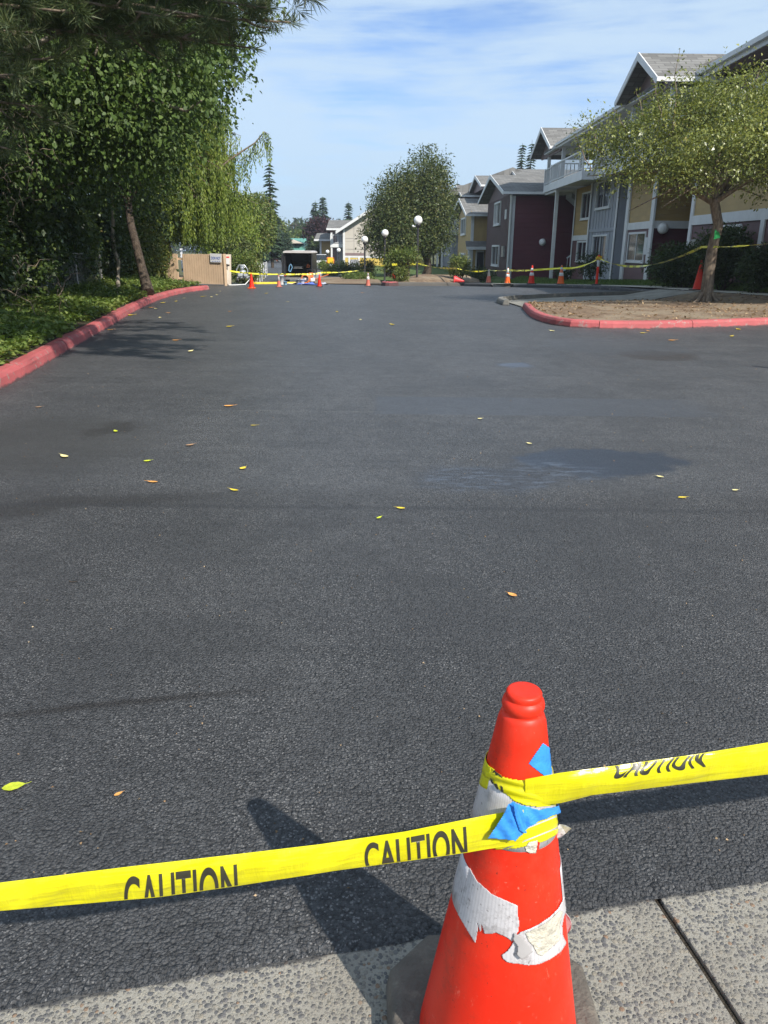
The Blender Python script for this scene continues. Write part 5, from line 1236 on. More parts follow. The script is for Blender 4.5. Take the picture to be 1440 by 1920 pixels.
# utility poles
for px, lb in ((549, 'left one of two thin far utility poles'), (554.5, 'right one of two thin far utility poles')):
    p = aY(px, 455, 230); zt = aY(px, 418, 230)[2]; t = thing('utility_pole', lb, 'utility pole', (p[0], 230, -.6), 'far utility poles')
    mb = MB(); mb.tube([(p[0], 230, -.6), (p[0], 230, zt)], [.2, .14], 8); mb.build('pole', M['darkbark'], t)
    mb = MB(); mb.box(p[0]-.9, p[0]+.9, 229.7, 229.8, zt-.7, zt-.55); mb.build('crossarm', M['darkbark'], t)
# ------------------------------------------------------------------ buildings
def win(root, plane, c, a0, a1, z0, z1, blind=False, frame=.09, out=.05):
    """window on a wall facing -X (plane 'x') or -Y (plane 'y'); c is the wall plane, a0..a1 runs along it"""
    def bx(mb, u0, u1, d0, d1, w0, w1):
        if plane == 'x': mb.box(c+d0, c+d1, u0, u1, w0, w1)
        else: mb.box(u0, u1, c+d0, c+d1, w0, w1)
    mb = MB(); f = frame
    bx(mb, a0, a1, -out, .04, z0, z0+f); bx(mb, a0, a1, -out, .04, z1-f, z1); bx(mb, a0, a0+f, -out, .04, z0+f, z1-f); bx(mb, a1-f, a1, -out, .04, z0+f, z1-f)
    m = (a0+a1)/2; bx(mb, m-.03, m+.03, -out*.6, .03, z0+f, z1-f); bx(mb, a0-.05, a1+.05, -out-.03, -.004, z0-.05, z0-.004)
    o = mb.build('window', M['white'], root)
    mb = MB(); bx(mb, a0+f, m-.03, -.012, .02, z0+f, z1-f); mb.build('pane', M['glass'], o)
    mb = MB(); bx(mb, m+.03, a1-f, -.012, .02, z0+f, z1-f); mb.build('pane', M['blind'] if blind else M['glass'], o)
    return o
def wallbox(root, name, mat, x0, x1, y0, y1, z0, z1):
    mb = MB(); mb.box(x0, x1, y0, y1, z0, z1); return mb.build(name, mat, root)
def battens(root, mat, plane, c, a0, a1, z0, z1, step=.4):
    mb = MB()
    for a in np.arange(a0+step/2, a1, step):
        if plane == 'x': mb.box(c-.03, c+.01, a-.03, a+.03, z0, z1)
        else: mb.box(a-.03, a+.03, c-.03, c+.01, z0, z1)
    return mb.build('battens', mat, root)
def gable_x(root, xf, xb, yn, yp, yf, zn, zp, zf, thick=.16, wall=None, inset=.6, gutter=True):
    """gable facing the street (-X): ridge along X at (yp, zp), eaves at yn and yf"""
    mb = MB(); T = thick
    mb.prism([(yn, zn), (yp, zp), (yf, zf), (yf, zf-T*.9), (yp, zp-T), (yn, zn-T*.9)], 0, xf, xb); r = mb.build('roof', M['shingle'], root)
    w = .22
    mb = MB(); e = .02
    mb.prism([(yn-.03, zn+.03), (yp, zp+.03), (yf+.03, zf+.03), (yf+.03, zf-w), (yp, zp-w-.05), (yn-.03, zn-w)], 0, xf-.05, xf-.002); mb.build('rake_board', M['white'], root)
    if gutter:
        mb = MB(); mb.box(xf-.05, xb, yn-.14, yn-.035, zn-.16, zn+.0); mb.build('gutter', M['white'], root)
        mb = MB(); mb.box(xf-.05, xb, yf+.035, yf+.14, zf-.16, zf+.0); mb.build('gutter', M['white'], root)
    if wall:
        mb = MB(); i = .25
        mb.prism([(yn+i, zn-.25), (yn+i, zn-.1+i*(zp-zn)/(yp-yn)*.8), (yp, zp-.22), (yf-i, zf-.1+i*(zp-zf)/(yf-yp)*.8), (yf-i, zf-.25)], 0, xf+inset, xf+inset+.1); mb.build('gable_wall', M[wall], root)
    return r
def globe_light(root, plane, c, a, z, r=.23):
    mb = MB(); p = (c-.2, a, z) if plane == 'x' else (a, c-.2, z); mb.sphere(p, r, 16)
    q = (c, a, z) if plane == 'x' else (a, c, z); mb.tube([p, q], .06, 8); return mb.build('wall_light', M['globe'], root)
def balcony(root, x, y0, y1, z, depth, rail=1.05, end=True, sp=.24):
    mb = MB(); mb.box(x, x+depth, y0, y1, z-.12, z); mb.build('balcony_floor', M['white'], root)
    mb = MB(); mb.box(x-.05, x-.002, y0-.05, y1+.05, z-.42, z+.02)
    mb.box(x-.002, x+depth, y0-.05, y0-.002, z-.42, z+.02); mb.build('balcony_fascia', M['white'], root)
    mb = MB(); mb.box(x-.04, x+.04, y0, y1, z+rail-.07, z+rail); mb.box(x-.03, x+.03, y0, y1, z+.10, z+.15)
    mb.box(x+.04, x+depth, y0-.03, y0+.03, z+rail-.07, z+rail); mb.box(x+.04, x+depth, y0-.03, y0+.03, z+.10, z+.15)
    for a in np.arange(y0+sp, y1, sp): mb.box(x-.013, x+.013, a-.013, a+.013, z+.15, z+rail-.07)
    for a in np.arange(x+sp, x+depth, sp): mb.box(a-.013, a+.013, y0-.013, y0+.013, z+.15, z+rail-.07)
    for a in (y0, y1): mb.box(x-.05, x+.05, a-.05, a+.05, z+.02, z+rail+.03)
    return mb.build('railing', M['white'], root)
GZ = -0.9
# --- near three-storey building
N = thing('apartment_building', 'three storey grey and ochre apartment building with street facing gables behind the island tree', 'building', (12, 40, 0))
F = 12.0
wallbox(N, 'wall', M['brownlap'], F, 24, 18, 32.5, GZ, 2.48); wallbox(N, 'upper_wall', M['yellow'], F, 24, 18, 32.5, 2.482, 5.2)
wallbox(N, 'trim', M['white'], F-.05, F-.002, 18, 32.5, 2.48, 2.82)
for y in (26.16, 32.36): wallbox(N, 'corner_board', M['white'], F-.06, F-.003, y-.14, y+.14, GZ+.9, 5.2 if y > 30 else 2.478)
win(N, 'x', F, 27.7, 29.95, 1.0, 2.40)
wallbox(N, 'meter_box', M['steel'], F-.14, F-.004, 31.2, 31.8, 1.25, 1.95)
wallbox(N, 'wall', M['mauve'], 16.5, 24, 32.5, 37, GZ, 5.2)
# recess: the side wall of the next bay, with a lamp and the stair
wallbox(N, 'wall', M['maroon'], F, 24, 37.0, 41.0, GZ, 2.48); wallbox(N, 'upper_wall', M['yellow'], F, 24, 37.0, 41.0, 2.482, 5.2)
wallbox(N, 'trim', M['white'], F-.05, F-.002, 36.95, 41.0, 2.48, 2.80); wallbox(N, 'trim', M['white'], F, 16.5, 36.95, 36.998, 2.48, 2.80)
wallbox(N, 'wall', M['brownlap'], F-.012, F-.003, 37.15, 40.85, GZ, 2.478)
for y in (37.05, 40.95): wallbox(N, 'corner_board', M['white'], F-.10, F-.013, y-.22, y+.22, GZ+.9, 5.2)
win(N, 'x', F-.012, 37.75, 40.45, 1.0, 2.36); wallbox(N, 'meter_box', M['white'], F-.10, F-.014, 37.32, 37.62, 1.35, 2.1)
globe_light(N, 'y', 37.0, float(aY(1243, 428, 36.8)[0]), float(aY(1243, 428, 36.8)[2]), .24)
st = []
for y in (33.6, 35.4):
    mb = MB(); mb.bar((12.1, y, .25), (16.2, y, 2.75), .09, .34, up=(0, 0, 1)); mb.build('stair_stringer', M['white'], N)
mb = MB()
for i in range(11): mb.box(12.1+i*.37, 12.1+i*.37+.34, 33.66, 35.34, .30+i*.225, .345+i*.225)
mb.build('stair_treads', M['skin_tan'], N)
mb = MB(); mb.bar((12.0, 33.6, 1.25), (16.2, 33.6, 3.75), .06, .09)
for i in range(16): q = 12.1+i*.26; mb.bar((q, 33.6, .3+i*.159), (q, 33.6, 1.28+i*.159), .03, .03)
mb.box(11.93, 12.07, 33.52, 33.68, .1, 1.4); mb.build('stair_railing', M['white'], N)
# slot and grey bay
wallbox(N, 'wall', M['grey'], F+.5, 24, 41.0, 42.7, GZ, 7.6)
wallbox(N, 'bay_wall', M['grey'], F-.05, 24, 42.7, 48.5, GZ, 5.2); battens(N, M['grey'], 'x', F-.05, 42.9, 48.4, GZ+.6, 5.2, .62)
wallbox(N, 'trim', M['grey'], F-.10, F-.052, 42.7, 48.5, 2.5, 2.66)
for y in (42.78, 48.42): wallbox(N, 'corner_board', M['white'], F-.13, F-.103, y-.13, y+.13, GZ+.6, 5.2)
win(N, 'x', F-.05, 44.2, 47.2, 3.7, 5.15, out=.1); win(N, 'x', F-.05, 44.0, 47.1, .95, 2.34, out=.1)
# ochre bay by the outside stair
wallbox(N, 'wall', M['brownlap'], F+.12, 24, 48.5, 53.2, GZ, 2.12); wallbox(N, 'upper_wall', M['yellow'], F+.12, 24, 48.5, 53.2, 2.122, 5.2)
wallbox(N, 'trim', M['white'], F+.07, F+.118, 48.7, 53.2, 2.10, 2.40); wallbox(N, 'corner_board', M['white'], F+.05, F+.069, 53.0, 53.25, GZ+.5, 5.2); wallbox(N, 'corner_board', M['white'], F+.05, F+.069, 48.62, 48.84, GZ+.5, 5.2)
win(N, 'x', F+.12, 49.0, 51.3, 3.3, 4.85, out=.09); win(N, 'x', F+.12, 49.0, 51.6, .85, 2.06, out=.09)
wallbox(N, 'wall', M['maroon'], 15.5, 24, 53.2, 57.5, GZ, 7.6)
mb = MB(); mb.bar((12.1, 54.4, .0), (15.2, 54.4, 2.4), .08, .3); mb.bar((12.1, 54.4, 1.0), (15.2, 54.4, 3.4), .07, .09)
for i in range(13): mb.bar((12.15+i*.24, 54.4, .1+i*.186), (12.15+i*.24, 54.4, 1.04+i*.186), .03, .03)
mb.build('stair_railing', M['white'], N)
mb = MB(); mb.prism([(12.1, 5.1), (15.3, 2.6), (15.3, 2.3), (12.1, 4.8)], 1, 54.5, 56.2); mb.build('stair_flight', M['grey'], N)
# third floor, set back, with balconies
wallbox(N, 'third_floor_wall', M['mauve'], 13.0, 24, 18, 53.2, 5.2, 7.6)
balcony(N, 10.75, 52.6, 57.0, 5.62, 2.2); balcony(N, 10.25, 44.0, 52.4, 5.45, 2.7); balcony(N, 10.9, 33.2, 43.8, 5.45, 2.0); balcony(N, 11.7, 21.0, 32.8, 5.45, 1.2)
wallbox(N, 'soffit', M['white'], 10.8, F+.1, 53.2, 57.0, 5.05, 5.19)
for y in (33.2, 38.2, 44.0, 47.5, 52.5, 57.0): wallbox(N, 'roof_post', M['white'], 10.85, 11.05, y-.1, y+.1, 5.47, 7.6)
for y in (22.0, 27.0, 32.4): wallbox(N, 'roof_post', M['white'], 12.02, 12.2, y-.1, y+.1, 5.47, 7.8)
p = aX(1032, 505, 10.9); wallbox(N, 'porch_post', M['white'], 10.82, 11.02, 53.3, 53.52, GZ+.5, 5.2)
for y0, y1 in ((22, 25), (28, 31), (34.5, 37), (39.5, 42), (46, 50)):
    mb = MB(); mb.box(12.93, 12.998, y0, y0+.1, 5.5, 7.3); mb.box(12.93, 12.998, y1-.1, y1, 5.5, 7.3); mb.box(12.93, 12.998, y0+.1, y1-.1, 7.2, 7.3); o = mb.build('window', M['white'], N)
    mb = MB(); mb.box(12.96, 12.997, y0+.1, y1-.1, 5.5, 7.2); mb.build('pane', M['glass'], o)
# roof: long eave, fascia, gutter and the two gables over the balconies
mb = MB(); mb.prism([(10.6, 7.66), (10.6, 7.78), (18, 10.7), (25.5, 7.78), (25.5, 7.66), (18, 10.55)], 1, 34.2, 57.3); mb.build('roof', M['shingle'], N)
mb = MB(); mb.prism([(11.95, 7.86), (11.95, 7.98), (18, 10.5), (25.5, 7.98), (25.5, 7.86), (18, 10.35)], 1, 17, 34.18); mb.build('roof', M['shingle'], N)
wallbox(N, 'soffit', M['white'], 10.62, 13.0, 34.2, 57.25, 7.60, 7.655); wallbox(N, 'soffit', M['mauve'], 11.97, 13.0, 17, 34.15, 7.80, 7.855)
wallbox(N, 'fascia', M['white'], 11.90, 11.948, 17, 34.15, 7.70, 8.0); wallbox(N, 'gutter', M['white'], 11.76, 11.898, 17, 34.15, 7.86, 8.02)
for y0, y1 in ((38.45, 52.9),): 
    wallbox(N, 'fascia', M['white'], 10.55, 10.598, y0, y1, 7.52, 7.80); wallbox(N, 'gutter', M['white'], 10.42, 10.548, y0, y1, 7.64, 7.78)
gable_x(N, 10.15, 17.5, 32.8, 35.5, 38.3, 7.72, 9.08, 7.80, wall='mauve', inset=.7)
gable_x(N, 10.15, 17.5, 52.9, 56.3, 59.7, 7.66, 9.15, 7.74, wall='mauve', inset=.7)

# --- maroon two storey house
R = thing('apartment_building', 'dark maroon two storey house with board front and a gable over two windows', 'building', (8.7, 57.6, -.6))
xr_ = 8.7
mb = MB(); mb.box(xr_, 16, 57.6, 71, GZ-.2, 5.05); mb.build('wall', M['maroon_red'], R)
mb = MB(); mb.prism([(57.62, GZ-.2), (57.62, 5.1), (64.6, 6.72), (70.98, 5.2), (70.98, GZ-.2)], 0, xr_-.03, xr_-.002); mb.build('board_front', M['brown'], R)
battens(R, M['brown'], 'x', xr_-.03, 57.8, 70.9, GZ, 5.2, .62)
gable_x(R, 8.0, 17, 57.1, 64.9, 72.6, 5.28, 6.98, 5.42, wall=None)
win(R, 'x', xr_-.03, 62.6, 66.0, 3.30, 5.0, blind=True, frame=.13, out=.12); win(R, 'x', xr_-.03, 62.2, 66.2, .28, 1.85, frame=.13, out=.12)
mb = MB(); mb.tube([(8.55, 57.15, 5.1), (8.6, 57.3, 4.75), (8.62, 57.45, 4.5), (8.62, 57.45, GZ)], .09, 10); mb.build('downspout', M['white'], R)
wallbox(R, 'corner_board', M['white'], xr_-.06, xr_+.22, 57.55, 57.598, GZ, 5.05); wallbox(R, 'corner_board', M['white'], xr_-.075, xr_-.062, 57.6, 57.95, GZ, 5.05)
c = aY(1017, 454, 57.4); globe_light(R, 'y', 57.6, float(c[0]), float(c[2]), .24)
wallbox(R, 'meter_box', M['steel'], xr_-.2, xr_-.06, 59.3, 60.3, 1.0, 1.75); wallbox(R, 'number_board', M['white'], xr_-.12, xr_-.06, 59.4, 60.1, 3.6, 4.25)
# --- ochre two storey house behind it
q = aX(886, 402, 7.6); y0 = 73.0; xy = 7.55
Yh = thing('apartment_building', 'ochre two storey house with a gable and a small porch beside the maroon house', 'building', (xy, y0, -.6))
wallbox(Yh, 'wall', M['yellowb'], xy, 15, y0, 86, GZ-.3, 4.55)
pk = aX(861, 372, 6.95); en = aX(875, 401, 6.95); ef = aX(845, 408, 6.95)
mb = MB(); mb.prism([(y0+.02, GZ), (y0+.02, 4.6), (float(pk[1])-.3, float(pk[2])-.3), (85.98, 4.7), (85.98, GZ)], 0, xy-.03, xy-.002); mb.build('board_front', M['yellowb'], Yh)
gable_x(Yh, 6.95, 16, 72.4, float(pk[1]), max(86.5, float(ef[1])), float(en[2]), float(pk[2]), float(ef[2]))
w1 = [aX(867, 410, xy), aX(874, 440, xy)]
win(Yh, 'x', xy-.03, float(w1[1][1]), float(w1[0][1]), float(w1[1][2]), float(w1[0][2]), frame=.15, out=.12)
w2 = [aX(865, 474, xy), aX(873, 488, xy)]
win(Yh, 'x', xy-.03, float(w2[1][1]), float(w2[0][1]), float(w2[1][2]), float(w2[0][2]), frame=.15, out=.12)
wallbox(Yh, 'corner_board', M['white'], xy-.06, xy+.2, y0-.05, y0-.002, GZ, 4.55)
d0, d1 = aY(892, 470, y0), aY(906, 512, y0)
mb = MB(); mb.box(float(d0[0]), float(d1[0]), y0-.08, y0-.003, GZ, float(d0[2])); o = mb.build('door', M['white'], Yh)
mb = MB(); mb.box(float(d0[0])+.12, float(d1[0])-.05, y0-.10, y0-.082, GZ+.2, float(d0[2])-.12); mb.build('pane', M['glass'], o)
r0_, r1_ = aY(880, 463, y0-1.2), aY(912, 452, y0)
mb = MB(); mb.prism([(y0-1.2, float(r0_[2])), (y0-.005, float(r1_[2])), (y0-.005, float(r1_[2])-.14), (y0-1.2, float(r0_[2])-.14)], 0, xy-.5, float(r1_[0])+.4); mb.build('porch_roof', M['shingle'], Yh)
wallbox(Yh, 'porch_fascia', M['white'], xy-.5, float(r1_[0])+.4, y0-1.26, y0-1.202, float(r0_[2])-.22, float(r0_[2])+.02)
wallbox(Yh, 'porch_post', M['white'], xy-.35, xy-.17, y0-1.15, y0-.97, GZ, float(r0_[2])-.15)
mb = MB(); mb.tube([(6.95, y0-.5, float(en[2])-.1), (7.3, y0+.1, float(en[2])-.6), (7.45, y0+13.3, 4.2), (7.45, y0+13.3, GZ)], .06, 8)
# --- three storey block beyond
Gb = thing('apartment_building', 'far three storey block with grey balconies and two small gables behind the ochre house', 'building', (7, 92, -.6))
wallbox(Gb, 'wall', M['grey'], 7.0, 18, 88, 108, GZ-.2, 3.1); battens(Gb, M['grey'], 'x', 7.0, 88, 108, GZ, 3.1, .8)
wallbox(Gb, 'third_floor_wall', M['mauve'], 8.0, 18, 88, 112, 3.1, 7.3); wallbox(Gb, 'wall', M['yellowb'], 7.4, 18, 108, 114, GZ-.2, 3.1)
balcony(Gb, 5.9, 87.5, 112, 3.35, 2.1, sp=.3)
for y in (88, 96, 104, 112): wallbox(Gb, 'porch_post', M['white'], 5.92, 6.1, y-.1, y+.1, GZ, 7.2)
for y in (89.5, 94, 98.5, 103): win(Gb, 'x', 7.0, y, y+2.2, .9, 2.9, frame=.14, out=.1)
for y in (89.5, 94, 98.5, 103): win(Gb, 'x', 8.0, y, y+2.4, 3.6, 6.2, frame=.14, out=.1)
mb = MB(); mb.prism([(5.7, 6.9), (5.7, 7.05), (13, 9.6), (19, 7.2), (19, 6.9)], 1, 87, 114.5); mb.build('roof', M['shingle'], Gb)
wallbox(Gb, 'fascia', M['white'], 5.62, 5.698, 87, 114.5, 6.78, 7.06)
for (pp, pn, pf, X) in (((891, 329), (902, 346), (880, 359), 8.6), ((855, 347), (865, 366), (849, 372), 7.6), ((958, 317), (968, 330), (946, 334), 13.0)):
    a, b, c = aX(*pp, X), aX(*pn, X), aX(*pf, X)
    gable_x(Gb, X, X+9, float(b[1]), float(a[1]), float(c[1]), float(b[2]), float(a[2]), float(c[2]), wall='mauve', inset=.4)
# --- pale building across the road
Yw = 100.0
W = thing('apartment_building', 'pale panelled building with ochre ground floor and porch posts beyond the round trees', 'building', (-5, Yw, -.6))
xl_ = float(aY(644, 460, Yw)[0]); zc = float(aY(644, 428, Yw)[2]); slope = (float(aY(683, 396, Yw)[2])-float(aY(640, 424, Yw)[2]))/(float(aY(683, 396, Yw)[0])-float(aY(640, 424, Yw)[0]))
xpk = xl_+5.2; zpk = zc+slope*5.2
mb = MB(); mb.prism([(xl_, GZ), (xl_, zc), (xpk, zpk), (xpk+5.2, zc), (xpk+5.2, GZ)], 1, Yw, Yw+16); mb.build('wall', M['cream'], W)
zy = float(aY(650, 483, Yw)[2])
wallbox(W, 'ground_floor_front', pm('bright_ochre', (.62, .45, .10), .65, .05, 2), xl_+.02, xpk+5.2, Yw-.06, Yw-.003, GZ, zy); wallbox(W, 'trim', M['white'], xl_, xpk+5.2, Yw-.10, Yw-.002, zy+.003, zy+.22); wallbox(W, 'trim', M['mauve'], xl_, xl_+2.6, Yw-.09, Yw-.003, zy+.23, zy+.55)
mb = MB(); mb.box(xl_+.85, xl_+1.75, Yw-.12, Yw-.062, GZ, zy-.2); o = mb.build('door', M['grey'], W); mb = MB(); mb.sphere((xl_+1.6, Yw-.16, .2), .06, 8); mb.build('handle', M['white'], o)
for q in (xl_+.7, xl_+1.9): wallbox(W, 'door_trim', M['white'], q-.1, q+.1, Yw-.13, Yw-.062, GZ, zy)
wallbox(W, 'corner_board', M['white'], xl_-.06, xl_+.2, Yw-.13, Yw-.101, GZ, zc)
mb = MB()
for q in (1.3, 2.9, 4.5, 6.1): mb.box(xl_+q-.03, xl_+q+.03, Yw-.02, Yw-.002, zy+.25, zc+.3)
for z in np.arange(zy+1.0, zc, 1.25): mb.box(xl_+.25, xpk+5, Yw-.021, Yw-.003, z-.03, z+.03)
mb.build('panel_joints', pm('joint_strip', (.36, .33, .30), .7, .05, 2), W)
mb = MB(); e = .9; mb.prism([(xl_-e, zc-e*slope), (xpk, zpk), (xpk+6, zc-e*slope), (xpk+6, zc-e*slope+.18), (xpk, zpk+.2), (xl_-e, zc-e*slope+.18)], 1, Yw-.7, Yw+17); mb.build('roof', M['shingle'], W)
mb = MB(); mb.prism([(xl_-e, zc-e*slope-.12), (xpk, zpk-.12), (xpk, zpk+.25), (xl_-e, zc-e*slope+.22)], 1, Yw-.78, Yw-.702); mb.build('rake_board', M['white'], W)
wallbox(W, 'porch_wall', M['grey'], xl_-1.0, xl_-.003, Yw+3, Yw+15, GZ, zc-.4); balcony(W, xl_-1.6, Yw+.6, Yw+9, 2.0, 1.5, sp=.3)
for y in (Yw+.7, Yw+5): wallbox(W, 'porch_post', M['white'], xl_-1.6, xl_-1.4, y-.1, y+.1, GZ, zc-.5)
xw0, xw1 = float(aY(600, 470, Yw+8)[0]), float(aY(622, 470, Yw+8)[0]); zw = float(aY(610, 449, Yw+8)[2])
wallbox(W, 'wing_wall', M['yellowb'], xw0, xw1, Yw+8, Yw+18, GZ, zw); wallbox(W, 'corner_board', M['white'], xw0-.03, xw0+.2, Yw+7.94, Yw+7.997, GZ, zw)
zr = float(aY(605, 437, Yw+12)[2]); mb = MB(); mb.prism([(Yw+7.3, zw), (Yw+12, zr), (Yw+18.5, zw), (Yw+18.5, zw-.15), (Yw+12, zr-.15), (Yw+7.3, zw-.15)], 0, xw0-.7, xw1+.4); mb.build('roof', M['shingle'], W)
wallbox(W, 'gutter', M['white'], xw0-.7, xw1+.4, Yw+7.14, Yw+7.295, zw-.2, zw+.02)
xg0, xg1 = float(aY(614, 420, Yw+6)[0]), float(aY(640, 420, Yw+6)[0]); zg0, zg1 = float(aY(620, 428, Yw+4)[2]), float(aY(620, 412, Yw+8)[2])
mb = MB(); mb.prism([(Yw+4, zg0), (Yw+9, zg1), (Yw+14, zg0), (Yw+14, zg0-.15), (Yw+9, zg1-.15), (Yw+4, zg0-.15)], 0, xg0, xg1+2); mb.build('roof', M['shingle'], W)
wallbox(W, 'gutter', M['white'], xg0, xg1, Yw+3.8, Yw+3.995, zg0-.22, zg0+.0)
wallbox(W, 'tower_wall', M['mauve'], xg0+.6, xg1+2, Yw+4.6, Yw+13.5, GZ, zg0-.1)
# --- green roofed building
Yg = 150.0; X = lambda px: float(aY(px, 460, Yg)[0]); Zz = lambda py: float(aY(530, py, Yg)[2])
Gr = thing('low_building', 'long low building with green metal roof and pale pediment at the end of the road', 'building', (X(530), Yg, -.6))
wallbox(Gr, 'wall', M['skin_tan'], X(482), X(592), Yg, Yg+16, -.8, Zz(469))
mb = MB(); mb.prism([(Yg-1.5, Zz(468.5)), (Yg+8, Zz(451)+.5), (Yg+18, Zz(468)), (Yg+18, Zz(468)-.3), (Yg-1.5, Zz(470))], 0, X(478), X(596)); mb.build('roof', M['greenroof'], Gr)
mb = MB()
for q in np.arange(X(478), X(596), .6): mb.bar((q, Yg-1.52, Zz(468.5)+.03), (q, Yg+8, Zz(451)+.53), .06, .06)
mb.build('roof_seams', M['greenroof'], Gr)
mb = MB(); mb.prism([(X(538), Zz(456)), (X(546), Zz(448.5)), (X(567), Zz(456))], 1, Yg-.9, Yg+5); mb.build('pediment', M['skin_tan'], Gr)
wallbox(Gr, 'fascia', M['white'], X(478), X(596), Yg-1.62, Yg-1.502, Zz(471.5), Zz(468.7))
for a, b in ((494, 503), (508, 524), (556, 566), (572, 582)):
    mb = MB(); mb.box(X(a), X(b), Yg-.06, Yg-.003, Zz(482), Zz(473)); o = mb.build('window', M['white'], Gr); mb = MB(); mb.box(X(a)+.15, X(b)-.15, Yg-.08, Yg-.062, Zz(481), Zz(473.8)); mb.build('pane', M['glass'], o)
# ------------------------------------------------------------------ vegetation
def tree(name, label, base, trunk_top, r0, ells, ncl, clr, per, L, leaf, bark, seed, nl=14, group=None, ratio=.55, shell=.55, droop=.35, up=.7, cat='tree', wob=.12, zflat=.75, six=False):
    r = np.random.default_rng(seed); base = np.array(base, float); top_ = np.array(trunk_top, float)
    t = thing(name, label, cat, base, group)
    V, cc = crown_leaves(ells, ncl, clr, per, L, r, droop, shell, ratio, zflat, up, leaf6 if six else None)
    raw_mesh('crown', V, 6 if six else 4, M[leaf], t)
    mb = MB(); n = 7; pts = []
    for i in range(n+1):
        u = i/n; p = base+(top_-base)*u
        if 0 < i < n: p = p+r.normal(size=3)*wob*np.array([1, 1, 0])*.6
        pts.append(p)
    mb.tube(pts, [r0*(1.35 if i == 0 else 1.0-.35*i/n) for i in range(n+1)], 12)
    pick = cc[r.choice(len(cc), min(nl, len(cc)), replace=False)]
    for c in pick:
        k = int(r.integers(max(2, n-3), n+1)); limb(mb, pts[k], c, r0*.42, r0*.08, r, sag=.15, wob=.35, n=7)
    mb.build('trunk', M[bark], t)
    return t
def el(c, r): return (np.array(c, float), np.array(r, float))
# island tree
c0 = np.array([8.92, 22.25, .2]); tp = aY(1338, 372, 22.1)
rI = np.random.default_rng(31)
tI = thing('ornamental_tree', 'spreading small leaved tree with dappled trunk growing in the kerbed island', 'tree', c0)
ells = [el((9.2, 22.2, 4.45), (3.5, 3.1, 1.2)), el((6.9, 22.0, 4.1), (1.9, 2.0, 1.0)), el((11.4, 22.0, 4.7), (2.4, 2.4, 1.3)), el((8.6, 22.0, 5.1), (2.0, 2.0, .8)), el((10.4, 21.6, 3.5), (2.4, 1.6, .7)), el((5.7, 22, 4.3), (.9, 1.2, .6)), el((10.5, 22, 5.6), (1.8, 1.6, .6)), el((7.6, 21.5, 3.35), (1.6, 1.3, .55)), el((8.2, 19.2, 3.85), (2.5, 1.3, .6)), el((10.5, 19.2, 4.1), (2.3, 1.3, .7))]
V, cc = crown_leaves(ells, 800, .25, 92, .075, rI, .25, .4, .52, .8, .8)
sh = []
mbI = MB()
for (a, b) in (((1262, 250), (1275, 92)), ((1215, 250), (1192, 165)), ((1290, 240), (1300, 170)), ((1360, 200), (1385, 140)), ((1130, 290), (1092, 212)), ((1400, 190), (1432, 118)), ((1180, 260), (1150, 205)), ((1240, 220), (1225, 150)), ((1330, 220), (1340, 165)), ((1108, 320), (1078, 250))):
    y = 22+float(rI.uniform(-1, 1)); p, q = aY(*a, y), aY(*b, y+float(rI.uniform(-.3, .3)))
    pts = limb(mbI, p, q, .018, .005, rI, sag=0, wob=.25, n=5)
    n = 46; u = rI.random(n); P = np.array(p)+(np.array(q)-np.array(p))*u[:, None]+rI.normal(size=(n, 3))*.05
    sh.append(leaf_polys(P, nrm(rI.normal(size=(n, 3))+np.array([0, 0, .3])), nrm(rI.normal(size=(n, 3))+np.array([0, 0, .8])), np.full(n, .085), np.full(n, .042)))
raw_mesh('crown', np.concatenate([V]+sh), 4, M['lf_olive'], tI)
base = GT(1320, 578); bz = .2
pts = [np.array((8.92, 22.25, .12)), np.array((8.92, 22.25, .35)), np.array((8.90, 22.25, .9)), np.array((8.90, 22.24, 1.6)), np.array((8.95, 22.2, 2.2)), tp]
mbI.tube(pts, [.26, .175, .15, .138, .13, .125], 16)
for a in range(7):
    an = a*.9; mbI.tube([(8.92+.16*math.cos(an), 22.25+.16*math.sin(an), .42), (8.92+.30*math.cos(an), 22.25+.30*math.sin(an), .22), (8.92+.55*math.cos(an), 22.25+.55*math.sin(an), .12)], [.06, .06, .02], 7)
for e in list(cc[rI.choice(len(cc), 13, replace=False)])+[np.array(aY(1180, 395, 21.8)), np.array(aY(1100, 330, 22.5)), np.array(aY(1430, 370, 22)), np.array(aY(1240, 390, 21.5))]:
    m_ = tp+(e-tp)*.45+np.array([0, 0, .25+.2*rI.random()])
    mbI.tube([tp-np.array([0, 0, .12]), tp+(m_-tp)*.5+rI.normal(size=3)*.06, m_, e], [.075, .052, .032, .010], 7)
mbI.build('trunk', M['bark'], tI)
p = aY(1341, 440, 22.0); mb = MB(); mb.add([(p[0]-.03, p[1]-.02, p[2]+.14), (p[0]+.10, p[1]-.05, p[2]+.02), (p[0]+.13, p[1]-.04, p[2]-.08), (p[0]-.03, p[1]-.02, p[2]-.12)], [(0, 1, 2, 3)]); mb.add([(p[0]-.03, p[1]-.02, p[2]+.02), (p[0]+.02, p[1]-.14, p[2]+.08), (p[0]+.05, p[1]-.16, p[2]-.02)], [(0, 1, 2)])
tag(mb.build('ribbon_tie', pm('green_ribbon', (.03, .42, .10), .4, .1, 8)), 'bright green ribbon tied to the trunk of the island tree', 'ribbon')
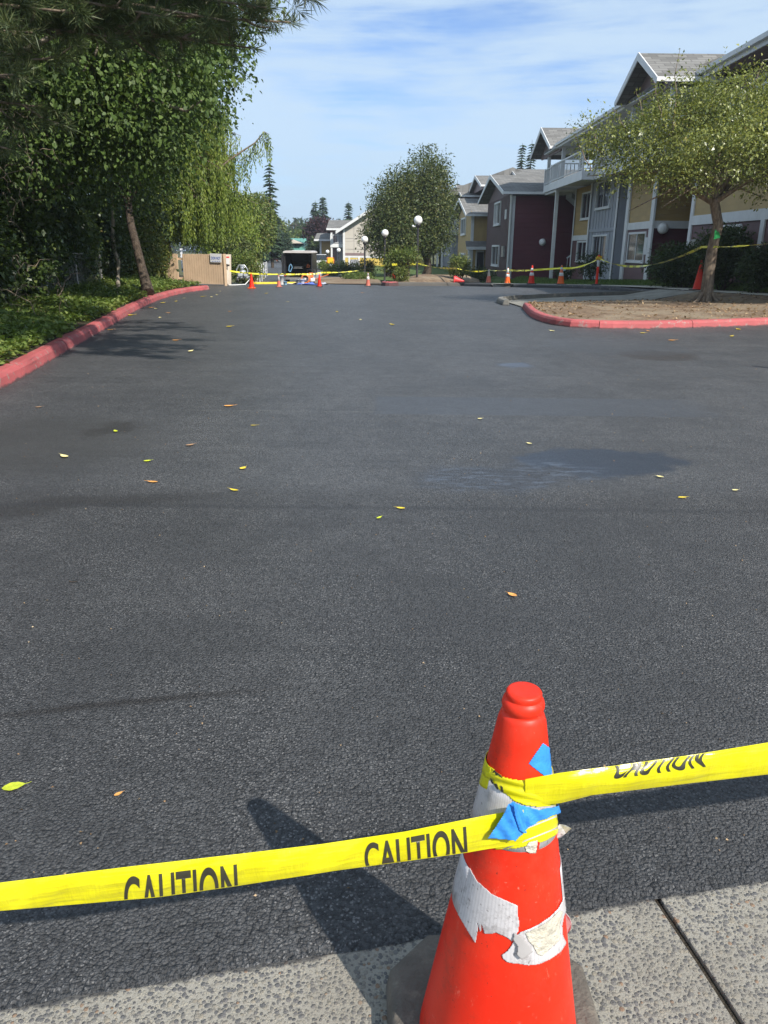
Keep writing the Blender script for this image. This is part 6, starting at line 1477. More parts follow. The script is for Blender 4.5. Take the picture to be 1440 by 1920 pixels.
# round hornbeams
tree('round_tree', 'tall dense round tree right of centre with its crown above the nearest globe lamp', (3.0, 61, -.5), (3.1, 61, 3.0), .30, [el((2.75, 61, 4.2), (2.1, 2.4, 2.9)), el((2.9, 61, 6.2), (1.6, 1.8, 2.1)), el((3.6, 60.6, 3.2), (1.3, 1.6, 1.5)), el((2.0, 60.4, 2.6), (2.0, 1.8, 1.3)), el((3.5, 60.4, 5.3), (1.2, 1.2, 1.3))], 560, .36, 70, .155, 'lf_horn', 'darkbark', 41, 20, 'dense round trees in the wood chips', shell=.78, droop=.3, zflat=1.25)
tree('round_tree', 'lower dense round tree on the left, behind the globe lamps', (.2, 60, -.5), (.2, 60, 2.4), .26, [el((.65, 60, 3.4), (2.0, 2.2, 2.8)), el((1.05, 60, 5.0), (1.4, 1.7, 1.9)), el((-.35, 59.6, 2.7), (1.3, 1.5, 1.6)), el((1.3, 59, 2.4), (1.9, 1.6, 1.3))], 470, .36, 70, .155, 'lf_horn', 'darkbark', 42, 18, 'dense round trees in the wood chips', shell=.78, droop=.3, zflat=1.25)
# shrubs
def shrub(label, c, r, leaf, seed, n=160, per=26, L=.10, clr=.16, name='shrub', stems=7, group=None, shell=.4, ratio=.5):
    c = np.array(c, float); rr = np.random.default_rng(seed); z0 = zg(c[1])+.05
    t = thing(name, label, 'shrub', (c[0], c[1], z0), group)
    V, cc = crown_leaves([el(c, r)], n, clr, per, L, rr, .1, shell, ratio, .8, .8); raw_mesh('leaves', V, 4, M[leaf], t)
    mb = MB()
    for q in cc[rr.choice(len(cc), min(stems, len(cc)), replace=False)]: limb(mb, (c[0]+float(rr.normal())*.06, c[1], z0), q, .03, .008, rr, 0, .3, 6)
    mb.build('stems', M['darkbark'], t); return t
def sh(px, py, Y, rpx, rpy, leaf, label, seed, **kw):
    c = aY(px, py, Y); s = Y*1.06/FPX; shrub(label, c, (rpx*s, rpx*s*.8, rpy*s), leaf, seed, **kw)
sh(742, 490, 41, 24, 22, 'lf_bush', 'tall loose yellow green shrub with the tape across it', 51, n=190, per=18, L=.11, clr=.15)
sh(765, 480, 40.6, 22, 12, 'lf_mixed', 'twiggy brownish top of a shrub between the tape shrub and the lamp pole', 52, n=70, per=14, L=.11)
sh(752, 514, 39, 11, 14, 'lf_bush', 'small bright shrub low on the wood chips by the red kerb', 53, n=80, per=18, L=.09, clr=.10)
sh(862, 498, 43, 20, 16, 'lf_bush', 'leafy yellow green shrub on the right slope of the wood chips', 54, n=170, per=18, L=.10, clr=.13)
sh(895, 516, 50, 34, 10, 'lf_dark', 'dark low hedge in front of the maroon house', 55, n=160, per=22, L=.10)
sh(655, 508, 62, 22, 12, 'lf_dark', 'dark rounded bush below the pale building', 56, n=120, per=22, L=.13, clr=.16)
sh(686, 502, 60, 18, 13, 'lf_horn', 'medium green bush left of the tape shrub', 57, n=120, per=22, L=.13, clr=.16)
sh(672, 518, 52, 32, 5, 'lf_cover', 'low spreading ground cover bush behind the red kerb piece', 58, n=140, per=22, L=.10, clr=.10)
sh(622, 508, 64, 16, 11, 'lf_bush', 'bright bush at the foot of the yellow sign', 59, n=110, per=22, L=.13, clr=.15)
sh(607, 497, 78, 12, 6, 'lf_cover', 'clipped bush in front of the ochre wing', 60, n=90, per=22, L=.13, clr=.15)
sh(640, 497, 88, 9, 7, 'lf_dark', 'dark bush between the porch posts of the pale building', 61, n=70, per=20, L=.14, clr=.15)
sh(502, 480, 128, 14, 7, 'lf_cover', 'bright hedge in front of the green roofed building', 62, n=110, per=22, L=.25, clr=.28)
# big dark shrubs against the near building
sh(1280, 497, 30.6, 60, 32, 'lf_dark', 'large dark spreading shrub hiding the stair foot behind the island tree', 63, n=330, per=34, L=.10, clr=.17, shell=.6)
sh(1362, 478, 27.0, 50, 42, 'lf_dark', 'tall dark shrub under the arched window at the right', 64, n=330, per=34, L=.10, clr=.17, shell=.6)
sh(1432, 500, 24.6, 34, 30, 'lf_dark', 'dark shrub cut by the right edge of the picture', 65, n=170, per=34, L=.10, clr=.17, shell=.6)
sh(1110, 498, 41, 26, 20, 'lf_dark', 'thin dark shrub in front of the grey bay', 66, n=90, per=20, L=.10, clr=.16)
sh(1058, 512, 46, 15, 10, 'lf_dark', 'low dark bush at the foot of the white porch post', 67, n=60, per=22, L=.10, clr=.14)
sh(1412, 541, 24.2, 12, 7, 'lf_dark', 'small green sprout in the mulch near the right edge', 68, n=16, per=10, L=.07, clr=.10, stems=4)
# conifers
def fir(px, py_top, Y, rpx, label, seed, zb=None, group=None, dens=1.0, leaf='lf_fir', L=.55, gap=.8):
    r = np.random.default_rng(seed); tp_ = aY(px, py_top, Y); z0 = zg(Y) if zb is None else zb; H = tp_[2]-z0; R = rpx*Y*1.06/FPX
    t = thing('fir_tree', label, 'tree', (tp_[0], Y, z0), group)
    mb = MB(); mb.tube([(tp_[0], Y, z0), (tp_[0], Y, z0+H*.5), (tp_[0], Y, z0+H)], [H*.016, H*.010, .02], 8)
    P, D, U = [], [], []
    z = z0+H*.12
    while z < z0+H*.985:
        f = (z0+H-z)/H; br = R*(f**.75)*float(r.uniform(.75, 1.12)); nb = int(r.integers(5, 8))
        for b in range(nb):
            if r.random() < .1: continue
            a = float(r.uniform(0, 6.283)); ln = br*float(r.uniform(.6, 1.1)); dr = float(r.uniform(.15, .4)); d = np.array([math.cos(a), math.sin(a), 0])
            o = np.array([tp_[0], Y, z]); tip = o+d*ln+np.array([0, 0, -ln*dr+.25*ln*.3])
            mb.tube([o, o+(tip-o)*.6+np.array([0, 0, -.03*ln]), tip], [max(.02, H*.003), .015, .006], 4, caps=False)
            k = max(8, int(ln/L*22*dens)); s = r.random(k)**.8
            pp = o+(tip-o)*s[:, None]+r.normal(size=(k, 3))*np.array([.16, .16, .10])*ln*.5
            side = np.array([-d[1], d[0], 0]); sg = np.where(r.random(k) < .5, -1, 1)[:, None]
            P.append(pp); D.append(d*.7+side*sg*r.uniform(.3, 1.1, (k, 1))+np.array([0, 0, -.45])); U.append(np.array([0, 0, 1.0])+r.normal(size=(k, 3))*.35)
        z += max(.30, H*.024*gap)*float(r.uniform(.8, 1.2))
    mb.build('trunk', M['darkbark'], t); P = np.concatenate(P); n = len(P); LL = L*r.uniform(.6, 1.3, n)
    raw_mesh('crown', leaf_polys(P, np.concatenate(D), np.concatenate(U), LL, LL*.34, -.05), 4, M[leaf], t)
fir(504, 305, 88, 27, 'tall sparse fir rising above the trees left of centre', 71, gap=1.0, L=.5)
fir(591, 375, 150, 18, 'left one of a pair of pointed firs above the purple tree', 72, L=.7)
fir(605, 368, 158, 20, 'right and taller one of a pair of pointed firs above the purple tree', 73, L=.7)
fir(653, 377, 150, 15, 'pointed fir above the pale building roof', 74, L=.7)
fir(566, 412, 210, 9, 'smallest far fir near the thin utility poles', 75, L=.8)
fir(980, 268, 125, 17, 'fir tip showing behind the maroon house roof, left one', 76, L=.6)
fir(998, 262, 130, 20, 'fir tip behind the maroon house roof, right one nearest the gable', 77, L=.6)
fir(858, 338, 112, 24, 'green pointed conifer just right of the tall round tree', 78, L=.5, dens=1.5, gap=.7)
def tr(px, py, Y, rx, ry, leaf, label, seed, ncl=400, per=24, L=.28, clr=.42, name='leafy_tree', group=None, bark='darkbark', **kw):
    c = aY(px, py, Y); s = Y*1.06/FPX; R = (rx*s, rx*s, ry*s); z0 = zg(Y)
    r = np.random.default_rng(seed)
    e = [el(c, R)]+[el(c+np.array([float(r.uniform(-.6, .6))*R[0], float(r.uniform(-.5, .3))*R[1], float(r.uniform(-.6, .5))*R[2]]), (R[0]*.55, R[1]*.55, R[2]*.5)) for _ in range(4)]
    return tree(name, label, (c[0], Y, z0), (c[0], Y, max(z0+1, c[2]-R[2]*.3)), max(.12, R[0]*.06), e, ncl, clr, per, L, leaf, bark, seed, 10, group, shell=.7, **kw)
tr(604, 440, 128, 22, 24, 'lf_purple', 'dark purple leaved tree left of the pale building', 81, 520, 22, .40, .55)
tr(598, 468, 120, 14, 14, 'lf_dark', 'green tree below the purple tree beside the ochre wing', 82, 200, 22, .35, .5)
tr(529, 458, 116, 11, 17, 'lf_fir', 'small round dark tree in front of the green roof', 83, 260, 22, .28, .35)
tr(545, 447, 175, 20, 12, 'lf_dark', 'far dark tree above the green roof, left of the thin poles', 84, 220, 20, .5, .7)
tr(563, 452, 165, 16, 12, 'lf_mixed', 'far olive tree above the pale pediment', 85, 220, 20, .5, .6)
tr(580, 440, 185, 18, 18, 'lf_dark', 'far green tree behind the firs pair', 86, 220, 20, .5, .7)
tr(512, 428, 150, 16, 13, 'lf_mixed', 'far yellow green tree behind the small round dark tree', 87, 260, 20, .45, .6)
tr(480, 420, 74, 27, 44, 'lf_mixed', 'broad yellow green tree with rusty tints left of the road', 88, 800, 26, .24, .36)
tr(455, 430, 58, 34, 52, 'lf_mixed', 'darker leafy tree next to the weeping conifer', 89, 800, 26, .21, .32)
tr(425, 440, 48, 40, 44, 'lf_weep', 'bright leafy tree directly above the tan fence', 90, 700, 26, .19, .30)
sh(458, 502, 42, 24, 24, 'lf_mixed', 'rounded bush with reddish tints behind the silver machine', 91, n=260, per=28, L=.11, clr=.18, shell=.7)
sh(445, 470, 45, 22, 20, 'lf_horn', 'green bush above the gate leaf', 92, n=200, per=28, L=.13, clr=.2, shell=.7)
# far wood along the horizon
r = np.random.default_rng(99); ee = []
for i in range(60): x = -130+i*5.0+float(r.uniform(-2, 2)); ee.append(el((x, 300+float(r.uniform(-15, 25)), 3+float(r.uniform(0, 3))), (6, 6, 4+float(r.uniform(0, 3)))))
V, cc = crown_leaves(ee, 2600, 1.2, 14, 1.5, r, .2, .6, .7); o = raw_mesh('far_wood', V, 4, M['lf_dark']); tag(o, 'distant belt of woodland along the horizon', 'wood', None, 'stuff')
# weeping conifer
rw = np.random.default_rng(101)
wb = np.array([-9.7, 36.6, .1]); tW = thing('weeping_conifer', 'weeping conifer with long hanging yellow green sprays above the fence', 'tree', wb)
mb = MB(); wt_ = wb+np.array([.5, .6, 12.5]); mb.tube([wb, wb+np.array([-.15, 0, .5]), wb+np.array([-.35, .1, 2.0]), wb+np.array([-.1, .5, 5]), wt_], [.34, .26, .22, .16, .05], 12)
P, D = [], []
def strand(o, ln, k, sp=.05):
    s = np.linspace(0, 1, k); c = np.array(o)[None, :]+np.stack([.06*np.sin(s*3+o[0]*5), .06*np.cos(s*4+o[1]*5), -s*ln], 1)+rw.normal(size=(k, 3))*sp*.6
    d = np.array([0, 0, -1.0])+rw.normal(size=(k, 3))*.33; P.append(c); D.append(d)
for i in range(330):
    z = float(rw.uniform(2.6, 12.3)); f = 1-(z-1.0)/13.5; a = float(rw.normal(-.85, .8)); ln = (0.8+3.7*f)*float(rw.uniform(.55, 1.05))
    o = np.array([wb[0], wb[1]+.3, z]); d = np.array([math.cos(a), math.sin(a), 0]); tip = o+d*ln+np.array([0, 0, .25*ln-.10*ln*ln*.5])
    mid = o+d*ln*.55+np.array([0, 0, .25*ln]); mb.tube([o, mid, tip], [.04, .025, .008], 5, caps=False)
    for u in np.linspace(.25, 1, int(9+ln*4)):
        q = o*(1-u)**2+2*mid*u*(1-u)+tip*u*u
        l_ = float(rw.uniform(.7, 2.2))
        if q[1] < 36.6: l_ = min(l_, max(.25, q[2]-1.75))
        strand(q+rw.normal(size=3)*.10, l_, 40)
# long arm reaching out to the right
armp = [np.array(aY(*q, 36.0)) for q in ((395, 330), (430, 300), (455, 283), (478, 268), (496, 247), (505, 252))]
mb.tube(armp, [.05, .045, .035, .03, .02, .01], 6)
for i in range(len(armp)-1):
    for u in np.linspace(0, 1, 9): strand(armp[i]+(armp[i+1]-armp[i])*u, float(rw.uniform(.5, 1.3 if i > 1 else 1.7)), 20, .035)
mb.build('trunk', M['bark'], tW); P = np.concatenate(P); D = np.concatenate(D); n = len(P); LL = rw.uniform(.08, .17, n)
raw_mesh('crown', leaf_polys(P, D, nrm(rw.normal(size=(n, 3))*.8+np.array([.5, -.7, .2])), LL, LL*.34, .05), 4, M['lf_weep'], tW)
# broad leaved tree (large leaves) over the bank
tree('broadleaf_tree', 'large leaved tree with sunlit leaves hanging over the left bank', (-8.6, 17.5, .5), (-7.6, 17.2, 3.6), .22,
     [el((-6.2, 17.0, 5.2), (2.6, 2.4, 2.5)), el((-4.5, 17.3, 5.6), (1.5, 1.8, 2.3)), el((-7.4, 16.5, 3.6), (2.0, 1.8, 1.4)), el((-5.2, 17.5, 7.8), (2.2, 2.2, 1.8)), el((-5.2, 17.2, 3.6), (1.4, 1.3, .8))], 1750, .27, 34, .088, 'lf_broad', 'palebark', 111, 26, ratio=.68, droop=.6, shell=.6, six=True)
tree('broadleaf_tree', 'leafy tree behind the hanging branch, its crown touching the sky at the weeping conifer', tuple(GT(278, 549, .25)), (-8.9, 27.2, 4.6), .13,
     [el((-6.6, 25.0, 6.8), (2.6, 2.4, 2.4)), el((-5.1, 25.2, 8.6), (1.7, 1.8, 2.4)), el((-7.6, 24.5, 4.6), (2.0, 1.8, 1.3)), el((-8.6, 24.5, 8), (2.6, 2.4, 2.6)), el((-8.9, 26.6, 3.6), (1.6, 1.2, 1.1)), el((-7.9, 25.6, 3.3), (1.2, 1.0, .8))], 1700, .30, 34, .10, 'lf_broad', 'darkbark', 112, 22, ratio=.6, droop=.5, shell=.65, six=True)
tree('shade_tree', 'dark dense tree at the far left behind the pine', (-11.5, 20.5, .6), (-11.2, 20.5, 4), .35,
     [el((-11, 20.5, 5.5), (3.6, 3.2, 4.6)), el((-9.0, 21, 3.2), (2.2, 2.2, 2.2)), el((-8.7, 22.5, 7.5), (2.4, 2.4, 2.6))], 1300, .42, 28, .15, 'lf_dark', 'darkbark', 113, 14, shell=.6)
tree('shade_tree', 'dark dense tree filling the gap behind the thin pale trunk', (-13.0, 31, .7), (-12.8, 31, 4), .35,
     [el((-12, 31, 6), (4.2, 3.2, 5.6)), el((-11.2, 33, 3.0), (3.0, 2.2, 2.6)), el((-9.2, 32.5, 9), (2.6, 2.2, 3.0))], 1500, .46, 28, .18, 'lf_dark', 'darkbark', 114, 14, shell=.6)
tree('shade_tree', 'dark undergrowth tree at the left edge above the ivy bank', (-10.2, 15.4, .6), (-10.0, 15.4, 2.6), .25,
     [el((-9.2, 15.4, 3.0), (2.4, 2.0, 2.6)), el((-8.2, 15.6, 5.4), (2.2, 2.0, 2.4)), el((-8.6, 14.2, 1.8), (1.8, 1.6, 1.6))], 1100, .34, 28, .12, 'lf_dark', 'darkbark', 115, 14, shell=.5)
# ivy clad shrubs along the wire fence
IV = [((-8.0, 14.6, 1.35), (1.15, 1.4, 1.25), 'ivy clad mound at the left edge of the picture'), ((-8.3, 17.3, 1.5), (1.1, 1.5, 1.35), 'tangled ivy mound just left of the wire fence post'), ((-9.2, 20.2, 1.5), (1.1, 1.4, 1.3), 'ivy hanging behind the wire fence post'),
      ((-9.6, 23.5, 1.6), (1.2, 1.6, 1.4), 'dark ivy mound left of the thin pale trunk'), ((-9.9, 27.3, 1.5), (1.2, 1.6, 1.3), 'dark ivy mound between the pale trunk and the conifer trunk'), ((-9.6, 30.8, 1.3), (1.0, 1.3, 1.2), 'sunlit leafy mound between the conifer trunk and the tan fence'), ((-9.9, 33.4, .9), (.9, .9, .9), 'pale sunlit bush in front of the left end of the tan fence')]
for i, (c, rr_, lb) in enumerate(IV):
    shrub(lb, c, rr_, 'lf_ivy' if i not in (5, 6) else 'lf_bush', 120+i, n=620, per=28, L=.095, clr=.17, name='ivy_mound', stems=16, shell=.55, ratio=.75)
# thin pale trunk
mb = MB(); pts = [GT(222, 556, .25), aY(221, 520, 26.6), aY(222, 490, 26.6), aY(214, 470, 26.6), aY(211, 440, 26.6), aY(212, 400, 26.6), aY(206, 340, 26.6), aY(212, 280, 26.6)]
t = thing('thin_tree', 'slender pale trunked tree with a crooked stem on the ivy bank', 'tree', pts[0])
mb.tube(pts, [.075, .062, .06, .065, .055, .05, .04, .02], 9); mb.build('trunk', M['palebark'], t)
V, cc = crown_leaves([el(aY(212, 330, 26.6), (1.0, 1.0, 1.3))], 60, .25, 16, .14, np.random.default_rng(130), .4, .5, .6); raw_mesh('crown', V, 4, M['lf_broad'], t)
# wire fence
t = thing('wire_fence', 'rusty wire fence with top rail half buried in ivy on the left bank', 'fence', (-8.6, 19, .4))
fp = [(-7.6, 15.6), (-8.15, 19.2), (-8.55, 22.2), (-9.0, 25.4)]
zr_ = [aY(162, 478, 19.9)[2]]*4
mb = MB(); mb.tube([(x, y, zr_[0]) for x, y in fp], .022, 7); mb.build('rail', M['steel'], t)
for x, y in fp: mb = MB(); mb.tube([(x, y, .2), (x, y, zr_[0]+.03)], .028, 8); mb.build('post', M['steel'], t)
mb = MB()
for i in range(len(fp)-1):
    a, b = Vector((*fp[i], 0)), Vector((*fp[i+1], 0)); L_ = (b-a).length; H_ = zr_[0]-.35; n = int(L_/.16)
    for k in range(-int(H_/.16), n):
        for s in (1, -1):
            u0, u1 = k*.16, k*.16+H_
            z0_, z1_ = (.35, .35+H_) if s > 0 else (.35+H_, .35)
            if u0 < 0: z0_ += (z1_-z0_)*(-u0/H_); u0 = 0
            if u1 > L_: z1_ = z0_+(z1_-z0_)*((L_-u0)/max(1e-6, u1-u0)); u1 = L_
            if u1 > u0: mb.tube([a+(b-a)*(u0/L_)+Vector((0, 0, z0_)), a+(b-a)*(u1/L_)+Vector((0, 0, z1_))], .0035, 3, caps=False)
mb.build('mesh_wire', M['steel'], t)
# bare twigs in the undergrowth
r = np.random.default_rng(140)
for lb, cs in (('tangle of bare grey twigs low in the ivy at the left', ((20, 560), (60, 600), (100, 540), (40, 500), (80, 620))), ('bare twigs at the left edge under the pine', ((10, 330), (30, 250), (20, 400), (60, 290), (15, 200)))):
    mb = MB(); 
    for q in cs:
        for k in range(5):
            p = np.array(aY(q[0]+float(r.uniform(-15, 15)), q[1]+float(r.uniform(-15, 15)), 13.8+float(r.uniform(-.5, 1)))); d = nrm(r.normal(size=3)*np.array([1, .5, 1])); limb(mb, p, p+d*float(r.uniform(.2, .7)), .007, .002, r, .1, .5, 5)
    tag(mb.build('bare_twigs', M['bark']), lb, 'twigs')
# ground cover on the bank
r = np.random.default_rng(150); n = 42000; P = []
LKa = np.array(LK)
ys_ = r.uniform(5.5, 29, n); xk = np.interp(ys_, LKa[:, 1], LKa[:, 0]); d = .22+r.random(n)**1.1*(1.6+ys_*.07)
keep = (np.sin(ys_*2.1+d*3)+np.sin(d*5+ys_*.7)) > -1.35; ys_, xk, d = ys_[keep], xk[keep], d[keep]; n = len(d)
P = np.stack([xk-d, ys_, .16+d*.10+r.uniform(.0, .13, n)], 1)
Dd = nrm(r.normal(size=(n, 3))*np.array([1, 1, .35])+np.array([.3, -.35, .1])); U = nrm(np.array([0, 0, 1.0])+r.normal(size=(n, 3))*.4); LL = r.uniform(.05, .11, n)
o = raw_mesh('ground_cover', leaf_polys(P, Dd, U, LL, LL*.8), 4, M['lf_cover']); tag(o, 'low green ground cover carpeting the bank behind the left red kerb', 'ground cover', None, 'stuff')
# pine overhead
rp = np.random.default_rng(160)
pb = np.array([-8.6, 9.2, .6]); tP = thing('pine_tree', 'long needled pine whose branches reach in from the upper left corner', 'tree', pb)
mb = MB(); mb.tube([pb, pb+np.array([0, 0, 3]), pb+np.array([.2, .1, 7]), pb+np.array([.3, .2, 11])], [.34, .28, .22, .1], 12)
NP, ND, NU, NL = [], [], [], []
def tuft(c, d, k=60, ln=.15):
    d = nrm(np.array(d)); s = rp.random(k)
    v = nrm(d*0.75+rp.normal(size=(k, 3))*.62); NP.append(np.array(c)+d*(s[:, None]-.5)*.14); ND.append(v); NU.append(rp.normal(size=(k, 3))); NL.append(rp.uniform(.7, 1.15, k)*ln)
def pine_limb(tip, z_at, nsub=14, r0=.07, spread=.55, k=48, ln=.15, start=.25):
    tip = np.array(tip, float); o = np.array([pb[0]+.1, pb[1], z_at]); L_ = np.linalg.norm(tip-o)
    mid = o+(tip-o)*.5+np.array([0, 0, .18*L_*.3])+rp.normal(size=3)*.15
    f = lambda u: o*(1-u)**2+2*mid*u*(1-u)+tip*u*u
    r0 = r0*.6; mb.tube([f(u) for u in np.linspace(0, 1, 9)], list(np.linspace(r0, .009, 9)), 7)
    tuft(tip, tip-mid, k, ln)
    for u in np.linspace(.35, .99, nsub*2): tuft(f(u)+rp.normal(size=3)*.05, nrm(tip-o)+rp.normal(size=3)*.6, k, ln)
    for u in np.linspace(start, .97, nsub):
        a = f(u); d = nrm(nrm(tip-o)*.6+rp.normal(size=3)*np.array([.8, .8, .45])); l2 = spread*(1.15-u*.5)*float(rp.uniform(.5, 1.2)); b = a+d*l2
        mb.tube([a, a+(b-a)*.5+np.array([0, 0, -.03]), b], [.016, .011, .006], 5, caps=False)
        for w_ in np.linspace(.3, 1, 6): tuft(a+(b-a)*w_+rp.normal(size=3)*.05, d+rp.normal(size=3)*.35+np.array([0, 0, .15]), k, ln)
for px, py, Y, zo, ns in ((545, 42, 9.6, 3.6, 22), (470, 90, 9.8, 3.5, 18), (500, 15, 9.2, 4.0, 18), (430, 40, 9.0, 3.9, 16), (380, 75, 9.4, 3.6, 14), (300, 30, 8.6, 3.7, 16), (220, 70, 8.8, 3.5, 14), (150, 25, 8.0, 3.7, 16), (110, 110, 8.6, 3.2, 14), (60, 60, 7.8, 3.4, 14), (70, 200, 8.8, 2.9, 12), (25, 140, 8.0, 3.0, 12), (20, 280, 8.6, 2.5, 12), (200, -40, 8.5, 4.0, 16), (350, -40, 9.0, 4.2, 16), (100, -60, 7.5, 4.2, 14)):
    pine_limb(aY(px, py, Y), zo, ns)
# higher limbs above the picture that shade the bank and the lot
for tip, zo in (((.5, 8.7, 5.2), 5.2), ((.2, 10.4, 5.2), 5.3), ((.4, 7.2, 5.2), 5.2), ((-.5, 11.8, 5.3), 5.4), ((-.4, 9.5, 5.0), 5.1), ((-1.2, 8.4, 4.6), 4.9), ((-1.6, 9.6, 4.9), 5.0), ((-2.0, 11.2, 4.5), 4.7), ((-.9, 10.2, 4.2), 4.6), ((-2.6, 7.2, 4.6), 4.8), ((.7, 6.7, 5.0), 5.0), ((.6, 8.2, 4.9), 5.0), ((.1, 7.5, 5.2), 5.3), ((-.7, 9.0, 5.1), 5.2), ((-.2, 11.0, 5.1), 5.2), ((-1.2, 7.4, 5.0), 5.1), ((.5, 7.7, 5.1), 5.2), ((.2, 6.9, 4.8), 5.0), ((-.2, 8.0, 5.0), 5.2), ((-1.0, 6.6, 5.2), 5.4), ((-5.4, 8.0, 8.2), 8.2)):
    pine_limb(tip, zo, 18, .08, .7, 34, .2)
mb.build('trunk', M['bark'], tP)
P = np.concatenate(NP); D = np.concatenate(ND); U = np.concatenate(NU); LL = np.concatenate(NL)
raw_mesh('crown', leaf_polys(P, D, U, LL, LL*.045+.0012, 0.0), 4, M['lf_pine'], tP)
# a leafy spray of the same corner (broad leaves mixed with the needles)
tree('broadleaf_tree', 'leafy branch tip mixed with pine needles against the sky, upper middle', (-8.8, 12.5, .6), (-7.5, 12.2, 4.4), .14, [el((-4.2, 12.0, 5.2), (1.9, 1.2, .9)), el((-2.5, 11.8, 5.35), (.9, .9, .7)), el((-6, 12.3, 4.6), (1.8, 1.2, 1.1)), el((-1.85, 11.8, 4.75), (.5, .5, .5)), el((-3.1, 12, 4.3), (.7, .6, .8))], 260, .22, 24, .085, 'lf_broad', 'palebark', 170, 22, ratio=.6, shell=.4, droop=.5, six=True)
# mulch litter on the island and chips
r = np.random.default_rng(180); n = 3000
u, v = r.random(n), r.random(n); ia = np.array(resample(INN, na)); ib = np.array(resample(far_edge[::-1], na)); k_ = (u*(na-1)).astype(int); a = ia[k_]; b = ib[k_]
xy_ = a+(b-a)*v[:, None]+r.normal(size=(n, 2))*.03; zz = np.array([mound(x, y, t_) for (x, y), t_ in zip(xy_, v)])+.012
P = np.stack([xy_[:, 0], xy_[:, 1], zz], 1); D = nrm(r.normal(size=(n, 3))*np.array([1, 1, .3])); U = nrm(np.array([0, 0, 1.])+r.normal(size=(n, 3))*.5); LL = .02+.09*r.random(n)**2.2
o = raw_mesh('leaf_litter', leaf_polys(P, D, U, LL, LL*.45), 4, M['lf_litter']); tag(o, 'dry leaf litter and bark scraps over the island bed', 'litter', None, 'stuff')
# grass blades on the lawn in front of the building
n = 26000; wa = np.array(resample(walk_far, 44)); wb_ = np.array(resample(lawn_far, 44)); k_ = (r.random(n)*43).astype(int); t_ = r.random(n)*1.0; f_ = r.random(n)
a = wa[k_]*(1-f_[:, None])+wa[k_+1]*f_[:, None]; b = wb_[k_]*(1-f_[:, None])+wb_[k_+1]*f_[:, None]; xy_ = a+(b-a)*t_[:, None]
P = np.stack([xy_[:, 0], xy_[:, 1], np.array([walk_z(y) for y in xy_[:, 1]])+.16*np.sin(np.pi*.5*t_)], 1); n = len(P)
D = nrm(r.normal(size=(n, 3))*np.array([.5, .5, .1])+np.array([0, 0, 1.])); LL = r.uniform(.06, .15, n)
o = raw_mesh('lawn_grass', leaf_polys(P, D, nrm(r.normal(size=(n, 3))), LL, LL*.22, .1), 4, M['lf_grass']); tag(o, 'mown grass strip between the far walk and the building', 'grass', None, 'stuff')

# grit on the asphalt
r = np.random.default_rng(190); n = 700
yy_ = 1.45+r.random(n)**1.6*14; xx_ = r.uniform(-.55, .55, n)*(yy_+.8); keep = yy_ > EDGE(xx_)+.03; yy_, xx_ = yy_[keep], xx_[keep]; n = len(yy_)
P = np.stack([xx_, yy_, np.full(n, .011)], 1); LL = r.uniform(.003, .010, n)*(1+yy_*.06); D = nrm(r.normal(size=(n, 3))*np.array([1, 1, .25])); U = nrm(np.array([0, 0, 1.])+r.normal(size=(n, 3))*.4)
o = raw_mesh('grit', leaf_polys(P, D, U, LL, LL*.7, .25), 4, M['lf_litter']); tag(o, 'tiny bits of grit and leaf crumbs sprinkled over the asphalt', 'grit', None, 'stuff')
# ------------------------------------------------------------------ air
hm = bpy.data.materials.new('air'); hm.use_nodes = True; ht = hm.node_tree; ht.nodes.remove(ht.nodes['Principled BSDF'])
pv = ht.nodes.new('ShaderNodeVolumePrincipled'); pv.inputs['Color'].default_value = (0.82, 0.90, 1.0, 1); pv.inputs['Density'].default_value = 0.0005; pv.inputs['Anisotropy'].default_value = 0.2
ht.links.new(pv.outputs[0], ht.nodes['Material Output'].inputs['Volume'])
mb = MB(); mb.box(-345, 345, -70, 440, -1.8, 17); o = mb.build('haze', hm); o['kind'] = 'stuff'
# ------------------------------------------------------------------ light, sky, camera
w = bpy.data.worlds.new('World'); SC.world = w; w.use_nodes = True
wt = w.node_tree; bg = wt.nodes['Background']; wl = wt.links.new
def WN(t, **kw):
    n = wt.nodes.new('ShaderNode'+t)
    for k, v in kw.items(): setattr(n, k, v)
    return n
sky = WN('TexSky', sky_type='NISHITA', sun_disc=False); sky.sun_elevation = math.asin(SUN[2]); sky.sun_rotation = math.atan2(SUN[0], SUN[1])
sky.altitude = 50; sky.air_density = 1.0; sky.dust_density = 0.15; sky.ozone_density = 1.6
hs = WN('HueSaturation'); hs.inputs['Saturation'].default_value = 1.15; hs.inputs['Value'].default_value = 0.86; wl(sky.outputs[0], hs.inputs['Color'])
tc = WN('TexCoord'); sep = WN('SeparateXYZ'); wl(tc.outputs['Generated'], sep.inputs[0])
def cloud(scale, rot, loc, sc, det, ro, dist):
    mp = WN('Mapping'); mp.inputs['Scale'].default_value = scale; mp.inputs['Rotation'].default_value = rot; mp.inputs['Location'].default_value = loc; wl(tc.outputs['Generated'], mp.inputs[0])
    n = WN('TexNoise'); n.inputs['Scale'].default_value = sc; n.inputs['Detail'].default_value = det; n.inputs['Roughness'].default_value = ro; n.inputs['Distortion'].default_value = dist; wl(mp.outputs[0], n.inputs['Vector']); return n.outputs[0]
def WM(op, a, b):
    n = WN('Math', operation=op)
    for k, v in ((0, a), (1, b)):
        if isinstance(v, bpy.types.NodeSocket): wl(v, n.inputs[k])
        else: n.inputs[k].default_value = v
    return n.outputs[0]
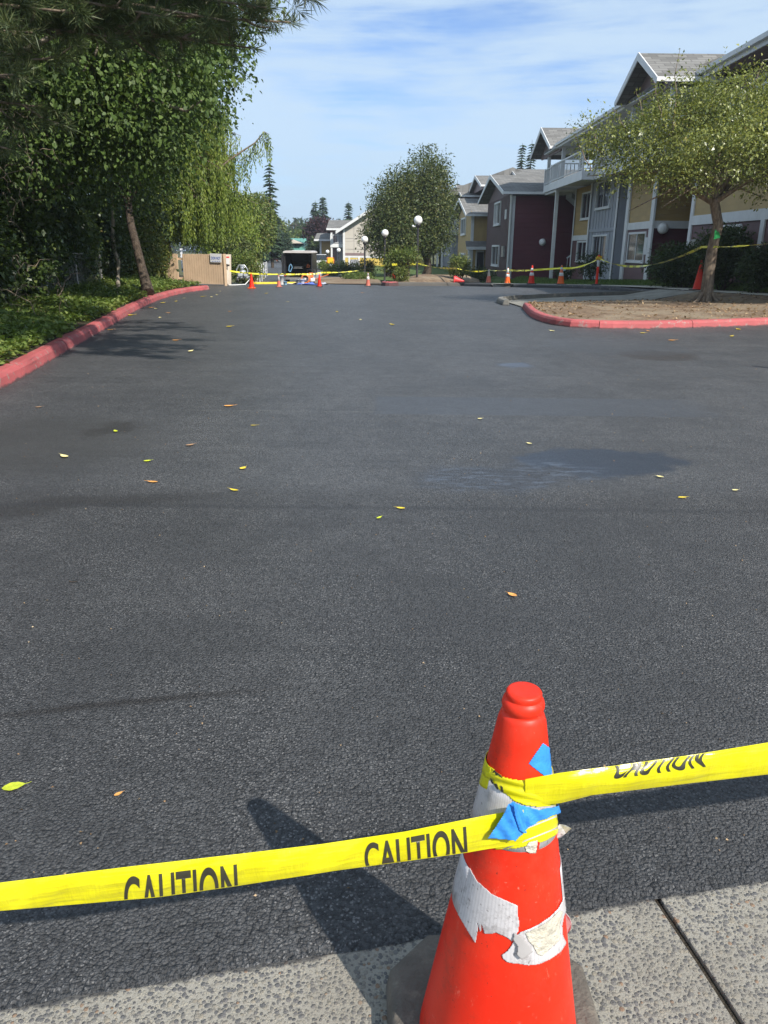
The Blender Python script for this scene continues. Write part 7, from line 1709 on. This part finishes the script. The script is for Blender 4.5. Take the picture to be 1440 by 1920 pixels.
def MR(x, a, b, lo, hi):
    n = WN('MapRange', interpolation_type='SMOOTHSTEP'); wl(x, n.inputs[0])
    for k, v in ((1, a), (2, b), (3, lo), (4, hi)): n.inputs[k].default_value = v
    return n.outputs[0]
big_ = cloud((2.2, 2.2, 11.0), (0, 0.12, 0), (0.3, 0.0, 2.15), 1.5, 4, 0.5, 0.3)
str_ = cloud((3.0, 3.0, 34.0), (0, 0.16, 0), (1.0, 0.0, 0.0), 1.6, 7, 0.58, 0.5)
puf_ = cloud((9.0, 9.0, 30.0), (0, 0, 0), (4.0, 0.0, 0.0), 1.6, 6, 0.6, 0.4)
cl = WM('ADD', WM('MULTIPLY', big_, 1.0), WM('ADD', WM('MULTIPLY', str_, 0.55), WM('MULTIPLY', puf_, 0.22)))
fac = MR(cl, 0.52, 0.96, 0.12, 0.88)
tn = WN('Mix', data_type='RGBA', blend_type='MULTIPLY'); tn.inputs[0].default_value = 1.0; wl(hs.outputs[0], tn.inputs[6]); tn.inputs[7].default_value = (0.70, 0.88, 1.22, 1)
mx = WN('Mix', data_type='RGBA'); wl(fac, mx.inputs[0]); wl(tn.outputs[2], mx.inputs[6]); mx.inputs[7].default_value = (4.0, 5.05, 6.1, 1)
hz = MR(sep.outputs[2], 0.16, -0.02, 0.0, 0.6)
m2 = WN('Mix', data_type='RGBA'); wl(hz, m2.inputs[0]); wl(mx.outputs[2], m2.inputs[6]); m2.inputs[7].default_value = (2.9, 4.0, 5.3, 1)
wl(m2.outputs[2], bg.inputs[0]); bg.inputs[1].default_value = 0.098
sl = bpy.data.lights.new('sun', 'SUN'); sl.energy = 4.0; sl.angle = rad(0.53); sl.color = (1.0, 0.945, 0.86)
so = bpy.data.objects.new('sun', sl); COL.objects.link(so); so.rotation_euler = Vector(SUN).to_track_quat('Z', 'Y').to_euler(); so.location = (20, -25, 40)
cam = bpy.data.cameras.new('camera'); co = bpy.data.objects.new('camera', cam); COL.objects.link(co)
cam.sensor_fit = 'VERTICAL'; cam.sensor_height = 24.0; cam.lens = 24.0*FPX/1920; cam.clip_start = 0.05; cam.clip_end = 3000
co.matrix_world = Matrix.Translation((0, 0, HCAM)) @ Matrix.Rotation(math.pi/2-PITCH, 4, 'X') @ Matrix.Rotation(ROLL, 4, 'Z')
SC.camera = co
vs_ = SC.view_settings; vs_.view_transform = 'Standard'; vs_.look = 'None'; vs_.exposure = 0.70; vs_.gamma = 1.0; vs_.use_curve_mapping = False
SC.cycles.max_bounces = 6; SC.cycles.diffuse_bounces = 3; SC.cycles.transparent_max_bounces = 6
SC.cycles.use_denoising = True
